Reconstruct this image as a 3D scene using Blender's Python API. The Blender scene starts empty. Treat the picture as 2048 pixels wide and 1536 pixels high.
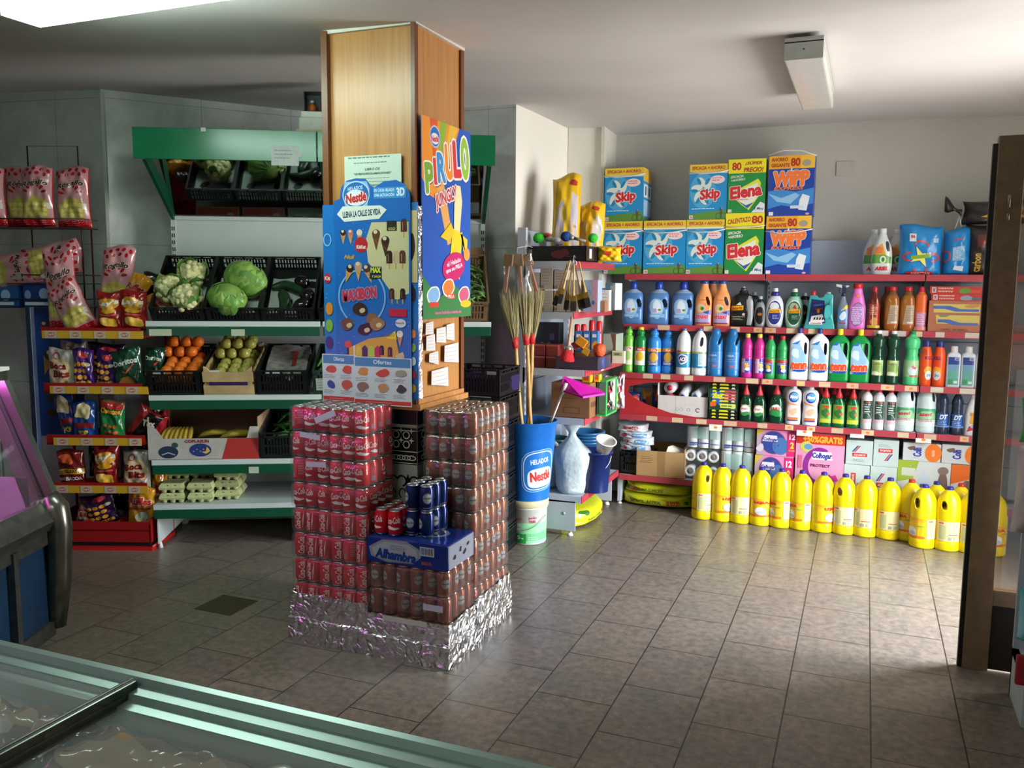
import bpy,bmesh,math,random
import numpy as np
from mathutils import Vector,Matrix
R = random.Random(7)
sc = bpy.context.scene
COL = sc.collection
EYE = Vector((0.0,0.0,1.66));FPX = 1722.85;PITCH = 0.11658;ROLL = 0.0071216;YAW = 0.387566
_f = Vector((-math.sin(YAW)*math.cos(PITCH),math.cos(YAW)*math.cos(PITCH),-math.sin(PITCH)))
_r0 = Vector((math.cos(YAW),math.sin(YAW),0));_u0 = _r0.cross(_f)
_r = math.cos(ROLL)*_r0 + math.sin(ROLL)*_u0;_u = -math.sin(ROLL)*_r0 + math.cos(ROLL)*_u0
cam = bpy.data.cameras.new('camera');camo = bpy.data.objects.new('camera',cam);COL.objects.link(camo)
camo.matrix_world = Matrix(((_r.x,_u.x,-_f.x,EYE.x),(_r.y,_u.y,-_f.y,EYE.y),(_r.z,_u.z,-_f.z,EYE.z),(0,0,0,1)))
cam.sensor_width = 36;cam.lens = FPX/2048*36;cam.clip_start = 0.05
sc.camera = camo
sc.view_settings.view_transform = 'Standard';sc.view_settings.look = 'None'
sc.view_settings.exposure = 0.0;sc.view_settings.gamma = 1;sc.view_settings.use_curve_mapping = False
sc.cycles.use_denoising = True;sc.cycles.max_bounces = 7;sc.cycles.diffuse_bounces = 3;sc.cycles.glossy_bounces = 3;sc.cycles.use_adaptive_sampling = True;sc.cycles.adaptive_threshold = 0.03
sc.cycles.transparent_max_bounces = 12;sc.cycles.transmission_bounces = 6;sc.cycles.sample_clamp_indirect = 4
sc.cycles.caustics_reflective = False;sc.cycles.caustics_refractive = False
w = bpy.data.worlds.new('daylight');sc.world = w;w.use_nodes = True
nt = w.node_tree;nt.nodes.clear()
o_ = nt.nodes.new('ShaderNodeOutputWorld');b_ = nt.nodes.new('ShaderNodeBackground');t_ = nt.nodes.new('ShaderNodeTexCoord')
s_ = nt.nodes.new('ShaderNodeSeparateXYZ');c_ = nt.nodes.new('ShaderNodeValToRGB');m_ = nt.nodes.new('ShaderNodeMapRange')
nt.links.new(t_.outputs['Generated'],s_.inputs[0]);nt.links.new(s_.outputs['Z'],m_.inputs[0])
m_.inputs[1].default_value = -1;m_.inputs[2].default_value = 1
nt.links.new(m_.outputs[0],c_.inputs[0]);az = nt.nodes.new('ShaderNodeMapRange');nt.links.new(s_.outputs['Y'],az.inputs[0]);az.inputs[1].default_value = -0.8;az.inputs[2].default_value = -0.38;az.inputs[3].default_value = 0.10;az.inputs[4].default_value = 1.0
vm = nt.nodes.new('ShaderNodeVectorMath');vm.operation = 'SCALE';nt.links.new(c_.outputs[0],vm.inputs[0]);nt.links.new(az.outputs[0],vm.inputs['Scale']);nt.links.new(vm.outputs[0],b_.inputs[0]);nt.links.new(b_.outputs[0],o_.inputs[0])
e = c_.color_ramp.elements
e[0].position = 0.30;e[0].color = (0.62,0.60,0.58,1);e[1].position = 0.75;e[1].color = (1.5,1.7,1.95,1)
x_ = c_.color_ramp.elements.new(0.49);x_.color = (1.0,0.97,0.93,1);x_ = c_.color_ramp.elements.new(0.53);x_.color = (1.2,1.2,1.2,1)
b_.inputs[1].default_value = 33.0
DOOR_Y0,DOOR_Y1,DOOR_Z = 4.14,5.30,2.34;WALL_X = 1.46
def area(name,loc,rot,sx,sy,power,col,portal=False):
    l = bpy.data.lights.new(name,'AREA');l.shape = 'RECTANGLE';l.size = sx;l.size_y = sy;l.energy = power;l.color = col
    o = bpy.data.objects.new(name,l);COL.objects.link(o);o.location = loc;o.rotation_euler = rot
    if portal: l.cycles.is_portal = True
    return o
area('doorway_daylight',(WALL_X+0.10,(DOOR_Y0+DOOR_Y1)/2,DOOR_Z/2),(0,math.radians(90),0),DOOR_Z,DOOR_Y1-DOOR_Y0,1,(1,1,1),True)
def ray(px,py): return _f + _r*((px-1024)/FPX) - _u*((py-768)/FPX)
def onY(px,py,Y): d = ray(px,py);return EYE + d*(Y/d.y)
def onX(px,py,X): d = ray(px,py);return EYE + d*(X/d.x)
def onZ(px,py,Z): d = ray(px,py);return EYE + d*((Z-EYE.z)/d.z)
def onP(px,py,P,ang):
    n = Vector((-math.sin(ang),math.cos(ang)));d = ray(px,py)
    return EYE + d*(n.dot(Vector((P[0],P[1])))/(n.x*d.x+n.y*d.y))
def lin(h):
    if isinstance(h,tuple): return h
    h = h.lstrip('#');c = [int(h[i:i+2],16)/255 for i in (0,2,4)]
    return tuple(((v+0.055)/1.055)**2.4 if v > 0.04045 else v/12.92 for v in c)
MATS = {}
def M(h,rough=0.5,metal=0.0,spec=0.5,noise=0.04,nscale=18.0,emit=None,es=0,alpha=1.0,trans=0.0,bump=0.0,bscale=40.0,coat=0.0,ior=1.45):
    key = (h,rough,metal,spec,noise,nscale,emit,es,alpha,trans,bump,bscale,coat,ior)
    if key in MATS: return MATS[key]
    m = bpy.data.materials.new('m_'+str(h).replace('#',''));m.use_nodes = True;n = m.node_tree;b = n.nodes['Principled BSDF']
    c = lin(h)
    b.inputs['Roughness'].default_value = rough;b.inputs['Metallic'].default_value = metal;b.inputs['Specular IOR Level'].default_value = spec
    b.inputs['Alpha'].default_value = alpha;b.inputs['Transmission Weight'].default_value = trans;b.inputs['Coat Weight'].default_value = coat;b.inputs['IOR'].default_value = ior
    b.inputs['Base Color'].default_value = (*c,1)
    if noise > 0 or bump > 0:
        t = n.nodes.new('ShaderNodeTexCoord')
    if noise > 0:
        x = n.nodes.new('ShaderNodeTexNoise');x.inputs['Scale'].default_value = nscale;x.inputs['Detail'].default_value = 4
        n.links.new(t.outputs['Object'],x.inputs['Vector'])
        r = n.nodes.new('ShaderNodeMapRange');r.inputs[1].default_value = 0.3;r.inputs[2].default_value = 0.7;r.inputs[3].default_value = 1-noise*2;r.inputs[4].default_value = 1+noise
        n.links.new(x.outputs['Fac'],r.inputs[0])
        mx = n.nodes.new('ShaderNodeVectorMath');mx.operation = 'SCALE';mx.inputs[0].default_value = c
        n.links.new(r.outputs[0],mx.inputs['Scale']);n.links.new(mx.outputs[0],b.inputs['Base Color'])
    if bump > 0:
        x2 = n.nodes.new('ShaderNodeTexNoise');x2.inputs['Scale'].default_value = bscale;x2.inputs['Detail'].default_value = 3
        n.links.new(t.outputs['Object'],x2.inputs['Vector'])
        bp = n.nodes.new('ShaderNodeBump');bp.inputs['Strength'].default_value = bump;bp.inputs['Distance'].default_value = 0.01
        n.links.new(x2.outputs['Fac'],bp.inputs['Height']);n.links.new(bp.outputs[0],b.inputs['Normal'])
    if emit: b.inputs['Emission Color'].default_value = (*lin(emit),1);b.inputs['Emission Strength'].default_value = es
    MATS[key] = m;return m
def clearfilm(name,tint='#ffffff',gl=0.12,rough=0.12,bump=0.5,bscale=25,body=0.05):
    if name in MATS: return MATS[name]
    m = bpy.data.materials.new(name);m.use_nodes = True;n = m.node_tree;n.nodes.clear()
    o = n.nodes.new('ShaderNodeOutputMaterial');tr = n.nodes.new('ShaderNodeBsdfTransparent');g = n.nodes.new('ShaderNodeBsdfGlossy');d = n.nodes.new('ShaderNodeBsdfDiffuse')
    tr.inputs[0].default_value = (*lin(tint),1);g.inputs['Roughness'].default_value = rough;d.inputs[0].default_value = (*lin('#dfe3e4'),1)
    fr = n.nodes.new('ShaderNodeLayerWeight');fr.inputs[0].default_value = 0.2
    ad = n.nodes.new('ShaderNodeMath');ad.operation = 'MULTIPLY_ADD';ad.inputs[1].default_value = 0.6;ad.inputs[2].default_value = gl*0.4;pw = n.nodes.new('ShaderNodeMath');pw.operation = 'POWER';pw.inputs[1].default_value = 4
    t = n.nodes.new('ShaderNodeTexCoord');x = n.nodes.new('ShaderNodeTexNoise');x.inputs['Scale'].default_value = bscale;bp = n.nodes.new('ShaderNodeBump')
    bp.inputs['Strength'].default_value = bump;bp.inputs['Distance'].default_value = 0.01
    n.links.new(t.outputs['Object'],x.inputs['Vector']);n.links.new(x.outputs['Fac'],bp.inputs['Height'])
    for q in (g,fr): n.links.new(bp.outputs[0],q.inputs['Normal'])
    m1 = n.nodes.new('ShaderNodeMixShader');m2 = n.nodes.new('ShaderNodeMixShader');m1.inputs[0].default_value = body
    n.links.new(tr.outputs[0],m1.inputs[1]);n.links.new(d.outputs[0],m1.inputs[2])
    n.links.new(fr.outputs['Facing'],pw.inputs[0]);n.links.new(pw.outputs[0],ad.inputs[0]);n.links.new(ad.outputs[0],m2.inputs[0]);n.links.new(m1.outputs[0],m2.inputs[1]);n.links.new(g.outputs[0],m2.inputs[2])
    n.links.new(m2.outputs[0],o.inputs[0]);MATS[name] = m;return m
class MB:
    """collects geometry with a material per face; build() links it as ONE mesh object"""
    def __init__(s): s.v = [];s.f = [];s.m = [];s.sm = [];s.mats = []
    def mi(s,m):
        if m not in s.mats: s.mats.append(m)
        return s.mats.index(m)
    def add(s,vs,fs,m,smooth=False,mat=None):
        k = len(s.v);i = s.mi(m)
        if mat is not None: vs = [mat @ Vector(v) for v in vs]
        s.v += [tuple(v) for v in vs]
        for f in fs: s.f.append([a+k for a in f]);s.m.append(i);s.sm.append(smooth)
        return s
    def box(s,x0,x1,y0,y1,z0,z1,m,mat=None):
        vs = [(x,y,z) for z in (z0,z1) for y in (y0,y1) for x in (x0,x1)]
        return s.add(vs,[(0,2,3,1),(4,5,7,6),(0,1,5,4),(2,6,7,3),(0,4,6,2),(1,3,7,5)],m,False,mat)
    def rbox(s,x0,x1,y0,y1,z0,z1,m,r=0.004,mat=None):
        bm = bmesh.new();bmesh.ops.create_cube(bm,size=1)
        for v in bm.verts: v.co = Vector(((x0+x1)/2+v.co.x*(x1-x0),(y0+y1)/2+v.co.y*(y1-y0),(z0+z1)/2+v.co.z*(z1-z0)))
        bmesh.ops.bevel(bm,geom=bm.edges[:],offset=r,segments=2,affect='EDGES',profile=0.6)
        return s.bm(bm,m,mat=mat)
    def bm(s,bm,m,smooth=False,mat=None):
        bm.verts.index_update();vs = [v.co.copy() for v in bm.verts];fs = [[v.index for v in f.verts] for f in bm.faces];bm.free()
        return s.add(vs,fs,m,smooth,mat)
    def prism(s,poly,y0,y1,m,mat=None,axis='y'):
        n = len(poly);g = {'y': lambda a,b,c: (a,c,b),'x': lambda a,b,c: (c,a,b),'z': lambda a,b,c: (a,b,c)}[axis]
        vs = [g(a,b,y0) for a,b in poly]+[g(a,b,y1) for a,b in poly]
        return s.add(vs,[list(range(n))[::-1],list(range(n,2*n))]+[(i,(i+1) % n,n+(i+1) % n,n+i) for i in range(n)],m,False,mat)
    def rings(s,rs,m,smooth=True,cap=True,mat=None,close=True):
        n = len(rs[0]);vs = [p for r in rs for p in r];fs = []
        for i in range(len(rs)-1):
            for j in range(n if close else n-1):
                a = i*n+j;b = i*n+(j+1) % n;fs.append((a,b,b+n,a+n))
        if cap: fs.append(list(range(n))[::-1]);fs.append([(len(rs)-1)*n+j for j in range(n)])
        return s.add(vs,fs,m,smooth,mat)
    def lathe(s,prof,m,n=24,c=(0,0,0),smooth=True,cap=True,mat=None,sx=1,sy=1):
        return s.rings([[(c[0]+r*sx*math.cos(2*math.pi*j/n),c[1]+r*sy*math.sin(2*math.pi*j/n),c[2]+z) for j in range(n)] for r,z in prof],m,smooth,cap,mat)
    def cyl(s,p0,p1,r0,r1,m,n=12,smooth=True,cap=True):
        p0 = Vector(p0);p1 = Vector(p1);d = (p1-p0).normalized();a = d.orthogonal().normalized();b = d.cross(a)
        return s.rings([[p+a*(r*math.cos(2*math.pi*j/n))+b*(r*math.sin(2*math.pi*j/n)) for j in range(n)] for p,r in ((p0,r0),(p1,r1))],m,smooth,cap)
    def tube(s,pts,r,m,n=8,cap=True,mat=None):
        pts = [Vector(p) for p in pts];rs = [];up = None
        rr = r if isinstance(r,(list,tuple)) else [r]*len(pts)
        for i,p in enumerate(pts):
            d = (pts[min(i+1,len(pts)-1)]-pts[max(i-1,0)]).normalized()
            if up is None: up = d.orthogonal().normalized()
            up = (up-d*up.dot(d)).normalized();b = d.cross(up)
            rs.append([p+up*(rr[i]*math.cos(2*math.pi*j/n))+b*(rr[i]*math.sin(2*math.pi*j/n)) for j in range(n)])
        return s.rings(rs,m,True,cap,mat)
    def ball(s,c,r,m,n=12,k=8,sc_=(1,1,1),mat=None,jit=0,rnd=None):
        rs = []
        for i in range(k+1):
            a = math.pi*i/k;ring = []
            for j in range(n):
                t = 2*math.pi*j/n;q = 1+(rnd.uniform(-jit,jit) if jit else 0)
                ring.append((c[0]+r*q*sc_[0]*max(math.sin(a),0.02)*math.cos(t),c[1]+r*q*sc_[1]*max(math.sin(a),0.02)*math.sin(t),c[2]-r*sc_[2]*math.cos(a)))
            rs.append(ring)
        return s.rings(rs,m,True,True,mat)
    def grid(s,fn,nu,nv,m,smooth=True,mat=None,closeu=False):
        vs = [fn(i/nu,j/nv) for j in range(nv+1) for i in range(nu+1)]
        return s.add(vs,[(j*(nu+1)+i,j*(nu+1)+i+1,(j+1)*(nu+1)+i+1,(j+1)*(nu+1)+i) for j in range(nv) for i in range(nu)],m,smooth,mat)
    def mesh(s,name):
        me = bpy.data.meshes.new(name);me.from_pydata(s.v,[],s.f)
        for m in s.mats: me.materials.append(m)
        me.polygons.foreach_set('material_index',s.m);me.polygons.foreach_set('use_smooth',s.sm);me.update();return me
    def build(s,name,parent=None,loc=None,rz=0,label=None):
        o = bpy.data.objects.new(name,s.mesh(name));COL.objects.link(o)
        if parent is not None: o.parent = parent
        if loc is not None: o.location = loc
        if rz: o.rotation_euler = (0,0,rz)
        if label: o['label'] = label
        return o
def tag(o,label,cat,group=None,kind=None):
    if label: o['label'] = label
    if cat: o['category'] = cat
    if group: o['group'] = group
    if kind: o['kind'] = kind
    return o
def thing(name,label,cat,loc=(0,0,0),rz=0,group=None):
    o = bpy.data.objects.new(name,None);o.empty_display_size = 0.05;COL.objects.link(o);o.location = loc;o.rotation_euler = (0,0,rz)
    return tag(o,label,cat,group)
def struct(mb,name): return tag(mb.build(name),None,None,None,'structure')
def dup(src,loc,rz=None,label=None,group=None,parent=None):
    c = src.copy();COL.objects.link(c)
    if loc is not None: c.location = loc
    if rz is not None: c.rotation_euler = (0,0,rz)
    if parent is not None: c.parent = parent
    if label: c['label'] = label
    if group: c['group'] = group
    for ch in KIDS.get(src.name,src.children): dup(ch,None,None,None,None,c)
    return c
KIDS = {}
def T(x=0,y=0,z=0,rx=0,ry=0,rz=0):
    return Matrix.Translation((x,y,z)) @ Matrix.Rotation(rz,4,'Z') @ Matrix.Rotation(ry,4,'Y') @ Matrix.Rotation(rx,4,'X')
ORD = ['first','second','third','fourth','fifth','sixth','seventh','eighth','ninth','tenth','eleventh','twelfth','thirteenth','fourteenth','fifteenth','sixteenth','seventeenth','eighteenth','nineteenth','twentieth']
NUM = ['zero','one','two','three','four','five','six','seven','eight','nine','ten','eleven','twelve','thirteen','fourteen','fifteen','sixteen']
TXT = {}
def glyphs(s,off,shear=0.0):
    k = (s,off,shear)
    if k in TXT: return TXT[k]
    c = bpy.data.curves.new('t','FONT');c.body = s;c.offset = off;c.resolution_u = 2 if len(s) > 3 else 4;c.shear = shear
    o = bpy.data.objects.new('t',c);me = o.to_mesh()
    me.calc_loop_triangles()
    vs = [(v.co.x,v.co.y) for v in me.vertices];ts = [tuple(t.vertices) for t in me.loop_triangles];o.to_mesh_clear()
    bpy.data.objects.remove(o);bpy.data.curves.remove(c)
    x0 = min(v[0] for v in vs);x1 = max(v[0] for v in vs);y0 = min(v[1] for v in vs);y1 = max(v[1] for v in vs)
    TXT[k] = ([(a-(x0+x1)/2,b-(y0+y1)/2) for a,b in vs],ts,x1-x0,y1-y0);return TXT[k]
class Art:
    """2-D shapes in metres, later ones on top"""
    def __init__(s): s.L = []
    def tri(s,vs,ts,col): s.L.append((vs,ts,col));return s
    def poly(s,pts,col): return s.tri(list(pts),[tuple(range(len(pts)))],col)
    def rect(s,x0,y0,x1,y1,col): return s.poly([(x0,y0),(x1,y0),(x1,y1),(x0,y1)],col)
    def ell(s,cx,cy,rx,ry,col,n=20,rot=0,a0=0,a1=360):
        ca,sa = math.cos(rot),math.sin(rot);p = []
        for i in range(n+(a1-a0 < 360)):
            t = math.radians(a0+(a1-a0)*i/n);a,b = rx*math.cos(t),ry*math.sin(t);p.append((cx+a*ca-b*sa,cy+a*sa+b*ca))
        return s.poly(p,col)
    def ring(s,cx,cy,rx,ry,w_,col,n=28,a0=0,a1=360):
        vs = [];ts = []
        for i in range(n+1):
            t = math.radians(a0+(a1-a0)*i/n)
            vs += [(cx+rx*math.cos(t),cy+ry*math.sin(t)),(cx+(rx-w_)*math.cos(t),cy+(ry-w_)*math.sin(t))]
            if i: ts.append((2*i-2,2*i,2*i+1,2*i-1))
        return s.tri(vs,ts,col)
    def line(s,pts,w_,col):
        vs = [];ts = []
        for i,p in enumerate(pts):
            a = pts[max(i-1,0)];b = pts[min(i+1,len(pts)-1)];dx,dy = b[0]-a[0],b[1]-a[1];l = math.hypot(dx,dy) or 1
            ww = w_[i] if isinstance(w_,(list,tuple)) else w_
            vs += [(p[0]-dy/l*ww/2,p[1]+dx/l*ww/2),(p[0]+dy/l*ww/2,p[1]-dx/l*ww/2)]
            if i: ts.append((2*i-2,2*i-1,2*i+1,2*i))
        return s.tri(vs,ts,col)
    def star(s,cx,cy,r0,r1,k,col,rot=0.3):
        return s.poly([(cx+(r0 if i % 2 else r1)*math.cos(rot+math.pi*i/k),cy+(r0 if i % 2 else r1)*math.sin(rot+math.pi*i/k)) for i in range(2*k)],col)
    def text(s,t,cx,cy,w_,h,col,bold=0.02,shear=0,rot=0,out=None,ow=0.05,arc=0):
        b0 = min(bold,0.022);vs,ts,tw,th = glyphs(t,b0,shear);sx,sy = w_/tw,h/th;ca,sa = math.cos(rot),math.sin(rot);n = len(vs)
        def mp(v,dx=0,dy=0):
            a,b = v[0]*sx+dx,v[1]*sy+dy
            if arc: b -= arc*(2*a/w_)**2
            return (cx+a*ca-b*sa,cy+a*sa+b*ca)
        def many(offs,c):
            for dx,dy in offs: s.tri([mp(v,dx,dy) for v in vs],ts,c)
        e = max(0,bold-b0)*h*0.8
        if out: r_ = (ow*0.9+0.02)*h+e;many([(r_*math.cos(q*math.pi/4),r_*math.sin(q*math.pi/4)) for q in range(8)],out)
        many(([(e,0),(-e,0),(0,e),(0,-e)] if e > 0.0004 else [])+[(0,0)],col);return s
    def lines(s,x0,x1,y,n,dy,col,h=0.0015,rnd=None):
        rnd = rnd or R
        for i in range(n):
            x = x0;e_ = x0+(x1-x0)*rnd.uniform(0.7,1)
            while x < e_:
                l = rnd.uniform(1.5,5)*h;s.rect(x,y-i*dy,min(x+l,e_),y-i*dy+h,col);x += l+h*0.7
        return s
    def blob(s,cx,cy,rx,ry,col,k=9,j=0.25,seed=0,rot=0):
        q = random.Random(seed);n = k*3;rr = [1+q.uniform(-j,j) for _ in range(k)]
        p = []
        for i in range(n):
            t = i/n*k;a = rr[int(t) % k];b = rr[(int(t)+1) % k];f = t-int(t);f = f*f*(3-2*f);r_ = a+(b-a)*f
            th = 2*math.pi*i/n;x,y = rx*r_*math.cos(th),ry*r_*math.sin(th);p.append((cx+x*math.cos(rot)-y*math.sin(rot),cy+x*math.sin(rot)+y*math.cos(rot)))
        return s.poly(p,col)
    def into(s,mb,fn,seg=0.02,rough=0.35,step=0.0002,base=0.0004,spec=0.5):
        step = min(step,0.0035/max(1,len(s.L)))
        for i,(vs,ts,col) in enumerate(s.L):
            bm = bmesh.new();bv = [bm.verts.new((a,b,0)) for a,b in vs]
            for t in ts:
                try: bm.faces.new([bv[j] for j in t])
                except ValueError: pass
            if seg:
                if max(len(t) for t in ts) > 4 or len(vs) > 4: bmesh.ops.triangulate(bm,faces=[f for f in bm.faces if len(f.verts) > 4])
                for _ in range(5):
                    le = [e_ for e_ in bm.edges if e_.calc_length() > seg]
                    if not le: break
                    bmesh.ops.subdivide_edges(bm,edges=le,cuts=1,use_grid_fill=True)
                    bmesh.ops.triangulate(bm,faces=[f for f in bm.faces if len(f.verts) > 4])
            for f in bm.faces:
                if f.normal.z < 0: f.normal_flip()
            bm.verts.index_update();d = base+i*step
            m = col if not isinstance(col,str) else M(col,rough,noise=0,spec=spec)
            mb.add([fn(v.co.x,v.co.y,d) for v in bm.verts],[[v.index for v in f.verts] for f in bm.faces],m,bool(seg));bm.free()
        return mb
def flat(o,ux,uy):
    o = Vector(o);ux = Vector(ux).normalized();uy = Vector(uy).normalized();n = ux.cross(uy)
    return lambda x,y,d: o+ux*x+uy*y+n*d
# ================================================================== THE SHELL
CP = [(-2.12,3.70,2.80),(-5.4,4.2,2.91),(-4.7,4.37,2.90),(-3.9,5.4,2.895),(-3.4,5.6,2.885),(-2.71,5.6,2.874),(-2.27,5.6,2.87),(-2.14,6.35,2.82),(-1.85,6.3,2.81),
      (-1.6,6.62,2.795),(0,6.62,2.795),(0.85,6.62,2.77),(1.5,6.6,2.76),(-0.3,4.6,2.80),(-2.4,2.6,2.80),(1.4,4.3,2.80),(-1,0,2.8),(1.4,0,2.8),(-5,0,2.82),(-6.9,4,2.92),(-6.9,-1,2.85),(0,-1.5,2.8),(-1.5,5.2,2.80)]
def _tps():
    A = np.array(CP);n = len(A);K = np.zeros((n+3,n+3));P = np.hstack([np.ones((n,1)),A[:,:2]])
    d = np.hypot(A[:,None,0]-A[None,:,0],A[:,None,1]-A[None,:,1]);K[:n,:n] = np.where(d > 0,d*d*np.log(d+1e-12),0)+np.eye(n)*0.02
    K[:n,n:] = P;K[n:,:n] = P.T
    return A,np.linalg.solve(K,np.concatenate([A[:,2],[0,0,0]]))
_A,_W = _tps()
def ceil_z(x,y):
    d = np.hypot(_A[:,0]-x,_A[:,1]-y);return float((_W[:-3]*np.where(d > 0,d*d*np.log(d+1e-12),0)).sum()+_W[-3]+_W[-2]*x+_W[-1]*y)
def mat_floor():
    m = bpy.data.materials.new('floor_tiles');m.use_nodes = True;n = m.node_tree;b = n.nodes['Principled BSDF'];L = n.links.new
    t = n.nodes.new('ShaderNodeTexCoord');sp = n.nodes.new('ShaderNodeSeparateXYZ');L(t.outputs['Object'],sp.inputs[0])
    ax = n.nodes.new('ShaderNodeMath');ax.operation = 'ADD';ax.inputs[1].default_value = -3.355+0.2051+0.4102*30;L(sp.outputs['Y'],ax.inputs[0])
    ay = n.nodes.new('ShaderNodeMath');ay.operation = 'ADD';ay.inputs[1].default_value = 2.1167+0.3164*40;L(sp.outputs['X'],ay.inputs[0])
    cb = n.nodes.new('ShaderNodeCombineXYZ');L(ax.outputs[0],cb.inputs[0]);L(ay.outputs[0],cb.inputs[1])
    br = n.nodes.new('ShaderNodeTexBrick');L(cb.outputs[0],br.inputs['Vector']);br.offset = 0.5;br.offset_frequency = 2
    for k,v in (('Scale',1),('Mortar Size',0.003),('Mortar Smooth',0.1),('Bias',0),('Brick Width',0.4102),('Row Height',0.3164)): br.inputs[k].default_value = v
    br.inputs['Color1'].default_value = (0.195,0.160,0.132,1);br.inputs['Color2'].default_value = (0.165,0.138,0.115,1);br.inputs['Mortar'].default_value = (0.022,0.018,0.015,1)
    n1 = n.nodes.new('ShaderNodeTexNoise');n1.inputs['Scale'].default_value = 26;n1.inputs['Detail'].default_value = 6;n1.inputs['Roughness'].default_value = 0.65;L(t.outputs['Object'],n1.inputs['Vector'])
    n2 = n.nodes.new('ShaderNodeTexNoise');n2.inputs['Scale'].default_value = 5;n2.inputs['Detail'].default_value = 3;L(t.outputs['Object'],n2.inputs['Vector'])
    cr = n.nodes.new('ShaderNodeValToRGB');cr.color_ramp.elements[0].position = 0.35;cr.color_ramp.elements[0].color = (0.58,0.60,0.60,1);cr.color_ramp.elements[1].position = 0.66;cr.color_ramp.elements[1].color = (1.22,1.17,1.13,1)
    L(n1.outputs['Fac'],cr.inputs[0]);mx = n.nodes.new('ShaderNodeMix');mx.data_type = 'RGBA';mx.blend_type = 'MULTIPLY';mx.inputs[0].default_value = 1
    L(br.outputs['Color'],mx.inputs[6]);L(cr.outputs[0],mx.inputs[7])
    c2 = n.nodes.new('ShaderNodeValToRGB');c2.color_ramp.elements[0].position = 0.3;c2.color_ramp.elements[0].color = (0.86,0.9,0.9,1);c2.color_ramp.elements[1].position = 0.7;c2.color_ramp.elements[1].color = (1.1,1.04,1.0,1)
    L(n2.outputs['Fac'],c2.inputs[0]);m3 = n.nodes.new('ShaderNodeMix');m3.data_type = 'RGBA';m3.blend_type = 'MULTIPLY';m3.inputs[0].default_value = 1
    L(mx.outputs[2],m3.inputs[6]);L(c2.outputs[0],m3.inputs[7]);L(m3.outputs[2],b.inputs['Base Color'])
    rr = n.nodes.new('ShaderNodeMapRange');rr.inputs[3].default_value = 0.24;rr.inputs[4].default_value = 0.42;L(n1.outputs['Fac'],rr.inputs[0]);L(rr.outputs[0],b.inputs['Roughness'])
    bp = n.nodes.new('ShaderNodeBump');bp.inputs['Strength'].default_value = 0.35;bp.inputs['Distance'].default_value = 0.002;bp.invert = True
    L(br.outputs['Fac'],bp.inputs['Height']);L(bp.outputs[0],b.inputs['Normal']);return m
def mat_marble(name,c0,c1,rough,w_=0.62,h_=0.95):
    m = bpy.data.materials.new(name);m.use_nodes = True;n = m.node_tree;b = n.nodes['Principled BSDF'];L = n.links.new
    t = n.nodes.new('ShaderNodeTexCoord');x = n.nodes.new('ShaderNodeTexNoise');x.inputs['Scale'].default_value = 3.2;x.inputs['Detail'].default_value = 7;x.inputs['Roughness'].default_value = 0.62;x.inputs['Distortion'].default_value = 0.6
    L(t.outputs['Object'],x.inputs['Vector']);c = n.nodes.new('ShaderNodeValToRGB');c.color_ramp.elements[0].position = 0.32;c.color_ramp.elements[1].position = 0.68
    c.color_ramp.elements[0].color = (*lin(c0),1);c.color_ramp.elements[1].color = (*lin(c1),1);L(x.outputs['Fac'],c.inputs[0])
    br = n.nodes.new('ShaderNodeTexBrick');br.offset = 0;sp = n.nodes.new('ShaderNodeSeparateXYZ');cb = n.nodes.new('ShaderNodeCombineXYZ')
    L(t.outputs['Object'],sp.inputs[0]);L(sp.outputs['X'],cb.inputs[0]);L(sp.outputs['Z'],cb.inputs[1]);L(cb.outputs[0],br.inputs['Vector'])
    for k,v in (('Scale',1),('Mortar Size',0.0018),('Mortar Smooth',0),('Brick Width',w_),('Row Height',h_)): br.inputs[k].default_value = v
    mx = n.nodes.new('ShaderNodeMix');mx.data_type = 'RGBA';L(br.outputs['Fac'],mx.inputs[0]);L(c.outputs[0],mx.inputs[6]);mx.inputs[7].default_value = (*lin('#8a8f8a'),1)
    L(mx.outputs[2],b.inputs['Base Color']);b.inputs['Roughness'].default_value = rough;return m
mb = MB();mb.add([(-8,-2,0),(3,-2,0),(3,7.5,0),(-8,7.5,0)],[(0,1,2,3)],mat_floor());struct(mb,'floor')
mcl = M('#dcd8d6',0.85,noise=0.05,nscale=1.3,bump=0.25,bscale=3)
mb = MB();mb.grid(lambda u,v: (-7.6+9.8*u,-1.7+8.6*v,ceil_z(-7.6+9.8*u,-1.7+8.6*v)),60,54,mcl);struct(mb,'ceiling')
mwt = M('#efece2',0.8,noise=0.03,nscale=2.0,bump=0.15,bscale=12);mgr = mat_marble('wall_tiles','#a6aca8','#c6cbc7',0.2)
def wall(name,p0,p1,m,th=0.12,z1=3.05,z0=0.0):
    p0 = Vector((*p0,0));p1 = Vector((*p1,0));L_ = (p1-p0).length;a = math.atan2(p1.y-p0.y,p1.x-p0.x)
    mb = MB();mb.box(0,L_,0,th,z0,z1,m);o = struct(mb,name);o.location = p0;o.rotation_euler = (0,0,a);return o
wall('wall_far_left',(-6.9,4.03),(-4.70,4.37),mgr)
wall('wall_left_angled',(-4.70,4.37),(-3.716,5.6),mgr)
wall('wall_back_tiled',(-3.716,5.6),(-2.27,5.6),mgr)
wall('wall_partition',(-2.27,5.6),(-2.14,6.35),mwt,0.12)
wall('wall_niche',(-2.14,6.33),(-1.86,6.33),mwt,0.3)
wall('wall_back',(-1.86,6.62),(WALL_X+0.1,6.62),M('#cccac2',0.85,noise=0.03,nscale=2,bump=0.15,bscale=10))
wall('wall_right_front',(WALL_X,4.14),(WALL_X,-1.6),mwt,0.25)
wall('wall_right_back',(WALL_X,6.7),(WALL_X,DOOR_Y1),mwt,0.25)
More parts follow.
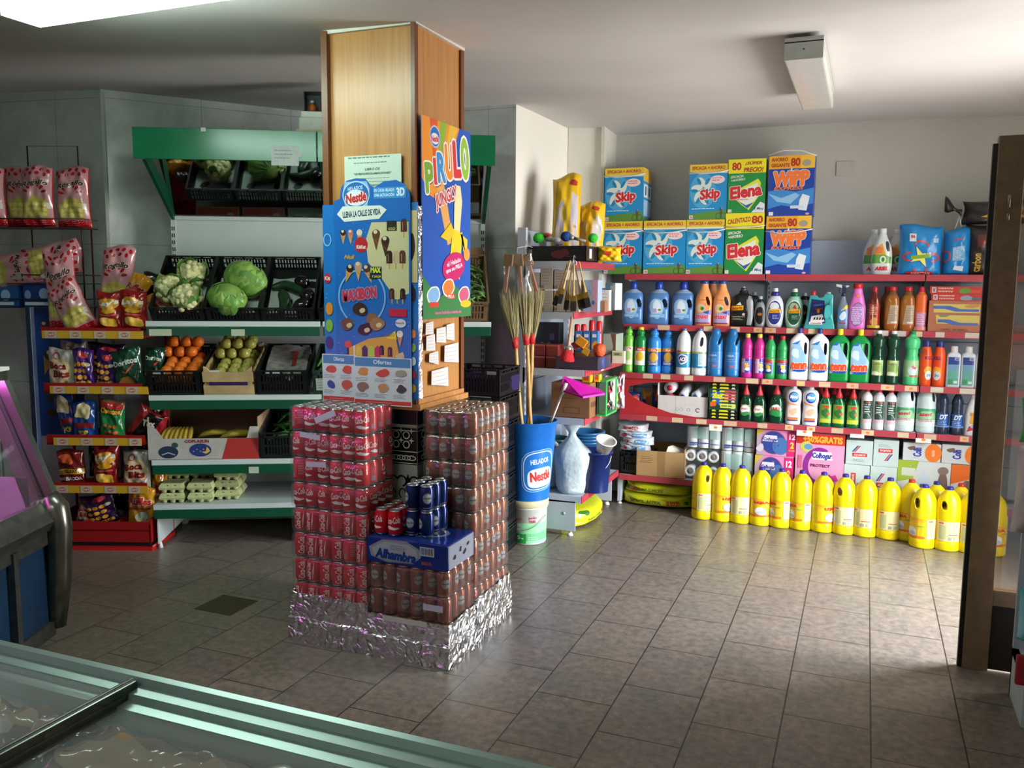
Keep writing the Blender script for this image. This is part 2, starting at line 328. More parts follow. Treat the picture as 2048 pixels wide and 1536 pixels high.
wall('wall_right_lintel',(WALL_X,DOOR_Y1),(WALL_X,4.14),mwt,0.25,3.05,DOOR_Z)
wall('wall_left',(-6.9,-1.6),(-6.9,4.03),mgr)
wall('wall_front',(WALL_X,-1.6),(-6.9,-1.6),mwt)
mb = MB();mb.box(-1.872,-1.845,6.30,6.62,0,2.84,M('#dcdacd',0.6));struct(mb,'trim_1')
mb = MB();mb.box(0,0.02,-0.012,0.012,0,2.92,M('#b9bfb8',0.4));o = struct(mb,'trim_2');o.location = (-4.70,4.36,0);o.rotation_euler = (0,0,math.radians(30))
mb = MB();p_ = onY(1672,352,6.615);q_ = onY(1712,322,6.615);mb.box(p_.x,q_.x,6.612,6.622,p_.z,q_.z,M('#c6c2b6',.7));struct(mb,'trim_4')
mb = MB();mb.box(-3.09,-2.86,3.30,3.52,0.0,0.0012,M('#3a351d',0.6));struct(mb,'trim_3')
PX0,PX1,PY0,PY1 = -2.36,-1.888,3.482,3.955
def mat_wood(c0,c1,rough=0.3):
    m = bpy.data.materials.new('veneer');m.use_nodes = True;n = m.node_tree;b = n.nodes['Principled BSDF'];L = n.links.new
    t = n.nodes.new('ShaderNodeTexCoord');mp = n.nodes.new('ShaderNodeMapping');mp.inputs['Scale'].default_value = (38,38,1.6);L(t.outputs['Object'],mp.inputs[0])
    x = n.nodes.new('ShaderNodeTexNoise');x.inputs['Scale'].default_value = 1.5;x.inputs['Detail'].default_value = 6;L(mp.outputs[0],x.inputs['Vector'])
    c = n.nodes.new('ShaderNodeValToRGB');c.color_ramp.elements[0].position = 0.25;c.color_ramp.elements[1].position = 0.75
    c.color_ramp.elements[0].color = (*lin(c0),1);c.color_ramp.elements[1].color = (*lin(c1),1);L(x.outputs['Fac'],c.inputs[0]);L(c.outputs[0],b.inputs['Base Color'])
    b.inputs['Roughness'].default_value = rough;return m
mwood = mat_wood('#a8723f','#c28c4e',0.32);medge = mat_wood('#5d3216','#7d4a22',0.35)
pil = thing('pillar','square pillar clad in golden wood veneer above black and white patterned tiles','pillar',((PX0+PX1)/2,(PY0+PY1)/2,0))
hx,hy = (PX1-PX0)/2,(PY1-PY0)/2
mb = MB();mb.box(-hx+0.012,hx-0.012,-hy+0.012,hy-0.012,1.10,ceil_z(-2.1,3.7)+0.01,mwood);mb.build('wood_cladding',pil)
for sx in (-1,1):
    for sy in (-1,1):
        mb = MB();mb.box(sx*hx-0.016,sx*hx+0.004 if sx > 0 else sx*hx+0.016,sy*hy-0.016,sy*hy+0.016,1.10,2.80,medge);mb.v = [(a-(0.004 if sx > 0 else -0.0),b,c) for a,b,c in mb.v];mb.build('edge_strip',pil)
mb = MB();mb.box(-hx-0.022,hx+0.022,-hy-0.022,hy+0.022,1.075,1.102,mwood);mb.box(-hx-0.006,hx+0.006,-hy-0.006,hy+0.006,1.102,1.125,mwood);mb.build('ledge',pil)
mb = MB();mb.box(-hx-0.008,hx+0.008,-hy-0.008,hy+0.008,2.787,2.812,M('#d8d3c8',0.8));mb.build('ceiling_joint',pil)
mb = MB();mb.box(-hx+0.014,hx-0.014,-hy+0.014,hy-0.014,0,1.076,M('#b6b2ac',0.25,noise=0.08,nscale=6));tb = mb.build('tiled_base',pil)
def ornament(A,W_,H_):
    A.rect(-W_/2,0,W_/2,H_,'#a9a59f');k = '#17151a'
    A.rect(-W_/2,H_-0.07,W_/2,H_,'#23202a');A.rect(-W_/2,H_-0.26,W_/2,H_-0.085,k)
    for i in range(-4,5):
        x = i*0.055
        if abs(x) < W_/2-0.02:
            for dy in (-0.12,-0.165):
                A.ring(x,H_+dy,0.019,0.019,0.005,'#c9c4bd',12);A.star(x+0.027,H_+dy+0.02,0.005,0.016,4,'#c9c4bd',0)
            A.ring(x,H_-0.228,0.024,0.013,0.005,'#c9c4bd',12);A.ring(x+0.027,H_-0.228,0.024,0.013,0.005,'#c9c4bd',12)
    for yy in (H_-0.20,H_-0.255,H_-0.10): A.rect(-W_/2,yy,W_/2,yy+0.004,'#c9c4bd')
    for r_ in range(3):
        y = H_-0.36-0.30*r_
        for i in (-1.5,-0.5,0.5,1.5):
            x = i*0.115
            A.poly([(x,y+0.055),(x+0.014,y+0.02),(x,y-0.03),(x-0.014,y+0.02)],k)
            for sg in (-1,1):
                A.ring(x+sg*0.033,y+0.02,0.028,0.028,0.008,k,14,20 if sg > 0 else -80,260 if sg > 0 else 160)
                A.ring(x+sg*0.03,y-0.04,0.02,0.026,0.006,k,12,0,250)
            A.ell(x,y-0.05,0.007,0.02,k,8);A.star(x,y-0.11,0.005,0.017,4,k,0.78)
A = Art();ornament(A,2*hx-0.03,1.07);mb = MB();A.into(mb,flat((0,-hy+0.0135,0),(1,0,0),(0,0,1)),0,0.25);mb.build('ornamental_tiles',tb)
A = Art();ornament(A,2*hy-0.03,1.07);mb = MB();A.into(mb,flat((hx-0.0135,0,0),(0,1,0),(0,0,1)),0,0.25);mb.build('ornamental_tiles',tb)
def lamp(name,label,x0,x1,y0,y1,lit,es=0):
    zc = ceil_z((x0+x1)/2,(y0+y1)/2);cx,cy = (x0+x1)/2,(y0+y1)/2;t = thing(name,label,'lamp',(cx,cy,zc-0.114));a,b = (x1-x0)/2,(y1-y0)/2
    body = M('#b9bab4',0.5);mb = MB()
    mb.box(-a,a,-b,b,0.075,0.0985,body)
    if a > b: mb.box(-a,-a+0.012,-b,b,0.0,0.08,body);mb.box(a-0.012,a,-b,b,0,0.08,body)
    else: mb.box(-a,a,-b,-b+0.012,0.0,0.08,body);mb.box(-a,a,b-0.012,b,0,0.08,body)
    mb.build('housing',t)
    if not lit:
        mb = MB();mb.cyl((-0.0,-b-0.001,0.045),(0,-b+0.002,0.045),0.004,0.004,M('#3a3a38'),8);mb.build('screw',t)
    dm = M('#ffffff',0.4,emit='#e2fff0',es=es,noise=0) if lit else M('#d9d8cf',0.18,noise=0.02,alpha=0.86)
    e1 = 0.013;mb = MB();mb.rbox(-a+(e1 if a > b else 0),a-(e1 if a > b else 0),-b+(e1 if b > a else 0),b-(e1 if b > a else 0),0.0,0.074,dm,0.008);mb.build('diffuser',t)
    if not lit:
        mb = MB()
        for q in (-0.035,0.035): mb.cyl((q,-b+0.03,0.045),(q,b-0.03,0.045),0.012,0.012,M('#e9e6de',0.3),10)
        mb.build('fluorescent_tube',t)
    return t
lamp('fluorescent_lamp','lit fluorescent ceiling lamp glowing greenish white nearest the freezer',-3.21,-1.93,2.50,2.68,True,32.0)
lamp('fluorescent_lamp','unseen fluorescent ceiling lamp added behind the chest freezer as fill light',-2.2,-0.9,-0.75,-0.57,True,19.0)  # added out-of-frame fill lamp, brightens the freezer interior and the left side
lamp('fluorescent_lamp','unlit fluorescent ceiling lamp with a milky cover above the open floor',-0.405,-0.235,4.27,5.50,False)
# ================================================================== BOTTLES
def rot2(x,y,a): return (x*math.cos(a)-y*math.sin(a),x*math.sin(a)+y*math.cos(a))
def boolcut(mb,cut):
    ms = [mb.mesh('a'),cut.mesh('b')]
    for me in ms: bm = bmesh.new();bm.from_mesh(me);bmesh.ops.recalc_face_normals(bm,faces=bm.faces[:]);bm.to_mesh(me);bm.free()
    a = bpy.data.objects.new('a',ms[0]);b = bpy.data.objects.new('b',ms[1]);COL.objects.link(a);COL.objects.link(b)
    m = a.modifiers.new('x','BOOLEAN');m.object = b;m.operation = 'DIFFERENCE';m.solver = 'EXACT'
    dg = bpy.context.evaluated_depsgraph_get();me = bpy.data.meshes.new_from_object(a.evaluated_get(dg));
    bpy.data.objects.remove(a);bpy.data.objects.remove(b);return me
class Sec:
    """cross-sections of a bottle: z fraction, half-width fraction, half-depth fraction, squareness"""
    def __init__(s,W,D,H,pr):
        s.W,s.D,s.H = W,D,H;p = np.array(pr,float);z = []
        for i in range(len(p)-1):
            n = 3 if p[i+1,0]-p[i,0] > 0.03 else 1
            z += [p[i,0]+(p[i+1,0]-p[i,0])*k/n for k in range(n)]
        z.append(p[-1,0]);s.z = np.array(z)
        def cr(col):
            out = []
            for q in z:
                i = min(max(int(np.searchsorted(p[:,0],q,'right'))-1,0),len(p)-2);h = p[i+1,0]-p[i,0];t = (q-p[i,0])/h
                def sl(j):
                    if j <= 0 or j >= len(p)-1: return 0.0
                    a = (p[j,col]-p[j-1,col])/(p[j,0]-p[j-1,0]);b = (p[j+1,col]-p[j,col])/(p[j+1,0]-p[j,0])
                    return 0.0 if a*b <= 0 else 2*a*b/(a+b)
                y0,y1 = p[i,col],p[i+1,col];a0,a1 = sl(i)*h,sl(i+1)*h
                out.append((2*t**3-3*t*t+1)*y0+(t**3-2*t*t+t)*a0+(-2*t**3+3*t*t)*y1+(t**3-t*t)*a1)
            return np.array(out)
        s.rx,s.ry,s.n = cr(1)*W/2,cr(2)*D/2,cr(3)
    def at(s,z):
        q = z/s.H;return np.interp(q,s.z,s.rx),np.interp(q,s.z,s.ry),np.interp(q,s.z,s.n)
    def rings(s,k=28,grow=0.0):
        rs = []
        for i,z in enumerate(s.z):
            r = []
            for j in range(k):
                t = 2*math.pi*j/k;c,d = math.cos(t),math.sin(t);e = 2/s.n[i]
                r.append(((s.rx[i]+grow)*math.copysign(abs(c)**e,c),(s.ry[i]+grow)*math.copysign(abs(d)**e,d),z*s.H))
            rs.append(r)
        return rs
    def fn(s,back=False):
        def f(x,z,d):
            rx,ry,n = s.at(z);x = max(-rx*0.985,min(rx*0.985,x));y = ry*(1-abs(x/rx)**n)**(1/n);return ((x*(1+d/rx)),(y+d) if back else -(y+d),z)
        return f
def slot(mb,cx,cz,w_,h_,tilt,m,D=0.4):
    p = []
    for i in range(20):
        t = 2*math.pi*i/20;c,d = math.cos(t),math.sin(t);x = w_/2*math.copysign(abs(c)**0.7,c);z = h_/2*math.copysign(abs(d)**0.85,d);x,z = rot2(x,z,tilt);p.append((cx+x,cz+z))
    return mb.prism(p,-D,D,m)
KIND = {}
def bottle_kind(kind,name,W,H,pr,col,D=None,cap=None,hole=None,art=None,rough=0.28,top=None,extra=None,artrough=0.3,spec=0.5,k=28):
    """builds the first bottle of a kind far from any shelf position; copies follow"""
    D = D or W*0.75;S = Sec(W,D,H,pr);m = col if not isinstance(col,str) else M(col,rough,noise=0.015,spec=spec);mb = MB();mb.rings(S.rings(k),m)
    if top:
        zi,mt = top;j = mb.mi(M(mt,rough,noise=0.01))
        for i,f in enumerate(mb.f):
            if all(mb.v[q][2] > zi*H for q in f): mb.m[i] = j
    if hole:
        c = MB();holes = hole if isinstance(hole,list) else [hole]
        me = None
        for h in holes: slot(c,h[0]*W/2,h[1]*H,h[2]*W,h[3]*H,h[4] if len(h) > 4 else 0,m)
        me = boolcut(mb,c);o = bpy.data.objects.new(name,me);COL.objects.link(o)
    else: o = mb.build(name)
    ch = []
    if cap:
        for (z0,z1,r0,r1,cc) in (cap if isinstance(cap[0],(list,tuple)) else [cap]):
            c = MB();R0,R1 = r0*W/2,r1*W/2;n = 20;cx = 0
            c.lathe([(R0*0.97,z0*H),(R0,z0*H+0.001),(R0*0.98,(z0*0.4+z1*0.6)*H),(R1,z1*H-0.002),(R1*0.9,z1*H)],M(cc,0.35,noise=0.01),n);ch.append(c.build('cap',o))
    if extra: ch += extra(o,W,D,H,S) or []
    if art:
        A = Art();art(A,W,H)
        if A.L: c = MB();A.into(c,S.fn(),0.012,artrough);ch.append(c.build('label',o))
    KIDS[o.name] = ch;KIND[kind] = dict(o=o,used=False,W=W,H=H,D=D,S=S);return o
SHELF_USED = []
def put(kind,loc,label,cat='bottle',group=None,rz=0,sc_=1):
    k = KIND[kind];o = k['o']
    if k['used']: o = dup(o,loc,rz,label,group)
    else: k['used'] = True;o.location = loc;o.rotation_euler = (0,0,rz)
    tag(o,label,cat,group)
    if sc_ != 1: o.scale = (sc_,sc_,sc_)
    return o
Y0S = 6.2
YF = [6.25,6.25,6.17,6.18,6.2]
ZS = [1.731,1.364,1.011,0.699,0.237]
def px_size(x0,x1,yt,yb,Y): a = onY(x0,yb,Y);b = onY(x1,yb,Y);c = onY((x0+x1)/2,yt,Y);return b.x-a.x,c.z
def K(kind,name,x0,x1,yt,row,pr,col,**kw):
    W,zt = px_size(x0,x1,yt,yt,YF[row]+0.07);return bottle_kind(kind,name,W*kw.pop('wf',0.98),zt-ZS[row],pr,col,**kw)
def row_put(kind,xs,row,labels,cat='bottle',group=None,dy=0.0,jit=0.06):
    for i,x in enumerate(xs):
        k = KIND[kind];Y = YF[row]+0.02+k['D']/2+dy;X = onY(x,600 if row < 3 else 800,Y).x
        put(kind,(X,Y,ZS[row]),labels[i] if isinstance(labels,(list,tuple)) else labels,cat,group if len(xs) > 1 else None,R.uniform(-jit,jit))
ROUND = [(0,.9,.9,2),(.015,1,1,2)]
def a_soft(A,W,H):
    A.blob(-.05*W,.38*H,.34*W,.23*H,'#9cc8ea',9,.12,3);A.blob(-.04*W,.44*H,.2*W,.14*H,'#d9eaf6',8,.2,4);A.ell(-.12*W,.33*H,.11*W,.05*H,'#b59ccf');A.ell(.07*W,.34*H,.12*W,.045*H,'#e8ecf0');A.ell(.09*W,.345*H,.08*W,.028*H,'#6f8f3a')
    A.rect(-.36*W,.17*H,.32*W,.25*H,'#7fb3e0');A.lines(-.3*W,.25*W,.21*H,2,.02*H,'#e8f1fa',.003)
K('softener','fabric_softener_jug',1246,1289,563,1,[(0,.92,.9,3.4),(.02,1,1,3.4),(.5,1,1,3),(.66,.97,.97,2.6),(.74,.82,.85,2.3),(.79,.5,.55,2),(.82,.3,.38,2),(.86,.28,.37,2)],'#4f7db5',D=.11,cap=(.82,1,.36,.30,'#183c9c'),hole=(.62,.5,.22,.2,.22),art=a_soft,top=(.72,'#a4bbd6'))
row_put('softener',[1267,1318,1367],1,['leftmost of the three blue softener jugs under the washing powder boxes','middle one of the three blue softener jugs','blue softener jug beside the orange jugs'],'detergent bottle','blue softener jugs')
def a_or(A,W,H):
    A.ell(-.12*W,.39*H,.26*W,.09*H,'#cfc7cf');A.ell(-.1*W,.39*H,.15*W,.055*H,'#f0c020');A.ell(-.03*W,.385*H,.1*W,.04*H,'#3c7d3a');A.poly([(-.42*W,.08*H),(.42*W,.06*H),(.45*W,.34*H),(.1*W,.3*H),(-.4*W,.26*H)],'#a9a4d6');A.poly([(0,.3*H),(.45*W,.24*H),(.45*W,.36*H)],'#3553a8')
    A.text('maxi',-.02*W,.21*H,.7*W,.1*H,'#e8344f',.04,.3,out='#f6d9df');A.rect(-.42*W,.05*H,.42*W,.075*H,'#8a2f55');A.rect(-.2*W,.56*H,.15*W,.585*H,'#e08a28')
K('orangejug','orange_detergent_bottle',1391,1426,561,1,[(0,.9,.9,3),(.02,1,1,3),(.5,1,1,3),(.64,.9,.92,2.6),(.75,.66,.74,2.2),(.86,.46,.55,2),(.93,.4,.48,2),(.95,.38,.45,2)],'#f3a063',D=.09,cap=(.93,1,.5,.46,'#1f4f9d'),hole=(.52,.55,.2,.2,.3),art=a_or)
row_put('orangejug',[1408.5,1444.5],1,['orange detergent bottle with blue cap beside the blue softener jugs','orange detergent bottle with blue cap beside the black detergent jug'],'detergent bottle','orange detergent bottles')
put('orangejug',(onY(1424,600,6.43).x,6.45,ZS[1]),'orange detergent bottle half hidden behind the two orange ones','detergent bottle','orange detergent bottles')
def norit(A,cx,cz,w_,h_): A.poly([(cx-w_/2,cz-h_/2),(cx+w_/2,cz-h_*.35),(cx+w_/2,cz+h_*.6),(cx-w_/2,cz+h_*.45)],'#f6c515');A.text('norit',cx,cz+.02*h_,w_*.86,h_*.62,'#d32d22',.05,.1,.06)
def a_nb(A,W,H):
    A.poly([(.22*W,.05*H),(.4*W,.04*H),(.48*W,.3*H),(.45*W,.6*H),(.38*W,.75*H),(.26*W,.78*H),(.2*W,.6*H),(.26*W,.3*H)],'#8f9394');norit(A,-.2*W,.46*H,.52*W,.12*H);A.poly([(-.25*W,.54*H),(-.02*W,.54*H),(-.08*W,.62*H)],'#e8e8e6');A.text('SuperOscuro',-.14*W,.25*H,.56*W,.035*H,'#dfe3df',.02);A.lines(-.4*W,.1*W,.2*H,2,.03*H,'#a7b23a',.004);A.ell(.08*W,.31*H,.06*W,.035*H,'#e6c3c9')
K('noritb','black_detergent_jug',1463,1511,573,1,[(0,.93,.9,3.2),(.02,1,1,3.2),(.5,1,1,3),(.7,.92,.95,2.6),(.78,.7,.8,2.2),(.83,.4,.5,2),(.9,.36,.4,2)],'#1a1c1e',D=.1,cap=[(.86,.97,.26,.25,'#3a3d3f'),(.96,1,.14,.1,'#c7cbcc')],hole=(.58,.56,.18,.25,-.1),art=a_nb)
row_put('noritb',[1487],1,['black detergent jug with silver handle strip and yellow banner'],'detergent bottle')
def a_no(c):
    def f(A,W,H):
        A.ell(0,.38*H,.42*W,.33*H,'#ffffff',28);A.ell(0,.38*H,.38*W,.3*H,c,28);A.blob(0,.52*H,.22*W,.1*H,'#e9eef0' if c != '#1d5a3e' else '#a6c7a0',8,.3,5);A.poly([(-.1*W,.5*H),(.05*W,.6*H),(.15*W,.48*H)],'#c33237' if c == '#1d5a3e' else '#f4f4f8');norit(A,.02*W,.42*H,.6*W,.1*H);A.lines(-.1*W,.25*W,.3*H,3,.035*H,'#c9cfe0',.004)
    return f
OV = [(0,.72,.85,2.6),(.02,.78,.95,2.6),(.12,.88,1,2.5),(.35,1,1,2.3),(.55,.95,.98,2.3),(.7,.78,.85,2.1),(.8,.5,.62,2),(.85,.42,.55,2),(.88,.4,.5,2)]
for kd,nm,x0,x1,yt,c,lc,c1,c2 in (('noritw','white_detergent_bottle',1532,1569,576,'#dfe2e8','#2c3a90','#36308c','#e9e9ec'),('noritg','pale_green_detergent_bottle',1571,1608,577,'#9fdcbb','#1d5a3e','#20603f','#dfe9cf')):
    K(kd,nm,x0,x1,yt,1,OV,c,D=.07,cap=[(.8,.91,.5,.4,c1),(.9,1,.3,.26,c2)],art=a_no(lc))
row_put('noritw',[1550.5],1,['white oval detergent bottle with purple oval label'],'detergent bottle');row_put('noritg',[1589.5],1,['pale green oval detergent bottle with dark green oval label'],'detergent bottle')
K('noritd','dark_detergent_bottle',1510,1531,592,1,OV,'#8a8f95',D=.06,cap=[(.8,.9,.6,.45,'#15182a'),(.9,1,.36,.3,'#b7bac0')],art=lambda A,W,H: (A.ell(0,.38*H,.4*W,.28*H,'#141618'),A.ell(0,.42*H,.2*W,.05*H,'#b0651c')),wf=1.1)
row_put('noritd',[1521],1,['grey detergent bottle with black oval label beside the black jug'],'detergent bottle')
for x,lb in ((1508,'dark capped detergent bottle standing behind the black jug'),(1609,'dark capped detergent bottle behind the pale green one'),(1623,'dark capped detergent bottle behind the teal floor cleaner')):
    put('noritd',(onY(x,600,6.44).x,6.46,ZS[1]),lb,'detergent bottle',None,0,1.12)
def teal():
    W,zt = px_size(1610,1672,583,583,6.26);H = zt-ZS[1];m = M('#3f9d9c',0.25,noise=.02);D = .065
    prof = [(-.5*W,0),(.5*W,0),(.5*W,.04*H),(.44*W,.25*H),(.42*W,.5*H),(.41*W,.9*H),(.36*W,.94*H),(.14*W,.94*H),(.1*W,.86*H),(-.05*W,.83*H),(-.12*W,.9*H),(-.34*W,.9*H),(-.38*W,.7*H),(-.42*W,.3*H),(-.5*W,.04*H)]
    bm = bmesh.new();vs = [bm.verts.new((a,-D/2,b)) for a,b in prof];f = bm.faces.new(vs);r = bmesh.ops.extrude_face_region(bm,geom=[f]);bmesh.ops.translate(bm,verts=[v for v in r['geom'] if isinstance(v,bmesh.types.BMVert)],vec=(0,D,0))
    bmesh.ops.recalc_face_normals(bm,faces=bm.faces[:]);bmesh.ops.bevel(bm,geom=bm.edges[:],offset=.006,segments=2,affect='EDGES',profile=.6);mb = MB();mb.bm(bm,m,True)
    c = MB();slot(c,.31*W,.5*H,.16*W,.34*H,-.05,m);me = boolcut(mb,c);o = bpy.data.objects.new('floor_cleaner_bottle',me);COL.objects.link(o)
    c = MB();c.lathe([(.016,.89*H),(.0165,.9*H),(.016,H),(.014,H+.002)],M('#c8231d',.35),18,(-.23*W,0,0));c.build('cap',o)
    c = MB();c.lathe([(.015,.93*H),(.0155,.935*H),(.015,.985*H),(.0,.99*H)],M('#9fb9b8',.4),18,(.25*W,0,0));c.build('plug',o)
    A = Art();A.poly([(-.36*W,.12*H),(.2*W,.16*H),(.14*W,.76*H),(-.28*W,.8*H)],'#1e2c66');A.poly([(-.3*W,.16*H),(.17*W,.2*H),(.1*W,.4*H),(-.26*W,.34*H)],'#e8e8ea')
    for i in range(4): A.poly([(-.2*W+i*.09*W,.24*H),(-.14*W+i*.09*W,.25*H),(-.12*W+i*.09*W,.31*H),(-.17*W+i*.09*W,.31*H)],'#15181c')
    A.text('Limpiador',-.05*W,.64*H,.3*W,.06*H,'#5f88c8',.04,.3,.1);A.text('Suelos',-.03*W,.54*H,.26*W,.05*H,'#c33b3b',.04,.3,.1);A.ell(-.04*W,.48*H,.05*W,.06*H,'#f08a1e');A.rect(-.33*W,.12*H,.1*W,.19*H,'#e9e3e3');A.text('caselli',-.11*W,.155*H,.34*W,.05*H,'#c8231d',.05)
    c = MB();A.into(c,lambda x,z,d: (x,-D/2-d,z),0,.3);c.build('label',o)
    o.location = (onY(1640,620,6.28).x,6.27,ZS[1]);tag(o,'teal floor cleaner bottle with red cap and black and white floor label','cleaner bottle')
teal()
def trigger(o,W,D,H,S):
    m = M('#2b2c4a',.4);c = MB();c.lathe([(.014,.72*H),(.014,.79*H),(.011,.8*H)],m,16);c.prism([(-.01,.79*H),(.014,.79*H),(.016,.9*H),(.012,.97*H),(-.012,.97*H)],-.009,.009,m);c.prism([(-.044,.93*H),(-.012,.9*H),(-.012,.97*H),(-.05,.985*H),(-.05,.94*H)],-.008,.008,M('#d3d6da',.4));c.prism([(-.012,.97*H),(.03,.955*H),(.034,.94*H),(.012,.9*H)],-.009,.009,M('#d3d6da',.4))
    c.tube([(-.018,0,.92*H),(-.03,0,.85*H),(-.026,0,.79*H)],.004,m,6);return [c.build('spray_trigger',o)]
def a_sp(A,W,H): A.rect(-.4*W,.1*H,.42*W,.46*H,'#5b7fb8');A.poly([(-.2*W,.4*H),(.42*W,.46*H),(.42*W,.56*H)],'#d9c237');A.blob(0,.3*H,.25*W,.09*H,'#cfe0f0',7,.3,2);A.rect(-.3*W,.12*H,.3*W,.15*H,'#a53a3f')
K('spray','spray_bottle',1674,1697,567,1,[(0,.9,.9,2.6),(.02,1,1,2.6),(.4,1,1,2.4),(.5,.85,.9,2.2),(.62,.5,.6,2),(.7,.36,.42,2),(.74,.34,.4,2)],M('#9aa2b2',.12,alpha=.55,noise=0),D=.05,extra=trigger,art=a_sp)
row_put('spray',[1687],1,['clear spray bottle with white and navy trigger head'],'spray bottle')
def a_pk(A,W,H): A.blob(0,.34*H,.4*W,.26*H,'#7c4b86',10,.12,6);A.blob(0,.34*H,.37*W,.24*H,'#b07ab8',10,.12,6);A.lines(-.3*W,.3*W,.47*H,7,.045*H,'#e8d7ee',.005);A.rect(-.2*W,.12*H,.2*W,.18*H,'#b9a9cf');A.star(0.02*W,.73*H,.006,.013,6,'#f08a2c')
K('pink','pink_softener_bottle',1697,1733,567,1,[(0,.92,.92,3),(.02,1,1,3),(.3,1,1,3),(.5,.98,.98,2.8),(.56,.88,.9,2.6),(.7,.72,.8,2.3),(.8,.58,.66,2),(.9,.5,.6,2)],'#e06fc0',D=.075,cap=(.9,1,.56,.54,'#bf2428'),art=a_pk)
row_put('pink',[1715],1,['bright pink softener bottle with red lid and purple print'],'softener bottle')
def a_rg(A,W,H): A.rect(-.48*W,.1*H,.48*W,.6*H,'#b03a26');A.rect(-.3*W,.1*H,.3*W,.58*H,'#8a2a1c');A.blob(0,.2*H,.3*W,.08*H,'#c98a3a',8,.3,1);A.lines(-.25*W,.25*W,.52*H,5,.04*H,'#f0c8a8',.004);A.rect(-.48*W,.05*H,.48*W,.11*H,'#c9a72c');A.rect(-.12*W,.1*H,-.04*W,.58*H,'#e8b49a')
K('redgold','furniture_polish_bottle',1737,1762,573,1,[(0,.9,.9,2.2),(.015,1,1,2.2),(.6,1,1,2.2),(.7,.9,.9,2),(.82,.62,.62,2),(.88,.5,.5,2),(.9,.48,.48,2)],'#5e1f17',D=.055,cap=(.88,1,.5,.46,'#a8182a'),art=a_rg,rough=.15)
row_put('redgold',[1749],1,['slim dark red polish bottle with a yellow base band'],'polish bottle')
def a_am(A,W,H): A.poly([(-.26*W,.14*H),(.42*W,.14*H),(.42*W,.58*H),(-.1*W,.58*H)],'#b09a80');A.lines(-.15*W,.36*W,.5*H,8,.04*H,'#77614e',.003);A.rect(0,.17*H,.35*W,.21*H,'#ded2c4');A.rect(-.26*W,.12*H,.42*W,.15*H,'#bb4a28')
K('amber','amber_cleaner_bottle',1769,1800,573,1,[(0,.8,.85,2.6),(.03,.9,.95,2.6),(.3,1,1,2.5),(.6,1,1,2.4),(.72,.9,.92,2.2),(.84,.6,.7,2),(.9,.5,.56,2)],M('#9a5d22',.08,noise=.03),D=.065,cap=(.9,1,.56,.54,'#b8232a'),art=a_am,top=(.76,'#6e4526'))
row_put('amber',[1784.5,1816],1,['amber cleaner bottle with red lid beside the slim dark red bottle','amber cleaner bottle with red lid beside the orange pink bottle'],'cleaner bottle','amber cleaner bottles')
put('amber',(onY(1776,600,6.42).x,6.44,ZS[1]),'amber cleaner bottle at the back behind the front two','cleaner bottle','amber cleaner bottles')
K('peach','orange_pink_cleaner_bottle',1830,1856,573,1,[(0,.95,.9,2.4),(.015,1,1,2.4),(.1,.92,.95,2.2),(.45,1,1,2.3),(.8,.9,.92,2.2),(.86,.55,.6,2),(.9,.5,.5,2)],'#e0662c',D=.06,cap=(.88,1,.48,.42,'#c02645'),art=lambda A,W,H: (A.rect(-.46*W,.1*H,.46*W,.42*H,'#c98ab0'),A.lines(-.3*W,.3*W,.36*H,5,.05*H,'#f0dbe6',.004),A.rect(-.46*W,.02*H,.46*W,.1*H,'#d98a7c')))
row_put('peach',[1843],1,['orange bottle with a pink label and crimson cap beside the foil boxes'],'cleaner bottle')
def a_km(c1,c2,c3):
    def f(A,W,H): A.rect(-.5*W,.17*H,.5*W,.56*H,c1);A.rect(-.5*W,.48*H,.5*W,.56*H,c3);A.blob(.02*W,.38*H,.34*W,.1*H,c2,9,.25,4);A.lines(-.3*W,.3*W,.25*H,3,.03*H,'#eef2f4',.004);A.ell(.1*W,.52*H,.2*W,.025*H,'#dd3333');A.text('Km',.02*W,.52*H,.3*W,.045*H,'#f3f3f3',.05)
    return f
CYL = [(0,.9,.9,2),(.015,1,1,2),(.14,.99,.99,2),(.15,.95,.95,2),(.16,1,1,2),(.56,1,1,2),(.57,.96,.96,2),(.59,1,1,2),(.7,.98,.98,2),(.76,.84,.84,2),(.8,.6,.6,2),(.83,.52,.52,2),(.86,.62,.62,2),(.9,.58,.58,2),(.93,.42,.42,2),(.95,.4,.4,2)]
for i,(kd,x0,x1,yt,c,cc,a,lb) in enumerate((('lime',1249,1271,652,'#6dbb3c','#1c6b32',('#d5e5b5','#9cc66e','#e3e3da'),'lime green scrubbing cleaner bottle with dark green cap at the end of the shelf'),
        ('dgreen',1271,1297,654,'#157a38','#e8c21e',('#e2e2cf','#d9a92c','#c63a30'),'dark green cleaner bottle with a yellow cap'),
        ('blueb',1298,1325,656,'#2f86cf','#1e3f8e',('#254a96','#d0a23c','#e69a2a'),'blue cleaner bottle with navy cap beside the dark green one'))):
    K(kd,'scrubbing_cleaner_bottle',x0,x1,yt,2,CYL,c,D=px_size(x0,x1,yt,yt,6.26)[0],cap=(.92,1,.42,.4,cc),art=a_km(*a));row_put(kd,[(x0+x1)/2],2,[lb],'cleaner bottle','scrubbing cleaner bottles')
put('blueb',(onY(1338.5,600,6.28).x,6.285,ZS[2]),'blue cleaner bottle with navy cap beside the white bleach bottles','cleaner bottle','scrubbing cleaner bottles',.2)
JUG = [(0,.92,.92,2.1),(.015,1,1,2.1),(.13,1,1,2.1),(.14,.97,.97,2.1),(.15,1,1,2.1),(.5,1,1,2.1),(.51,.97,.97,2.1),(.53,1,1,2.1),(.68,.97,.97,2),(.8,.82,.82,2),(.88,.58,.6,2),(.93,.34,.34,2),(.96,.24,.26,2)]
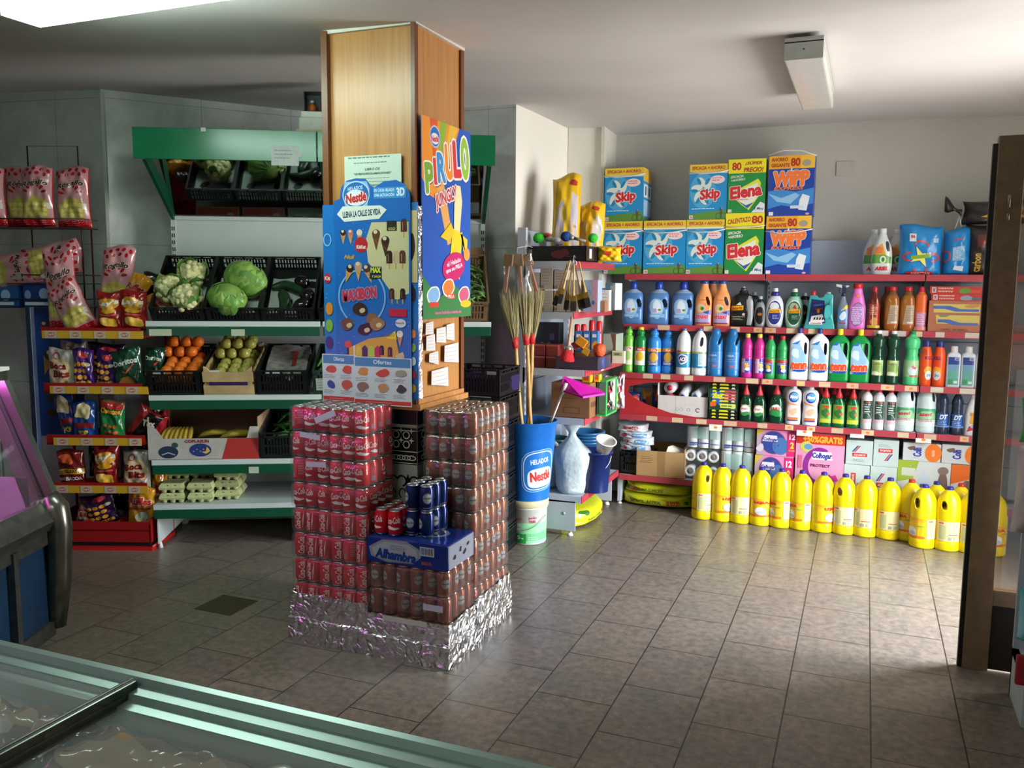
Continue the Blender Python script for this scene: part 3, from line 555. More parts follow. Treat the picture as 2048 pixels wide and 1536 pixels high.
def a_ace(A,W,H): A.rect(-.5*W,.16*H,.5*W,.5*H,'#2587b5');A.rect(-.5*W,.46*H,.5*W,.51*H,'#a9a94a');A.blob(.02*W,.34*H,.34*W,.11*H,'#f1f4f6',10,.15,3);A.blob(0,.34*H,.27*W,.085*H,'#2a4aa0',10,.15,3);A.text('ACE',.02*W,.34*H,.42*W,.08*H,'#ffffff',.06,.2,out='#c23a5a',ow=.03);A.rect(-.35*W,.49*H,-.1*W,.53*H,'#c94c52')
K('ace','white_bleach_bottle',1356,1387,657,2,JUG,'#e4e6e6',D=.1,cap=(.94,1,.26,.26,'#2f7cc4'),art=a_ace)
row_put('ace',[1371.5],2,['white bleach bottle with a blue cap showing its front label'],'bleach bottle','white bleach bottles')
K('aceside','white_bleach_bottle',1387,1419,657,2,JUG,'#e4e6e6',D=.1,cap=(.94,1,.26,.26,'#2f7cc4'),hole=(.3,.72,.22,.2,-.12),art=lambda A,W,H: (A.rect(-.5*W,.16*H,.5*W,.5*H,'#2587b5'),A.rect(-.5*W,.47*H,.5*W,.51*H,'#b5b55a'),A.rect(-.02*W,.2*H,.5*W,.46*H,'#cfdfe4'),A.lines(0.02*W,.4*W,.42*H,7,.03*H,'#7b95a2',.003)))
row_put('aceside',[1403],2,['white bleach bottle turned to show its open handle'],'bleach bottle','white bleach bottles')
K('bluelej','blue_bleach_bottle',1419,1451,657,2,[(a,b,c,d) for a,b,c,d in JUG[:-2]]+[(.96,.5,.5,2),(1,.28,.3,2)],'#1f6eac',D=.1,hole=(.62,.78,.16,.22,-.25),art=lambda A,W,H: (A.rect(-.5*W,.14*H,.5*W,.52*H,'#3a7ab8'),A.text('LEJIA',-.1*W,.44*H,.5*W,.045*H,'#c9dcea',.05),A.lines(-.4*W,.4*W,.36*H,2,.04*H,'#8fb3d6',.003),A.rect(-.12*W,.2*H,.14*W,.25*H,'#b06a86')))
row_put('bluelej',[1435,1469],2,['royal blue bleach bottle beside the white handle bottle','royal blue bleach bottle beside the magenta bottles'],'bleach bottle','royal blue bleach bottles')
WAI = [(0,.9,.9,2),(.015,1,1,2),(.42,1,1,2),(.44,.96,.96,2),(.47,.98,.98,2),(.5,.86,.86,2),(.6,.88,.88,2),(.62,.84,.84,2),(.7,.92,.92,2),(.76,.84,.84,2),(.84,.6,.6,2),(.9,.4,.4,2),(.93,.36,.36,2)]
for kd,x0,x1,yt,c,cc,l1,l2,l3,lb in (('magenta',1487,1511,667,'#c22b86','#d9cf52','#d9b3cf','#3d3a9a','#f0c23c',('magenta cleaner bottle with yellow cap beside the royal blue bottles','magenta cleaner bottle with yellow cap beside the green bottles')),('greenf',1533,1558,671,'#2e9a52','#b5262c','#3a3a92','#e8d23c','#c23832',('green cleaner bottle with red cap beside the magenta bottle','green cleaner bottle with red cap beside the white handle bottle'))):
    K(kd,'waisted_cleaner_bottle',x0,x1,yt,2,WAI,c,D=px_size(x0,x1,yt,yt,6.26)[0],cap=(.91,1,.42,.4,cc),art=lambda A,W,H: (A.rect(-.5*W,.12*H,.5*W,.44*H,l1),A.rect(-.1*W,.12*H,.5*W,.44*H,l2) if kd == 'magenta' else A.rect(-.5*W,.38*H,.5*W,.45*H,l3),A.star(.05*W,.28*H,.011,.02,8,l3 if kd == 'magenta' else l2),A.ell(.1*W,.2*H,.2*W,.035*H,'#e8ecf0'),A.lines(-.4*W,.3*W,.36*H,2,.03*H,'#f4f0f4',.003)))
    row_put(kd,[(x0+x1)/2,(x0+x1)/2+24],2,lb,'cleaner bottle','magenta bottles' if kd == 'magenta' else 'green bottles with red caps',jit=.4)
TEN = [(0,.86,.9,4),(.02,1,1,4),(.1,1,1,4.5),(.7,1,1,4.5),(.76,.96,.98,4),(.86,.55,.7,3),(.9,.3,.4,2.2),(.93,.2,.28,2)]
def a_ten(A,W,H): A.poly([(-.42*W,.16*H),(.4*W,.2*H),(.46*W,.4*H),(.1*W,.36*H),(.08*W,.66*H),(-.02*W,.76*H),(-.3*W,.72*H),(-.42*W,.6*H)],'#9cc6e2');A.blob(-.2*W,.52*H,.2*W,.1*H,'#d4e8f4',8,.3,3);A.poly([(-.42*W,.7*H),(.05*W,.78*H),(-.1*W,.7*H)],'#2a6fc0');A.ell(.02*W,.25*H,.44*W,.09*H,'#2348a0');A.text('tenn',0,.29*H,.74*W,.14*H,'#f0532a',.09,.15,.05,out='#f7f3ef',ow=.03);A.lines(-.3*W,.35*W,.17*H,1,.02*H,'#3a78c8',.004)
K('tennw','white_floor_cleaner_bottle',1584,1624,657,2,TEN,'#e6e8ea',D=.085,cap=(.88,1.01,.24,.22,'#23367e'),hole=(.6,.62,.15,.24,0),art=a_ten)
K('tenng','green_floor_cleaner_bottle',1663,1705,659,2,TEN,'#128a3d',D=.085,cap=(.88,1.01,.28,.26,'#ecd21c'),hole=(.6,.62,.18,.28,0),art=a_ten)
row_put('tennw',[1603.5,1643.5],2,['white floor cleaner bottle with handle and navy cap beside the green bottles','white floor cleaner bottle with handle beside the green yellow capped one'],'floor cleaner bottle','floor cleaner bottles with handles')
row_put('tenng',[1684.5,1725.5],2,['green floor cleaner bottle with yellow cap beside the white one','green floor cleaner bottle with yellow cap beside the dark green bottles'],'floor cleaner bottle','floor cleaner bottles with handles')
BUL = [(0,.9,.9,2),(.015,1,1,2),(.12,.98,.98,2),(.14,1,1,2),(.45,1,1,2),(.5,.9,.9,2),(.55,.78,.78,2),(.66,.78,.78,2),(.7,.94,.94,2),(.8,1,1,2),(.86,.88,.88,2),(.9,.5,.5,2),(.94,.4,.4,2)]
K('pine','dark_green_cleaner_bottle',1748,1777,661,2,BUL,M('#123c26',.06,noise=.02),D=.09,cap=(.94,1,.36,.34,'#e9edea'),art=lambda A,W,H: (A.rect(-.5*W,.16*H,.5*W,.45*H,'#b9c98a'),A.blob(.05*W,.3*H,.3*W,.09*H,'#7d9b4e',9,.3,5),A.lines(-.3*W,.35*W,.4*H,2,.03*H,'#44602a',.003),A.rect(-.35*W,.17*H,.1*W,.23*H,'#dfe6c9')))
row_put('pine',[1762.5,1792.5],2,['dark green see through cleaner bottle beside the green handle bottle','dark green see through cleaner bottle beside the mint green one'],'cleaner bottle','dark green cleaner bottles')
K('mint','mint_green_cleaner_bottle',1814,1847,662,2,BUL,'#4fc27c',D=.1,cap=(.93,1.0,.36,.34,'#1d7a44'),art=lambda A,W,H: (A.rect(-.5*W,.16*H,.5*W,.46*H,'#9cc894'),A.ell(.06*W,.28*H,.3*W,.09*H,'#c6d9d6'),A.star(.12*W,.33*H,.006,.017,5,'#c23a4c'),A.rect(-.1*W,.16*H,.4*W,.19*H,'#b8505c')))
row_put('mint',[1830.5],2,['mint green cleaner bottle with bulging shoulders'],'cleaner bottle')
AER = [(0,.92,.92,2),(.01,1,1,2),(.62,1,1,2),(.72,.9,.9,2),(.84,.68,.72,2),(.86,.62,.66,2)]
K('aer','orange_insecticide_can',1846,1872,680,2,AER,'#e4501c',D=.075,cap=(.84,1,.66,.5,'#232a6a'),art=lambda A,W,H: (A.text('KILL',0,.62*H,.6*W,.07*H,'#6a2360',.05),A.blob(.02*W,.3*H,.34*W,.14*H,'#f0a030',9,.25,3),A.ell(.02*W,.24*H,.28*W,.1*H,'#cfd3da'),A.text('3+1',.02*W,.24*H,.3*W,.06*H,'#3a3a3a',.04),A.blob(-.3*W,.74*H,.16*W,.06*H,'#b53c18',6,.3,5)))
row_put('aer',[1859,1886.5],2,['orange insecticide can with navy top beside the mint green bottle','orange insecticide can with navy top beside the flat white bottles'],'spray can','orange insecticide cans',jit=.5)
FLT = [(0,.94,.92,5),(.02,1,1,5),(.74,1,1,5),(.8,.94,.95,4),(.84,.66,.8,2.5),(.87,.5,.7,2)]
K('flatw','flat_white_bottle',1901,1930,692,2,FLT,'#d8dbdf',D=.06,cap=(.85,1,.54,.52,'#d5d3d2'),art=lambda A,W,H: (A.rect(-.38*W,.06*H,.38*W,.74*H,'#5f9b8f'),A.rect(-.38*W,.42*H,.38*W,.58*H,'#6d93b0'),A.rect(-.38*W,.56*H,.38*W,.74*H,'#2c3f7e'),A.rect(.05*W,.66*H,.38*W,.73*H,'#a9b4cc'),A.rect(-.3*W,.08*H,-.02*W,.2*H,'#3c8a5c'),A.rect(.05*W,.1*H,.3*W,.16*H,'#cfdcd6'),A.text('AMM',.21*W,.695*H,.22*W,.04*H,'#2c3f7e',.05)))
row_put('flatw',[1915.5,1945,1974],2,['flat white bottle with blue green label beside the orange cans','flat white bottle with blue green label, second from the orange cans','flat white bottle with blue green label half behind the door frame'],'cleaner bottle','flat white bottles',jit=.03)
DISH = [(0,.8,.9,2.5),(.02,.9,1,2.5),(.2,1,1,2.4),(.38,.92,.97,2.3),(.5,.9,.92,2.3),(.6,.78,.8,2.2),(.7,.5,.55,2),(.74,.38,.44,2)]
def nozz(c):
    def f(o,W,D,H,S): q = MB();q.lathe([(.4*W/2+.003,.72*H),(.46*W/2+.003,.73*H),(.44*W/2,.8*H),(.3*W/2,.86*H),(.2*W/2,.93*H),(.22*W/2,.94*H),(.2*W/2,.99*H),(.1*W/2,H)],M(c,.35),18);return [q.build('cap',o)]
    return f
K('fairy','dish_soap_bottle',1478,1506,768,3,DISH,M('#0c3a24',.08,noise=0),D=.06,extra=nozz('#c2303a'),art=lambda A,W,H: (A.ell(0,.33*H,.36*W,.14*H,'#e09a4a'),A.ell(0,.33*H,.32*W,.12*H,'#eef1ee'),A.text('FAIRY',0,.345*H,.5*W,.055*H,'#b8382c',.05),A.blob(0,.22*H,.25*W,.06*H,'#3f8a4a',8,.3,2),A.rect(-.3*W,.44*H,.3*W,.455*H,'#9fb59a')))
row_put('fairy',[1492,1519],3,['dark green dish soap bottle with red nozzle beside the scouring pad box','dark green dish soap bottle with red nozzle, second from the scouring pad box'],'dish soap bottle','dark green dish soap bottles')
K('fairy2','dish_soap_bottle',1537,1569,766,3,DISH,M('#0c3a24',.08,noise=0),D=.07,extra=nozz('#b52a34'),art=lambda A,W,H: (A.blob(0,.36*H,.4*W,.13*H,'#dfe9dd',10,.2,4),A.blob(0,.26*H,.36*W,.09*H,'#2e8a48',9,.25,5),A.text('FAIRY',0,.37*H,.6*W,.075*H,'#b8322c',.05)))
row_put('fairy2',[1553],3,['larger dark green dish soap bottle beside the white soap bottles'],'dish soap bottle','dark green dish soap bottles')
put('fairy',(onY(1523,800,6.44).x,6.45,ZS[3]),'dark green dish soap bottle at the back behind the two small ones','dish soap bottle','dark green dish soap bottles',.1)
MIS = [(0,.84,.9,2.4),(.02,.92,1,2.4),(.2,.98,1,2.4),(.36,.9,.95,2.3),(.46,.86,.92,2.3),(.6,.98,1,2.3),(.72,.98,1,2.2),(.82,.76,.85,2.1),(.86,.4,.5,2)]
K('mistol','white_dish_soap_bottle',1571,1604,764,3,MIS,'#e6e6e8',D=.07,cap=[(.84,.93,.36,.2,'#e4e6e6'),(.92,1,.16,.14,'#dfe2e2')],art=lambda A,W,H: (A.ell(.02*W,.66*H,.32*W,.13*H,'#3a3f96'),A.ell(.06*W,.67*H,.25*W,.1*H,'#5aa8da'),A.text('Mistol',.03*W,.67*H,.46*W,.08*H,'#ffffff',.07,.2,out='#2f3f96',ow=.03),A.poly([(-.4*W,.52*H),(-.4*W,.56*H),(.1*W,.5*H),(.3*W,.46*H),(0,.47*H)],'#ec9a62'),A.rect(-.32*W,.12*H,.3*W,.44*H,'#f0ddd2'),A.blob(0,.32*H,.2*W,.09*H,'#e9b59a',8,.3,2),A.rect(-.32*W,.12*H,.3*W,.18*H,'#e07a3e'),A.rect(-.32*W,.09*H,.3*W,.12*H,'#3a4aa0')))
row_put('mistol',[1587.5,1621.5],3,['white curvy dish soap bottle beside the dark green bottles','white curvy dish soap bottle beside the small green bottles'],'dish soap bottle','white curvy dish soap bottles',jit=.03)
for i,x in enumerate((1580,1615)): put('mistol',(onY(x,800,6.36).x,6.37,ZS[3]),'white curvy dish soap bottle standing in the second row','dish soap bottle','white curvy dish soap bottles in the second row',.1)
K('smallg','small_green_soap_bottle',1638,1666,771,3,DISH,M('#0f5a30',.08,noise=0),D=.06,extra=nozz('#c9222a'),art=lambda A,W,H: (A.rect(-.36*W,.1*H,.4*W,.56*H,'#6b9a3c'),A.blob(.02*W,.34*H,.3*W,.12*H,'#2f6e30',9,.25,7),A.rect(-.36*W,.1*H,.4*W,.2*H,'#c2c83c'),A.rect(-.15*W,.46*H,.25*W,.53*H,'#b8432e'),A.rect(.1*W,.3*H,.35*W,.36*H,'#c2503c')),wf=1.02)
row_put('smallg',[1652,1678,1706.5],3,['small green soap bottle with red nozzle beside the white curvy bottle','small green soap bottle between two others of its kind','small green soap bottle beside the white red capped bottles'],'dish soap bottle','small green soap bottles')
for x in (1641,1668,1695): put('smallg',(onY(x,800,6.36).x,6.37,ZS[3]),'small green soap bottle at the back with only its red nozzle showing','dish soap bottle','small green soap bottles in the second row',.1)
RC = [(0,.92,.92,2),(.01,1,1,2),(.72,1,1,2),(.8,.85,.85,2),(.87,.45,.45,2),(.9,.4,.4,2)]
K('redcap','white_red_capped_bottle',1722,1746,773,3,RC,'#dcdedd',D=.08,cap=[(.86,.95,.46,.4,'#c0242c'),(.94,1,.24,.2,'#c0242c')],art=lambda A,W,H: (A.rect(-.3*W,.16*H,.44*W,.68*H,'#2c4a3c'),A.lines(-.2*W,.36*W,.58*H,4,.055*H,'#dfe6df',.006),A.ring(-.1*W,.24*H,.45*W,.16*H,.003,'#b6c6bd',20,0,110),A.rect(-.3*W,.16*H,.44*W,.25*H,'#d9b3ba'),A.rect(-.1*W,.63*H,.3*W,.66*H,'#b8392f')))
row_put('redcap',[1734,1758.5,1782],3,['white red capped bottle beside the small green soap bottles','middle one of the white red capped bottles','white red capped bottle beside the big white handle bottles'],'cleaner bottle','white red capped bottles')
for x in (1727,1751): put('redcap',(onY(x,800,6.36).x,6.37,ZS[3]),'white red capped bottle standing in the row behind','cleaner bottle','white red capped bottles in the second row')
K('asevi','white_handle_jug',1791,1832,775,3,[(0,.92,.92,2.2),(.015,1,1,2.2),(.12,1,1,2.2),(.13,.97,.97,2.2),(.15,1,1,2.2),(.55,1,1,2.2),(.58,.97,.97,2.2),(.75,.98,.98,2.1),(.88,.82,.84,2),(.95,.6,.62,2),(1,.3,.34,2)],'#cfdedc',D=.13,hole=(.6,.82,.14,.22,.12),art=lambda A,W,H: (A.rect(-.5*W,.3*H,.46*W,.56*H,'#4d9c72'),A.poly([(-.5*W,.4*H),(-.2*W,.5*H),(.3*W,.5*H),(.46*W,.42*H),(.46*W,.2*H),(-.5*W,.2*H)],'#a3cf9a'),A.text('asevi',-.05*W,.43*H,.6*W,.08*H,'#c2405a',.06,.25,.05),A.rect(-.5*W,.14*H,.46*W,.3*H,'#dde8e4'),A.lines(-.4*W,.4*W,.3*H,2,.03*H,'#c46a8a',.005)))
row_put('asevi',[1811.5,1853.5],3,['big white handle jug with green label beside the red capped bottles','big white handle jug with green label beside the dark blue bottles'],'cleaner bottle','big white handle jugs',jit=.03)
K('dt','dark_blue_cleaner_bottle',1873,1900,778,3,WAI,M('#2b3448',.12,noise=.02),D=.08,cap=(.92,1,.3,.28,'#2440a8'),art=lambda A,W,H: (A.rect(-.48*W,.16*H,.48*W,.46*H,'#2f5fa8'),A.text('DT',.05*W,.39*H,.6*W,.1*H,'#e4ecf6',.07,.3,out='#1d3a78'),A.lines(-.35*W,.4*W,.29*H,3,.035*H,'#9fb8dc',.004),A.rect(-.48*W,.16*H,.48*W,.2*H,'#6c8cc2')))
row_put('dt',[1887,1916],3,['dark blue cleaner bottle with blue cap beside the white handle jug','dark blue cleaner bottle with blue cap beside the white and yellow bottle'],'cleaner bottle','dark blue cleaner bottles',jit=.05)
K('whity','white_yellow_label_bottle',1931,1961,787,3,[(0,.94,.9,3),(.02,1,1,3),(.5,.98,1,2.8),(.68,.8,.9,2.5),(.82,.5,.6,2.1),(.9,.32,.4,2)],'#dedede',D=.075,cap=(.88,1,.34,.32,'#dfe0dc'),hole=(.72,.5,.14,.22,.2),art=lambda A,W,H: (A.poly([(-.2*W,.3*H),(.3*W,.26*H),(.28*W,.5*H),(-.1*W,.58*H)],'#dd9a26'),A.rect(-.2*W,.48*H,.12*W,.56*H,'#c08a30'),A.poly([(-.35*W,.1*H),(.4*W,.18*H),(.4*W,.22*H),(-.2*W,.24*H)],'#b8343c'),A.blob(.1*W,.23*H,.2*W,.05*H,'#a9a4d0',7,.3,3)))
row_put('whity',[1946],3,['white bottle with slanted yellow label beside the dark blue bottles'],'cleaner bottle')
BW,BH = .158,.404
BLE = [(0,.9,.9,2),(.012,.98,.98,2),(.03,1,1,2),(.14,1,1,2),(.15,.975,.975,2),(.165,.985,.985,2),(.475,.985,.985,2),(.49,1,1,2),(.62,.99,.99,2),(.74,.92,.92,2),(.84,.72,.72,2),(.9,.5,.5,2),(.945,.27,.28,2),(.96,.22,.22,2)]
def a_lejia(rot):
    def f(A,W,H):
        c = W*math.pi
        def at(x): return ((x+rot*W+c/2) % c)-c/2
        z0,z1 = .165*H,.475*H
        X = lambda x: W/2*math.sin(max(-1.4,min(1.4,at(x)/(W/2))))
        def seg(a,b,y0,y1,col):
            n = 7;pts = [a+(b-a)*i/n for i in range(n+1)]
            for i in range(n):
                u,v = at(pts[i]),at(pts[i+1])
                if v > u and v > -.46*c/2*2*.55 and u < .46*c/2*2*.55 and -1.42 < v/(W/2) and u/(W/2) < 1.42: A.rect(W/2*math.sin(max(-1.42,u/(W/2))),y0,W/2*math.sin(min(1.42,v/(W/2))),y1,col)
        seg(-.55*W,.55*W,z0,z1,'#f0c21c');seg(-.55*W,.55*W,z1-.05*H,z1,'#f2b227');seg(-.5*W,.5*W,z0,z0+.035*H,'#e8742a');seg(-.55*W,.55*W,z1-.012*H,z1-.006*H,'#ea8a2a')
        seg(.57*W,1.45*W,z0,z1,'#e9dca0');seg(.62*W,.8*W,z1-.04*H,z1-.02*H,'#d4504a');seg(1.0*W,1.35*W,z0+.1*H,z0+.112*H,'#c4484a');seg(.65*W,.9*W,z0+.03*H,z1-.06*H,'#c9c68e');seg(1.0*W,1.12*W,z0+.02*H,z0+.07*H,'#a9a88a');seg(1.2*W,1.32*W,z0+.02*H,z0+.07*H,'#b3b08e')
        u = at(.02*W)
        if abs(u) < .42*W: A.text('LEJIA',X(.02*W),z1-.065*H,.62*W*max(.35,math.cos(u/(W/2))),.052*H,'#d2342a',.07)
        u = at(.0)
        if abs(u) < .5*W: A.blob(X(0.0),z0+.1*H,.24*W*max(.3,math.cos(u/(W/2))),.075*H,'#e8ecf0',8,.12,3);A.blob(X(0.02*W),z0+.075*H,.2*W*max(.3,math.cos(u/(W/2))),.03*H,'#b9c4d6',8,.2,4)
        u = at(.36*W)
        if abs(u) < .5*W: A.rect(X(.36*W)-.15*W*math.cos(u/(W/2)),z1-.12*H,X(.36*W)+.12*W*math.cos(u/(W/2)),z1-.105*H,'#7fae5a')
    return f
for kd,hole,rt in (('ble0',(.45,.735,.15,.12,-.06),-.75),('ble1',(.93,.70,.2,.17,0),.35),('ble2',None,-1.0),('ble3',(.97,.68,.16,.15,0),.05),('ble4',None,-.42),('ble5',(-.4,.72,.18,.13,.12),-1.0),('ble6',None,-1.15),('ble7',(-.55,.72,.16,.15,.05),-.45)):
    bottle_kind(kd,'bleach_jug',BW,BH,BLE,'#ecd005',D=BW,cap=[(.945,.985,.27,.26,'#2c2a86'),(.985,1.0,.25,.22,'#2c2a86')],hole=hole,art=a_lejia(rt),rough=.3,k=36)
bl = [('ble0',1406,1040,'yellow bleach jug with open handle standing next to the soil bags'),('ble1',1444,1037,'yellow bleach jug, second from the soil bags'),('ble2',1482,1043,'yellow bleach jug, third from the soil bags'),('ble3',1522,1046,'yellow bleach jug showing its whole red lettering'),
      ('ble4',1562,1050,'yellow bleach jug, fifth from the soil bags'),('ble4',1603,1054,'yellow bleach jug in front of the big pink tissue pack, nearer the soil bags'),('ble1',1646,1058,'yellow bleach jug in front of the middle of the big pink tissue pack'),('ble5',1689,1060,'yellow bleach jug with a handle hole facing the room beside the white serviette boxes'),
      ('ble6',1732,1065,'yellow bleach jug with cream label in front of the white serviette boxes'),('ble2',1779,1069,'yellow bleach jug with dented shoulders before the puppy tissue pack'),('ble7',1849,1085,'yellow bleach jug pushed forward, the nearer one to the soil bags'),('ble5',1899,1089,'yellow bleach jug pushed forward, beside the other forward one'),('ble2',1946,1092,'yellow bleach jug half hidden by the brown door leaf'),('ble3',1990,1097,'yellow bleach jug seen through the glass of the door leaf')]
for kd,x,yb,lb in bl:
    p = onZ(x,yb,0);d = Vector((p.x,p.y)).normalized()*(BW/2);Yc = 5.985 if x > 1830 else min(6.105,p.y+d.y);put(kd,(onY(x,1000,Yc).x,Yc,0),lb,'bleach bottle','yellow bleach jugs on the floor',0)
def redcap_copy(x,yb,Y,lb,red):
    o = put('ble4' if red else 'ble0',(onY(x,1000,Y).x,Y,0),lb,'bleach bottle','yellow bleach jugs on the floor')
    if red:
        for ch in list(o.children):
            if ch.name.startswith('cap'): ch.data = ch.data.copy();ch.data.materials[0] = M('#c8382a',.35)
redcap_copy(1822,0,6.113,'yellow bleach jug with red cap behind the forward jugs, nearer the serviette boxes',True);redcap_copy(1872,0,6.113,'yellow bleach jug with blue cap squeezed between the two forward jugs',False);redcap_copy(1921,0,6.113,'yellow bleach jug with red cap near the door leaf',True)
# ================================================================== RED-LIPPED SHELVING along the back wall
RED = M('#a93a44',.45,noise=.05,nscale=4);GREYM = M('#b9bec6',.42,noise=.03,nscale=4);PANEL = M('#aab4c4',.45,noise=.03,nscale=3);PTAG = M('#d0b694',.6,noise=.03)
def tags(par,pxs,Y,zc,zh,plane=None,colr='#cdb48f'):
    for j,(a,b,*r) in enumerate(pxs):
        xa = onY(a,700,Y).x;xb = onY(b,700,Y).x;mb = MB();h = zh;mb.box(xa,xb,-.0014,0,zc-h/2,zc+h/2,M(r[1] if len(r) > 1 else ('#d0b694' if j % 3 else '#c9a98c'),.6))
        if r and r[0]: A = Art();A.ell(0,0,.012,.008,r[0],10);A.into(mb,flat(((xa+xb)/2,-.0014,zc),(1,0,0),(0,0,1)),0)
        o = mb.build('price_tag',par);o.location = (0,Y,0)
rk = thing('red_lipped_shelving','three bay metal shelving with red front lips along the back wall','shelving',(0,0,0))
XB = [-1.662,-.655,.352,1.36]
mb = MB()
for i in range(3):
    for z0,z1 in ((.02,.44),(.445,.86),(.865,1.28),(1.285,1.68),(1.685,1.975)): mb.box(XB[i]+.012,XB[i+1]-.012,6.565,6.585,z0,z1,PANEL)
mb.build('back_panel',rk)
for x in XB:
    mb = MB();mb.box(x-.012,x+.012,6.545,6.60,0,1.98,GREYM)
    for i in range(60): mb.box(x-.006,x-.002,6.5435,6.546,.06+i*.032,.078+i*.032,M('#3a3e44',.6));mb.box(x+.002,x+.006,6.5435,6.546,.06+i*.032,.078+i*.032,M('#3a3e44',.6))
    mb.build('upright',rk)
O = '#e8852a'
TG = [[],[(1314,1338),(1406,1423),(1460,1478,O),(1506,1522,O),(1529,1550,O),(1571,1594),(1615,1638),(1746,1775,None,'#c3bdae'),(1781,1810,None,'#b9b5ad'),(1820,1843),(1869,1887,None,'#c9bfb0'),(1928,1958,None,'#c9bfb0')],
      [(1287,1307),(1323,1342),(1370,1388),(1429,1453),(1494,1519),(1527,1548,O),(1596,1613,'#e6d22e'),(1641,1664),(1697,1721,O),(1766,1793,O),(1814,1839,O),(1866,1892,None,'#c9bfb0'),(1925,1957,None,'#c9bfb0')],
      [(1296,1318),(1348,1370),(1397,1418),(1453,1479),(1521,1541),(1577,1594,O),(1621,1638,O),(1671,1695),(1732,1757,O),(1805,1828),(1859,1884),(1932,1950,O)],[]]
for r_,z in enumerate(ZS):
    Y0S = YF[r_]
    for i in range(3):
        mb = MB();x0,x1 = XB[i]+.004,XB[i+1]-.004;mb.box(x0,x1,Y0S+.004,6.56,z-.028,z-.001,GREYM)
        if r_ < 4:
            for xx in (x0,x1-.003): mb.prism([(Y0S+.01,z-.028),(6.56,z-.028),(6.56,z-.075)],xx,xx+.003,GREYM,axis='x')
        s = mb.build('shelf',rk);q = MB();q.rbox(x0,x1,Y0S-.003,Y0S+.006,z-.04,z+.003,RED,.003);q.build('price_rail',s)
        tg = [t for t in TG[r_] if x0 <= onY((t[0]+t[1])/2,700,Y0S).x < x1];tags(s,tg,Y0S-.003,z-.018,.034)
Y0S = 6.18
for a,b,yt,yb,oc in ((1418,1444,849,861,O),(1593,1625,857,871,O),(1700,1729,866,875,'#e6c6c0'),(1831,1863,874,885,O)):
    p = onY(a,yb,Y0S-.01);q = onY(b,yt,Y0S-.01);mb = MB();mb.box(p.x,q.x,Y0S-.0075,Y0S-.006,min(p.z,q.z),.668,M('#e9e4d8',.6));A = Art();A.ell(0,0,.013,.009,oc,10);A.into(mb,flat(((p.x+q.x)/2,Y0S-.0075,(p.z+q.z)/2),(1,0,0),(0,0,1)),0);mb.build('price_card',rk)
for x in XB:
    mb = MB();mb.box(x-.012,x+.012,6.24,6.56,.02,.205,GREYM);mb.cyl((x,6.26,0),(x,6.26,.012),.018,.012,M('#d9d9d6',.5),12);mb.build('base_foot',rk)
mb = MB();z = ZS[3];zt = ZS[2]-.04
xa = -1.655;mb.prism([(xa,z+.002),(-1.02,z+.002),(-1.28,z+.03),(-1.45,z+.08),(-1.56,z+.13),(-1.60,z+.17),(-1.59,z+.21),(-1.45,zt-.03),(-1.05,zt-.001),(xa,zt-.001)],Y0S+.008,Y0S+.013,M('#b02a2c',.5));mb.build('red_corner_board',rk)
def carton(name,label,cat,X0,X1,Y,dep,Z0,Z1,side,art=None,group=None,rz=0,topc=None,sideart=None,rough=.35,extra=None,rr=.003):
    cx = (X0+X1)/2;W,H = X1-X0,Z1-Z0;mb = MB();mb.rbox(-W/2,W/2,0,dep,0,H,M(side,rough,noise=.02),rr);o = mb.build(name,None,(cx,Y,Z0),rz);tag(o,label,cat,group)
    if art: A = Art();art(A,W,H);q = MB();A.into(q,flat((0,0,0),(1,0,0),(0,0,1)),0,rough);q.build('front_print',o)
    if sideart: A = Art();sideart(A,dep,H);q = MB();A.into(q,flat((W/2,0,0),(0,1,0),(0,0,1)),0,rough);q.build('side_print',o)
    if extra: extra(o,W,dep,H)
    return o
def strap(o,W,D,H,z=.78,sag=.02,c='#e3e3da'):
    q = MB();pts = [(-W/2-.003,D*.5,z*H),(-W/2-.003,-.004,z*H-.3*sag),(-W*.2,-.008,z*H-sag),(W*.2,-.008,z*H-.8*sag),(W/2+.003,-.004,z*H+.2*sag),(W/2+.003,D*.5,z*H+.01)]
    q.tube(pts,.004,M(c,.4),6);return q.build('carry_strap',o)
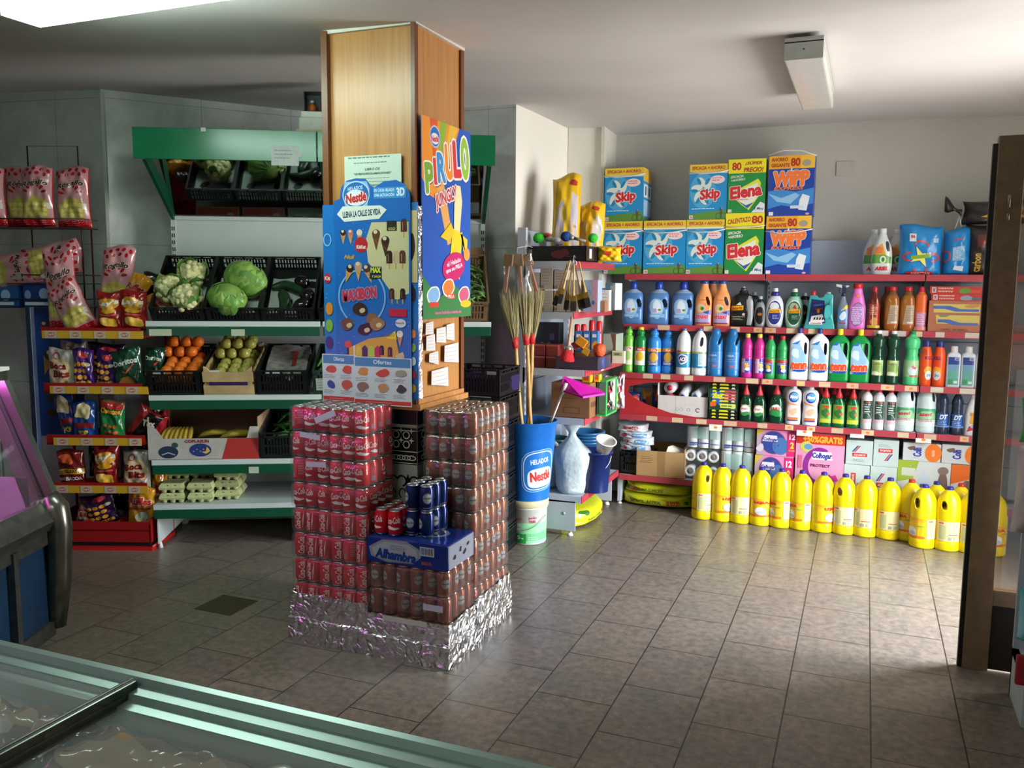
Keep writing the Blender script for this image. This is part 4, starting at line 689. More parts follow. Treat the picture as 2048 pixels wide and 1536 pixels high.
def a_skip(A,W,H):
    A.rect(-W/2,0,W/2,H*.865,'#1f8fcf');A.rect(-W/2,H*.865,W/2,H,'#e9c53c');A.rect(-W/2,H*.835,W/2,H*.868,'#ece6d2');A.text('EFICACIA + AHORRO',0,H*.935,W*.86,H*.06,'#b0452a',.05)
    cx,cy = -.14*W,.52*H;A.ell(cx,cy,.34*W,.32*H,'#4fa8da',30)
    for k_ in range(6):
        a = math.radians(90+60*k_+8);A.ell(cx+.17*W*math.cos(a),cy+.17*H*math.sin(a)*.95,.15*W,.055*H,'#dfe9e2',14,a+.5)
    for k_ in range(6):
        a = math.radians(58+60*k_);A.ell(cx+.22*W*math.cos(a),cy+.2*H*math.sin(a),.1*W,.03*H,'#1a86b8',12,a)
    A.ell(cx,cy,.03*W,.03*H,'#d9cf6a');A.ell(.24*W,.72*H,.19*W,.075*H,'#f0d9dc');A.lines(.1*W,.38*W,.74*H,2,.04*H,'#d8606a',.006)
    A.poly([(-W/2,0),(W/2,0),(W/2,.17*H),(.1*W,.15*H),(-W/2,.1*H)],'#5d8f3e');A.text('Skip',.05*W,.44*H,.52*W,.23*H,'#d22a30',.06,.12,.12,out='#e9eef0',ow=.035)
    A.lines(-.42*W,.25*W,.19*H,1,.02*H,'#d9ecf4',.005);A.rect(-.48*W,.01*H,-.38*W,.08*H,'#e0d2dc');A.text('70',-.43*W,.04*H,.07*W,.04*H,'#b02a44',.04)
    A.ring(.3*W,.06*H,.022,.022,.003,'#39413a',12);A.ring(.42*W,.06*H,.022,.022,.003,'#39413a',12);A.blob(.36*W,.14*H,.03*W,.05*H,'#5b5248',6,.3,1);A.ell(.37*W,.2*H,.013*W,.02*H,'#c99a7a',8)
def a_skipside(A,W,H): A.rect(0,0,W,H*.865,'#2a8cc8');A.rect(0,H*.75,W,H,'#e8b93a');A.rect(.1*W,.45*H,.9*W,.7*H,'#dfe6ee');A.text('1',.5*W,.58*H,.2*W,.16*H,'#2c3f6e',.05);A.rect(.1*W,.1*H,.9*W,.4*H,'#9fc3e0');A.rect(0,0,W,.08*H,'#5d8f3e')
def BX(x0,x1,yt,yb,Y): a = onY(x0,(yt+yb)/2,Y);b = onY(x1,(yt+yb)/2,Y);return a.x,b.x,onY((x0+x1)/2,yb,Y).z,onY((x0+x1)/2,yt,Y).z
YB = 6.26;z0 = ZS[0]+.0015;zm = BX(1290,1374,441,441,YB)[2]
def skip(x0,x1,z_,zt,lb,Y=YB,st=True): a,b,_,_ = BX(x0,x1,400,400,Y);return carton('washing_powder_box',lb,'washing powder box',a,b,Y,.15,z_,zt,'#2487c4',a_skip,'blue washing powder boxes',0,None,a_skipside,extra=(lambda o,W,D,H: strap(o,W,D,H,.81 if st else .87,.015)))
skip(1209,1286,z0,zm,'blue powder box behind the yellow bag, bottom of the pair by the wall edge');skip(1289,1374,z0,zm,'blue powder box with nothing stacked on it');skip(1375,1451,z0,zm,'blue powder box next to the lower green box')
zt = BX(1209,1286,336,336,YB)[2]
skip(1209,1286,zm+.001,zt,'blue powder box on top of the pair by the wall edge',YB,False);skip(1378,1454,zm+.001,zt,'blue powder box on top, leaning against the green box',YB,False)
skip(1216,1293,zm+.001,zt,'blue powder box hidden behind the upper one by the wall edge',YB+.155,False)
def a_elena(v):
    def f(A,W,H):
        A.rect(-W/2,0,W/2,H*.75,'#1f8a40');A.rect(-W/2,H*.74,W/2,H,'#ece02a')
        if v: A.text('80',-.28*W,.87*H,.24*W,.14*H,'#b8332c',.05);A.text('¡SÚPER',.17*W,.92*H,.44*W,.085*H,'#a83a30',.04,.2);A.text('PRECIO!',.17*W,.8*H,.52*W,.085*H,'#a83a30',.04,.2)
        else: A.text('CALENTAZO',-.15*W,.88*H,.6*W,.08*H,'#b03a30',.04,.2,.12);A.text('80',.32*W,.89*H,.28*W,.12*H,'#b8332c',.06);A.text('LAVADOS',.3*W,.77*H,.28*W,.035*H,'#b8332c',.04)
        A.text('EFICACIA',-.26*W,.68*H,.34*W,.045*H,'#e8efe2',.05,.2,.1);A.text('+AHORRO',-.23*W,.62*H,.38*W,.045*H,'#e8efe2',.05,.2,.1)
        A.poly([(-.36*W,.3*H),(-.28*W,.42*H),(0,.52*H),(.3*W,.63*H),(.38*W,.55*H),(.33*W,.3*H),(.08*W,.05*H),(-.1*W,.14*H)],'#dfe23c');A.poly([(-.3*W,.3*H),(-.25*W,.4*H),(.3*W,.56*H),(.3*W,.3*H),(.06*W,.09*H),(-.08*W,.16*H)],'#e9ede2');A.poly([(-.24*W,.24*H),(.04*W,.08*H),(.22*W,.2*H),(0,.14*H)],'#2a5fb0')
        A.text('Elena',-.02*W,.4*H,.84*W,.22*H,'#cf2c33',.07,.1,.12,out='#f2efe6',ow=.03);A.lines(-.42*W,.1*W,.24*H,1,.02*H,'#d87a92',.006)
        A.poly([(.15*W,0),(.5*W,0),(.5*W,.16*H),(.38*W,.2*H)],'#dfe9ee');A.text('3 Maq',.34*W,.07*H,.26*W,.06*H,'#2c4a78',.02,.2);A.rect(-.48*W,.01*H,-.38*W,.07*H,'#e6d9c9')
    return f
def a_wipp(A,W,H):
    A.rect(-W/2,0,W/2,H*.79,'#1d3f9c');A.rect(-W/2,H*.785,W/2,H,'#eaa828');A.rect(.2*W,H*.785,W/2,H,'#f0bf3a');A.ell(.32*W,.87*H,.1*W,.055*H,'#a39a8a');A.text('AHORRO',-.27*W,.94*H,.36*W,.06*H,'#9c3a24',.05);A.text('GIGANTE',-.25*W,.845*H,.4*W,.06*H,'#9c3a24',.05);A.text('80',.08*W,.89*H,.2*W,.13*H,'#a8341f',.05)
    A.poly([(-W/2,.42*H),(-.2*W,.44*H),(.1*W,.4*H),(W/2,.46*H),(W/2,.2*H),(.1*W,.14*H),(-.2*W,.18*H),(-W/2,.12*H)],'#3f86d0');A.poly([(-W/2,.38*H),(-.3*W,.24*H),(0,.2*H),(.2*W,.34*H),(.1*W,.38*H),(-.2*W,.3*H)],'#8fc0e8')
    A.star(0,.72*H,.012,.04,4,'#cfe0f4',0);A.text('WiPP',.0*W,.62*H,.76*W,.24*H,'#ee7a3a',.1,.06,.02,out='#c9cfe6',ow=.02);A.text('EXPRESS',-.05*W,.46*H,.66*W,.055*H,'#ee7a3a',.05,.25)
    A.poly([(.18*W,.1*H),(.36*W,.08*H),(.42*W,.32*H),(.26*W,.36*H),(.2*W,.26*H)],'#e4ecf4');A.rect(0,.12*H,.3*W,.17*H,'#cfdcee');A.rect(-.47*W,.01*H,-.37*W,.07*H,'#e4dfe6');A.ell(.38*W,.03*H,.045*W,.018*H,'#d9a0ac')
a,b,c,zl = BX(1450,1527,426,547,6.256);carton('washing_powder_box','lower green and yellow washing powder box standing on the shelf','washing powder box',a,b,6.256,.15,z0,zl,'#1f8a40',a_elena(0),'green washing powder boxes',extra=lambda o,W,D,H: strap(o,W,D,H,.79,.01))
a,b,c,d_ = BX(1456,1531,318,425,6.256);carton('washing_powder_box','upper green and yellow washing powder box with the number eighty','washing powder box',a,b,6.256,.15,zl+.001,d_,'#1f8a40',a_elena(1),'green washing powder boxes')
a,b,c,zl = BX(1531,1621,432,547,6.256);carton('washing_powder_box','lower dark blue and orange washing powder box standing on the shelf','washing powder box',a,b,6.256,.17,z0,zl,'#1d3f9c',a_wipp,'dark blue washing powder boxes',extra=lambda o,W,D,H: strap(o,W,D,H,.76,.02))
a,b,c,d_ = BX(1537,1628,311,431,6.256);carton('washing_powder_box','upper dark blue and orange washing powder box, highest on the shelf','washing powder box',a,b,6.256,.17,zl+.001,d_,'#1d3f9c',a_wipp,'dark blue washing powder boxes',extra=lambda o,W,D,H: strap(o,W,D,H,1.0,-.035))
K('ariel','white_liquid_detergent_bottle',1740,1785,457,0,[(0,.8,.85,2.6),(.02,.88,.95,2.6),(.2,1,1,2.5),(.45,.98,.98,2.4),(.6,.86,.9,2.3),(.76,.56,.66,2.1),(.88,.36,.46,2),(.92,.32,.42,2)],'#d9dedd',D=.09,cap=(.9,1,.36,.34,'#dfe2e0'),hole=(.5,.62,.16,.22,.18),
  art=lambda A,W,H: (A.poly([(-.42*W,.36*H),(-.3*W,.58*H),(0,.68*H),(.1*W,.55*H),(.2*W,.42*H)],'#e9a428'),A.rect(-.3*W,.46*H,.02*W,.6*H,'#e07a4c'),A.poly([(-.46*W,.24*H),(-.42*W,.44*H),(.1*W,.44*H),(.44*W,.38*H),(.42*W,.22*H)],'#5f9a44'),A.ring(.06*W,.33*H,.15*W,.085*H,.01,'#dfe8cf',14),A.ell(.06*W,.33*H,.07*W,.04*H,'#2f7a3a'),A.rect(-.46*W,.2*H,.44*W,.25*H,'#d7ddd2'),A.text('ARIEL',.02*W,.14*H,.62*W,.08*H,'#c92a3c',.08,.2)),wf=.95)
Yk = 6.33;put('ariel',(onY(1763,520,Yk).x,Yk,ZS[0]),'white liquid detergent bottle standing in front of the other two','detergent bottle','white liquid detergent bottles');put('ariel',(onY(1746,520,Yk+.1).x,Yk+.1,ZS[0]),'white liquid detergent bottle behind, nearer the powder boxes','detergent bottle','white liquid detergent bottles');put('ariel',(onY(1792,520,Yk+.12).x,Yk+.12,ZS[0]),'white liquid detergent bottle behind, touching the blue star bag','detergent bottle','white liquid detergent bottles')
def pillow(W,H,D,seed=0,pinch=.9,top=0,wr=.006,bot=0,lean=0):
    q = random.Random(seed);ph = [q.uniform(0,6.28) for _ in range(8)]
    def f(side):
        def g(u,v,off=0):
            x = (u-.5)*W;z = v*H;e = (1-abs(2*u-1)**3)**.6*(1-abs(2*v-1)**5)**.5 if 0 < u < 1 and 0 < v < 1 else 0
            cr = wr*(math.sin(9*u+ph[0]+4*v)*math.sin(7*v+ph[1])+.6*math.sin(21*u+ph[2]+3*v)*math.sin(15*v+ph[3]))
            x *= 1-.06*math.sin(math.pi*v)*pinch;x += .01*W*math.sin(6*v+ph[4])*abs(2*u-1)
            z += top*H*.04*math.sin(5*u+ph[5])*v
            y = -side*(D/2*e+cr*min(1,e*2)*side)-lean*z;return (x,y-side*off,z)
        return g
    return f
def bag(name,label,cat,W,H,D,base,art=None,loc=(0,0,0),rz=0,rx=0,ry=0,seed=0,group=None,rough=.22,wr=.006,top=1,lean=0,crimp=None,metal=0):
    F = pillow(W,H,D,seed,wr=wr,top=top,lean=lean);mb = MB();m = M(base,rough,metal,noise=.03,bump=.25,bscale=30,spec=.6)
    mb.grid(lambda u,v: F(1)(u,v),30,36,m);mb.grid(lambda u,v: F(-1)(1-u,v),12,14,m)
    if crimp:
        cm = M(crimp,rough)
        for v0,v1 in ((0,.05),(.95,1)): mb.grid(lambda u,v: F(1)(u,v0+(v1-v0)*v,.0015+.001*(int(u*40) % 2)),40,2,cm)
    o = mb.build(name,None,loc);o.rotation_euler = (rx,ry,rz);tag(o,label,cat,group)
    if art: A = Art();art(A,W,H);q = MB();A.into(q,lambda x,z,d: F(1)(max(.001,min(.999,x/W+.5)),max(.001,min(.999,z/H)),d+.0012+wr*.25),.015,rough,spec=.6);q.build('print',o)
    return o
def a_star(A,W,H):
    A.star(.02*W,.36*H,.075*W*1.5,.36*W,4,'#2a5fae',.5);A.star(.02*W,.36*H,.07*W*1.3,.28*W,4,'#e9e06a',.5)
    for i in range(4): a = math.radians(45+90*i-45);A.ring(.02*W+.27*W*math.cos(a),.36*H+.24*H*math.sin(a),.045,.03,.012,'#c94440',12,math.degrees(a)-100,math.degrees(a)+100)
    A.poly([(-.22*W,.30*H),(.24*W,.36*H),(.25*W,.43*H),(-.22*W,.37*H)],'#7ba83c');A.rect(-.28*W,.65*H,-.12*W,.8*H,'#e4e9ee');A.text('86',-.2*W,.745*H,.1*W,.06*H,'#c23a44',.05);A.rect(.28*W,.67*H,.4*W,.76*H,'#aac8e0');A.rect(-.3*W,.0,.3*W,.07*H,'#b8323c');A.text('AMATTAM',.02*W,.035*H,.44*W,.045*H,'#e8c8c4',.04)
a,b,c,d_ = BX(1797,1886,449,549,6.26);bag('washing_powder_bag','bright blue washing powder bag with a yellow star on the top shelf','washing powder bag',b-a,d_-c+.0,.13,'#1f86cc',a_star,((a+b)/2,6.30,ZS[0]),seed=3,wr=.004,top=1)
a,b,c,d_ = BX(1890,1940,455,549,6.28)
o = bag('washing_powder_bag','bright blue washing powder bag turned sideways next to the star bag','washing powder bag',b-a+.02,d_-c,.17,'#1f86cc',lambda A,W,H: (A.rect(-.2*W,.3*H,.25*W,.6*H,'#6fb4e0'),A.lines(-.18*W,.22*W,.57*H,9,.03*H,'#d4e6f2',.004),A.text('OMO',0,.75*H,.3*W,.05*H,'#c23a44',.04),A.poly([(-.15*W,.12*H),(.2*W,.08*H),(.22*W,.18*H),(-.1*W,.2*H)],'#d4dde6'),A.ring(-.44*W,.42*H,.03,.04,.01,'#c94440',12)),((a+b)/2,6.32,ZS[0]),seed=6,wr=.004)
q = MB();q.tube([(-.03,.02,.26),(-.01,0,.33),(0,0,.38),(.012,0,.33),(.03,.02,.26)],.004,M('#d9dede',.3),6);q.build('carry_handle',o)
def a_coal(A,W,H): A.rect(-.3*W,.55*H,.3*W,.8*H,'#5e2a22');A.text('carbon',-.3*W,.25*H,.36*H,.05,'#c9a436',.03,0,math.pi/2);A.rect(.1*W,.06*H,.35*W,.5*H,'#2a2320');A.text('PETROLEO',.24*W,.28*H,.4*H,.04,'#d8b43a',.05,0,math.pi/2);A.blob(0,.66*H,.16*W,.08*H,'#a8402c',8,.3,2)
a = onY(1937,500,6.3).x;bag('charcoal_sack','dark brown charcoal sack standing upright with yellow lettering','charcoal sack',.30,.33,.2,'#2a2120',a_coal,(a+.13,6.33,ZS[0]),seed=9,wr=.008,rough=.4)
def a_coal2(A,W,H): A.poly([(-.1*W,.2*H),(.45*W,.3*H),(.45*W,.8*H),(-.1*W,.6*H)],'#2a2320');A.poly([(-.3*W,.3*H),(-.05*W,.2*H),(.35*W,.22*H),(.35*W,.62*H),(.0*W,.66*H)],'#c99b2a');A.text('carbon',.12*W,.42*H,.3*W,.2*H,'#3a2a1c',.04,.2)
o = bag('charcoal_sack','dark charcoal sack lying on top of the upright one, neck tied','charcoal sack',.50,.15,.16,'#241d1b',a_coal2,(a+.20,6.34,ZS[0]+.325),seed=11,wr=.008,rough=.4)
q = MB();q.rings([[(-.25-.02*i,.05*s_*math.cos(t),.075+.05*s_*math.sin(t)+.012*i) for t in [k_*math.pi/5 for k_ in range(10)]] for i,s_ in enumerate((.5,.25,.2,.55,.95,1.05))],M('#1d1a17',.4,bump=.4));q.build('tied_neck',o)
a,b,c,d_ = BX(1857,1968,602,659,6.26);zc_ = ZS[1]+.0015
carton('baking_paper_display_box','brown display carton with yellow and blue baking paper pictures','carton',a,b-.012,6.26,.2,zc_,d_,'#a5725c',lambda A,W,H: (A.rect(-.5*W,0,.5*W,H,'#a8684a'),[A.poly([(-.42*W+k_*.06*W,H*(.9-.36*k_)),(.46*W,H*(.9-.36*k_)),(.46*W,H*(.62-.36*k_)),(-.4*W+k_*.06*W,H*(.62-.36*k_))],'#cdbb62') for k_ in (0,1)],[A.poly([(-.42*W+k_*.1*W,H*(.84-.44*k_)),(-.1*W,H*(.84-.44*k_)),(.1*W,H*(.74-.44*k_)),(.44*W,H*(.74-.44*k_)),(.44*W,H*(.66-.44*k_)),(0,H*(.66-.44*k_)),(-.2*W,H*(.74-.44*k_)),(-.42*W+k_*.1*W,H*(.74-.44*k_))],'#4a64a8') for k_ in (0,1)],A.blob(.3*W,.85*H,.12*W,.06*H,'#b98c4a',7,.3,2),A.blob(-.2*W,.52*H,.1*W,.06*H,'#8a7a6a',7,.3,3),A.text('PAPEL HORNO',.0*W,.07*H,.5*W,.07*H,'#6a3a28',.03)))
fz = onY(1910,588,6.215).z;ft = onY(1910,573,6.215).z
def a_foil(v): return lambda A,W,H: (A.rect(-W/2,0,W/2,H,'#b8352f'),A.rect(-.46*W,.15*H,-.38*W,.85*H,'#d9dfe8'),A.text('30',-.42*W,.5*H,.05*W,.5*H,'#7a3a30',.05,0,math.pi),A.text('Aluminio',-.2*W,.3*H,.3*W,.26*H,'#e8cfc4',.05,0,math.pi),A.text('doméstico',-.2*W,.7*H,.3*W,.26*H,'#e8cfc4',.05,0,math.pi),A.blob(.18*W,.5*H,.14*W,.35*H,'#5a8a3a' if v else '#8a95a4',9,.3,4),A.rect(.28*W,.1*H,.46*W,.5*H,'#c94a34' if v else '#5a6170'))
carton('aluminium_foil_box','long red aluminium foil box lying on the brown carton, lower of two','foil box',a+.01,b-.01,6.26,.06,d_+.001,fz,'#b8352f',a_foil(0),'red foil boxes');carton('aluminium_foil_box','long red aluminium foil box with green vegetable picture, topmost','foil box',a+.0,b-.02,6.26,.06,fz+.001,ft,'#b8352f',a_foil(1),'red foil boxes')
carton('aluminium_foil_box','red foil box standing on end beside the brown carton','foil box',b-.01,b+.03,6.26,.06,zc_,onY(1971,602,6.215).z,'#a82f35',lambda A,W,H: A.text('domestico',0,.5*H,.6*H,.018,'#e0b8b4',.04,0,math.pi/2))
a,b,c,d_ = BX(1315,1417,760,833,6.225);z4 = ZS[3]+.0015
t = thing('open_white_carton','open white cardboard tray holding rolls in front of the red board','carton',((a+b)/2,6.225,z4));W = b-a;hh = d_-z4;wm = M('#cfc9c4',.7,noise=.03)
mb = MB();mb.box(-W/2,W/2,0,.004,0,hh*.56,wm);mb.box(-W/2,W/2,.24,.244,0,hh,wm);mb.box(-W/2,-W/2+.004,0,.244,0,hh*.9,wm);mb.box(W/2-.004,W/2,0,.244,0,hh*.93,wm);mb.box(-W/2,W/2,0,.244,0,.004,wm);mb.build('tray',t)
A = Art();A.rect(-.14*W,.0,-.135*W,hh*.56,'#9a948f');[A.ring(x*W,.2*hh,.012,.012,.002,'#8a8f9c',12) for x in (-.1,-.02,.12)];A.ring(.3*W,.2*hh,.016,.016,.005,'#3a3a3e',10,20,320);q = MB();A.into(q,flat((0,0,0),(1,0,0),(0,0,1)),0);q.build('front_print',t)
def roll(name,label,x,y,z,r,L_,col,endc,tilt,film=True,group='wrapped rolls in the white tray'):
    m = M(col,.3,bump=.3,bscale=60);mb = MB();mb.cyl((0,0,0),(0,L_,0),r,r*1.02,m,20);mb.cyl((0,-.002,0),(0,.001,0),r*.5,r*.5,M(endc,.4),14);o = mb.build(name,None,(x,y,z));o.rotation_euler = tilt;return tag(o,label,'roll',group)
cx_ = (a+b)/2
roll('wrapped_roll','red and white wrapped round pack, upper one in the white tray',cx_-.10,6.24,z4+.205,.042,.16,'#c9c3c6','#b8283c',(0,0,0));roll('wrapped_roll','red wrapped round pack, lower one in the white tray',cx_-.10,6.24,z4+.115,.044,.16,'#b8505c','#c2283c',(0,0,0))
roll('wrapped_roll','white wrapped bag roll beside the red packs in the tray',cx_-.0,6.235,z4+.15,.032,.17,'#dcdfe4','#3a56a8',(.45,0,-.2));roll('wrapped_roll','white wrapped bag roll at the open end of the tray',cx_+.09,6.235,z4+.155,.034,.17,'#d3d7dd','#5a70ac',(.35,0,-.45))
a,b,c,d_ = BX(1417,1479,778,820,6.205)
def pads(A,W,H):
    A.rect(-W/2,0,W/2,H,'#14160f')
    for i in range(11):
        y = .04*H+i*.088*H
        for x,w_ in ((-.32,.16),(.02,.34),(.34,.14)): A.poly([((x-w_/2)*W,y),((x+w_/2)*W,y),((x+w_/2-.03)*W,y+.045*H),((x-w_/2+.03)*W,y+.045*H)],'#d2cf22' if x < .3 else '#cfd3b0')
za = onY(1447,838,6.205).z;zt_ = onY(1447,765,6.205).z
o = carton('scouring_pad_box','black box of scouring pads with yellow bars and a green picture panel','box',a+.004,b-.012,6.205,.2,z4,zt_,'#17180f',pads)
A = Art();W,H = b-a,d_-c;W = W*.92;A.rect(-W/2,0,W/2,H,'#1b5a34');A.rect(-W/2+.004,.004,W/2-.004,H-.004,'#1f3f3a');A.blob(-.2*W,.6*H,.25*W,.3*H,'#2a5fb0',9,.3,3);A.text('Azul',-.2*W,.68*H,.32*W,.26*H,'#e6e03a',.08,.2,-.2);A.blob(-.35*W,.25*H,.1*W,.12*H,'#e2602a',8,.3,5)
for i in range(4): A.rect(.04*W,(.86-.13*i)*H,.44*W,(.94-.13*i)*H,'#c44a5a')
A.rect(-.1*W,.1*H,.44*W,.3*H,'#d6d860');A.lines(-.06*W,.4*W,.17*H,1,.02,'#4a5a2a',.008);q = MB();A.into(q,flat((0,-.001,c-z4),(1,0,0),(0,0,1)),0);q.build('picture_panel',o)
for i,(x0_,x1_,y0_,y1_,c1,lb) in enumerate(((1250,1281,806,828,'#e2b23a','yellow and navy pack low behind the red corner board'),(1250,1281,784,805,'#2b3f8c','navy and orange pack behind the red corner board'),(1281,1300,782,826,'#e0a92c','shiny yellow pack standing behind the red corner board'),(1300,1316,772,828,'#4a1e1c','dark red pack deep in the corner behind the yellow one'))):
    a,b,c,d_ = BX(x0_,x1_,y0_,y1_,6.3);bag('snack_pack' if i > 9 else 'cleaning_cloth_pack',lb,'pack',b-a,d_-c,.06,c1,lambda A,W,H: (A.rect(-.4*W,.3*H,.4*W,.6*H,'#27398a' if c1 != '#2b3f8c' else '#d98a3a'),A.ell(.2*W,.6*H,.2*W,.2*H,'#c84a3a')),((a+b)/2,6.31+.02*i,z4+(.066 if i == 1 else 0)),seed=20+i,wr=.003)
z5 = ZS[4]+.0015
a,b,c,d_ = BX(1273,1369,897,948,6.215)
t = thing('open_cardboard_box','open brown cardboard box with loose cards on the lowest shelf','box',((a+b)/2,6.215,z5),.03);W = b-a;H = onY(1320,903,6.215).z-z5;km = M('#ab8658',.75,noise=.04,nscale=10)
mb = MB();mb.box(-W/2,W/2,0,.004,0,H,km);mb.box(-W/2,W/2,.27,.274,0,H*1.15,km);mb.box(-W/2,-W/2+.004,0,.274,0,H*1.08,km);mb.box(W/2-.004,W/2,0,.274,0,H*1.12,km);mb.box(-W/2,W/2,0,.274,0,.004,km);mb.add([(-W/2,.27,H*1.1),(-W/2+.01,.1,H*1.3),(W/2-.02,.12,H*1.28),(W/2,.27,H*1.1)],[(0,1,2,3)],km);mb.build('box',t)
A = Art();A.rect(-.06*W,0,.1*W,H,'#96744a');A.lines(-.4*W,-.15*W,.75*H,4,.07*H,'#8a6b45',.004);q = MB();A.into(q,flat((0,0,0),(1,0,0),(0,0,1)),0);q.build('tape',t)
for i in range(5): mb = MB();mb.box(-.06,.06,-.001,.001,0,.045,M('#d6cfba',.7));o = mb.build('loose_card',None,(t.location.x+.09+.004*i,6.26+.018*i,z5+H*.86));o.rotation_euler = (-.3,.35,.3);tag(o,'small cream card sticking out of the open cardboard box','card','loose cards in the cardboard box')
pw = M('#d4d8d6',.5,bump=.25,bscale=50);film = clearfilm('clear_film')
def tpack(label,x0,x1,yt,z0_,zt_,Y,cols,layers,rows=2,axis='z',tint='#dfe9e6',art=None,cat='toilet paper',group=None):
    a,b = onY(x0,860,Y).x,onY(x1,860,Y).x;W,H = b-a,zt_-z0_;o = thing('toilet_paper_pack',label,cat,((a+b)/2,Y,z0_),0,group)
    r = W/cols/2;L_ = H/layers
    if axis == 'z':
        for i in range(cols):
            for k_ in range(layers):
                for j in range(rows): mb = MB();mb.lathe([(.02,0),(r*.93,.001),(r*.98,.006),(r*.98,L_-.006),(r*.93,L_-.001),(.02,L_)],pw,18);mb.lathe([(.02,L_),(.02,L_-.05)],M('#9a8a74',.8),12,cap=False);mb.build('toilet_roll',o,(-W/2+r*(2*i+1),r*(2*j+1),k_*L_))
        dep = 2*r*rows
    else:
        for i in range(cols):
            for k_ in range(layers): mb = MB();rr_ = min(r,L_/2)*.98;mb.rings([[(q_*math.cos(t_),y_,q_*math.sin(t_)) for t_ in [2*math.pi*n_/20 for n_ in range(20)]] for q_,y_ in ((.021,.05),(.021,0),(rr_*.95,0),(rr_,.004),(rr_,.1),(rr_*.95,.104),(.021,.104))],pw,True,False);mb.rings([[(.021*math.cos(t_),y_,.021*math.sin(t_)) for t_ in [2*math.pi*n_/14 for n_ in range(14)]] for y_ in (.03,.002)],M('#7d7064',.8),True,True);mb.build('toilet_roll',o,(-W/2+r*(2*i+1),0,L_*(k_+.5)))
        dep = .104
    F = MB();F.rbox(-W/2-.003,W/2+.003,-.003,dep+.003,-.0005,H+.003,film,.012);F.build('plastic_wrap',o)
    if art: A = Art();art(A,W,H);q = MB();A.into(q,flat((0,-.0035,0),(1,0,0),(0,0,1)),0,.3);q.build('print',o)
    return o
def a_tp(A,W,H): A.rect(-.32*W,.45*H,.15*W,.95*H,clear_tint);A.rect(.2*W,.45*H,.48*W,.95*H,clear_tint);A.rect(-.4*W,.22*H,.2*W,.27*H,'#2d3c92');A.rect(.2*W,.2*H,.47*W,.23*H,'#2d3c92');A.text('suave',-.28*W,.16*H,.26*W,.1*H,'#2d3c92',.05,.3)
clear_tint = M('#9fc4bc',.3,alpha=.55,noise=0)
h1 = onY(1405,897,6.26).z;h2 = onY(1405,850,6.26).z
tpack('pack of bare toilet rolls lying with their round ends facing out',1370,1440,0,z5,h1,6.25,3,2,axis='y',group='toilet roll packs')
tpack('upright toilet roll pack resting on the pack with round ends',1374,1441,0,h1+.004,min(h2,.63),6.25,3,1,art=a_tp,group='toilet roll packs')
h3 = onY(1478,905,6.24).z
tpack('lower upright toilet roll pack beside the pink tissue packs',1443,1509,0,z5,h3,6.235,3,1,art=a_tp,group='toilet roll packs');tpack('upper upright toilet roll pack beside the pink tissue packs',1443,1511,0,h3+.004,min(onY(1478,856,6.25).z,.64),6.25,3,1,art=a_tp,group='toilet roll packs')
def soft(name,label,cat,x0,x1,z0_,zt_,Y,dep,col,art,group=None,rows=(3,1)):
    a,b = onY(x0,890,Y).x,onY(x1,890,Y).x;W,H = b-a,zt_-z0_;bm = bmesh.new();bmesh.ops.create_cube(bm,size=1);bmesh.ops.subdivide_edges(bm,edges=bm.edges[:],cuts=5,use_grid_fill=True)
    for v in bm.verts:
        x,y,z = v.co*2;k_ = .996+.004*math.cos(x*math.pi*rows[0]) if abs(y) > .99 else 1
        e = .06;v.co = Vector((x*W/2*(1-e*.3*(y*y)*(z*z)),dep/2+y*dep/2*k_*(1-.05*x*x),H/2+z*H/2*(1-.03*x*x*y*y)))
    bmesh.ops.bevel(bm,geom=[e_ for e_ in bm.edges if e_.is_boundary],offset=.001);mb = MB();mb.bm(bm,M(col,.25,noise=.02,bump=.2,bscale=35),True);o = mb.build(name,None,((a+b)/2,Y,z0_));tag(o,label,cat,group)
    A = Art();art(A,W,H);q = MB();fn_ = lambda x,z,d: (x,(dep/2-dep/2*(.996+.004*math.cos(2*x/W*math.pi*rows[0]))*(1-.05*(2*x/W)**2))-d-.0035,z);A.into(q,fn_,.03,.25);q.build('print',o);return o
def a_pinks(A,W,H): A.rect(-W/2,0,W/2,H,'#d48ab4');A.rect(-W/2,0,-.3*W,H,'#b8a2b4');A.poly([(-.5*W,.7*H),(-.3*W,H),(-.5*W,H)],'#d2b24a');A.ell(-.08*W,.52*H,.32*W,.46*H,'#c2506c',26);A.ell(-.08*W,.52*H,.3*W,.44*H,'#34458e',26);A.ell(.1*W,.4*H,.2*W,.34*H,'#4a6ea4',20);A.poly([(-.36*W,.56*H),(-.3*W,.8*H),(0,.8*H),(.03*W,.56*H)],'#dcd6e4');A.text('Colhogar',-.15*W,.63*H,.36*W,.16*H,'#2c3a80',.04,.15);A.rect(.26*W,.02*H,.5*W,.98*H,'#c92a6c');A.text('12',.38*W,.78*H,.14*W,.2*H,'#f2dfe8',.06);A.text('2',.38*W,.46*H,.08*W,.24*H,'#f0c23a',.07);A.text('Gratis',.38*W,.26*H,.16*W,.08*H,'#f0a030',.04);A.blob(-.42*W,.3*H,.08*W,.15*H,'#d9cfdc',7,.3,2)
h4 = onY(1552,912,6.225).z
soft('pink_toilet_paper_pack','small pink and blue toilet paper pack, lower of two','toilet paper',1511,1589,z5,h4,6.215,.22,'#d48ab4',a_pinks,'pink paper packs');soft('pink_toilet_paper_pack','small pink and blue toilet paper pack, upper of two','toilet paper',1513,1594,h4+.002,.648,6.215,.22,'#d48ab4',a_pinks,'pink paper packs')
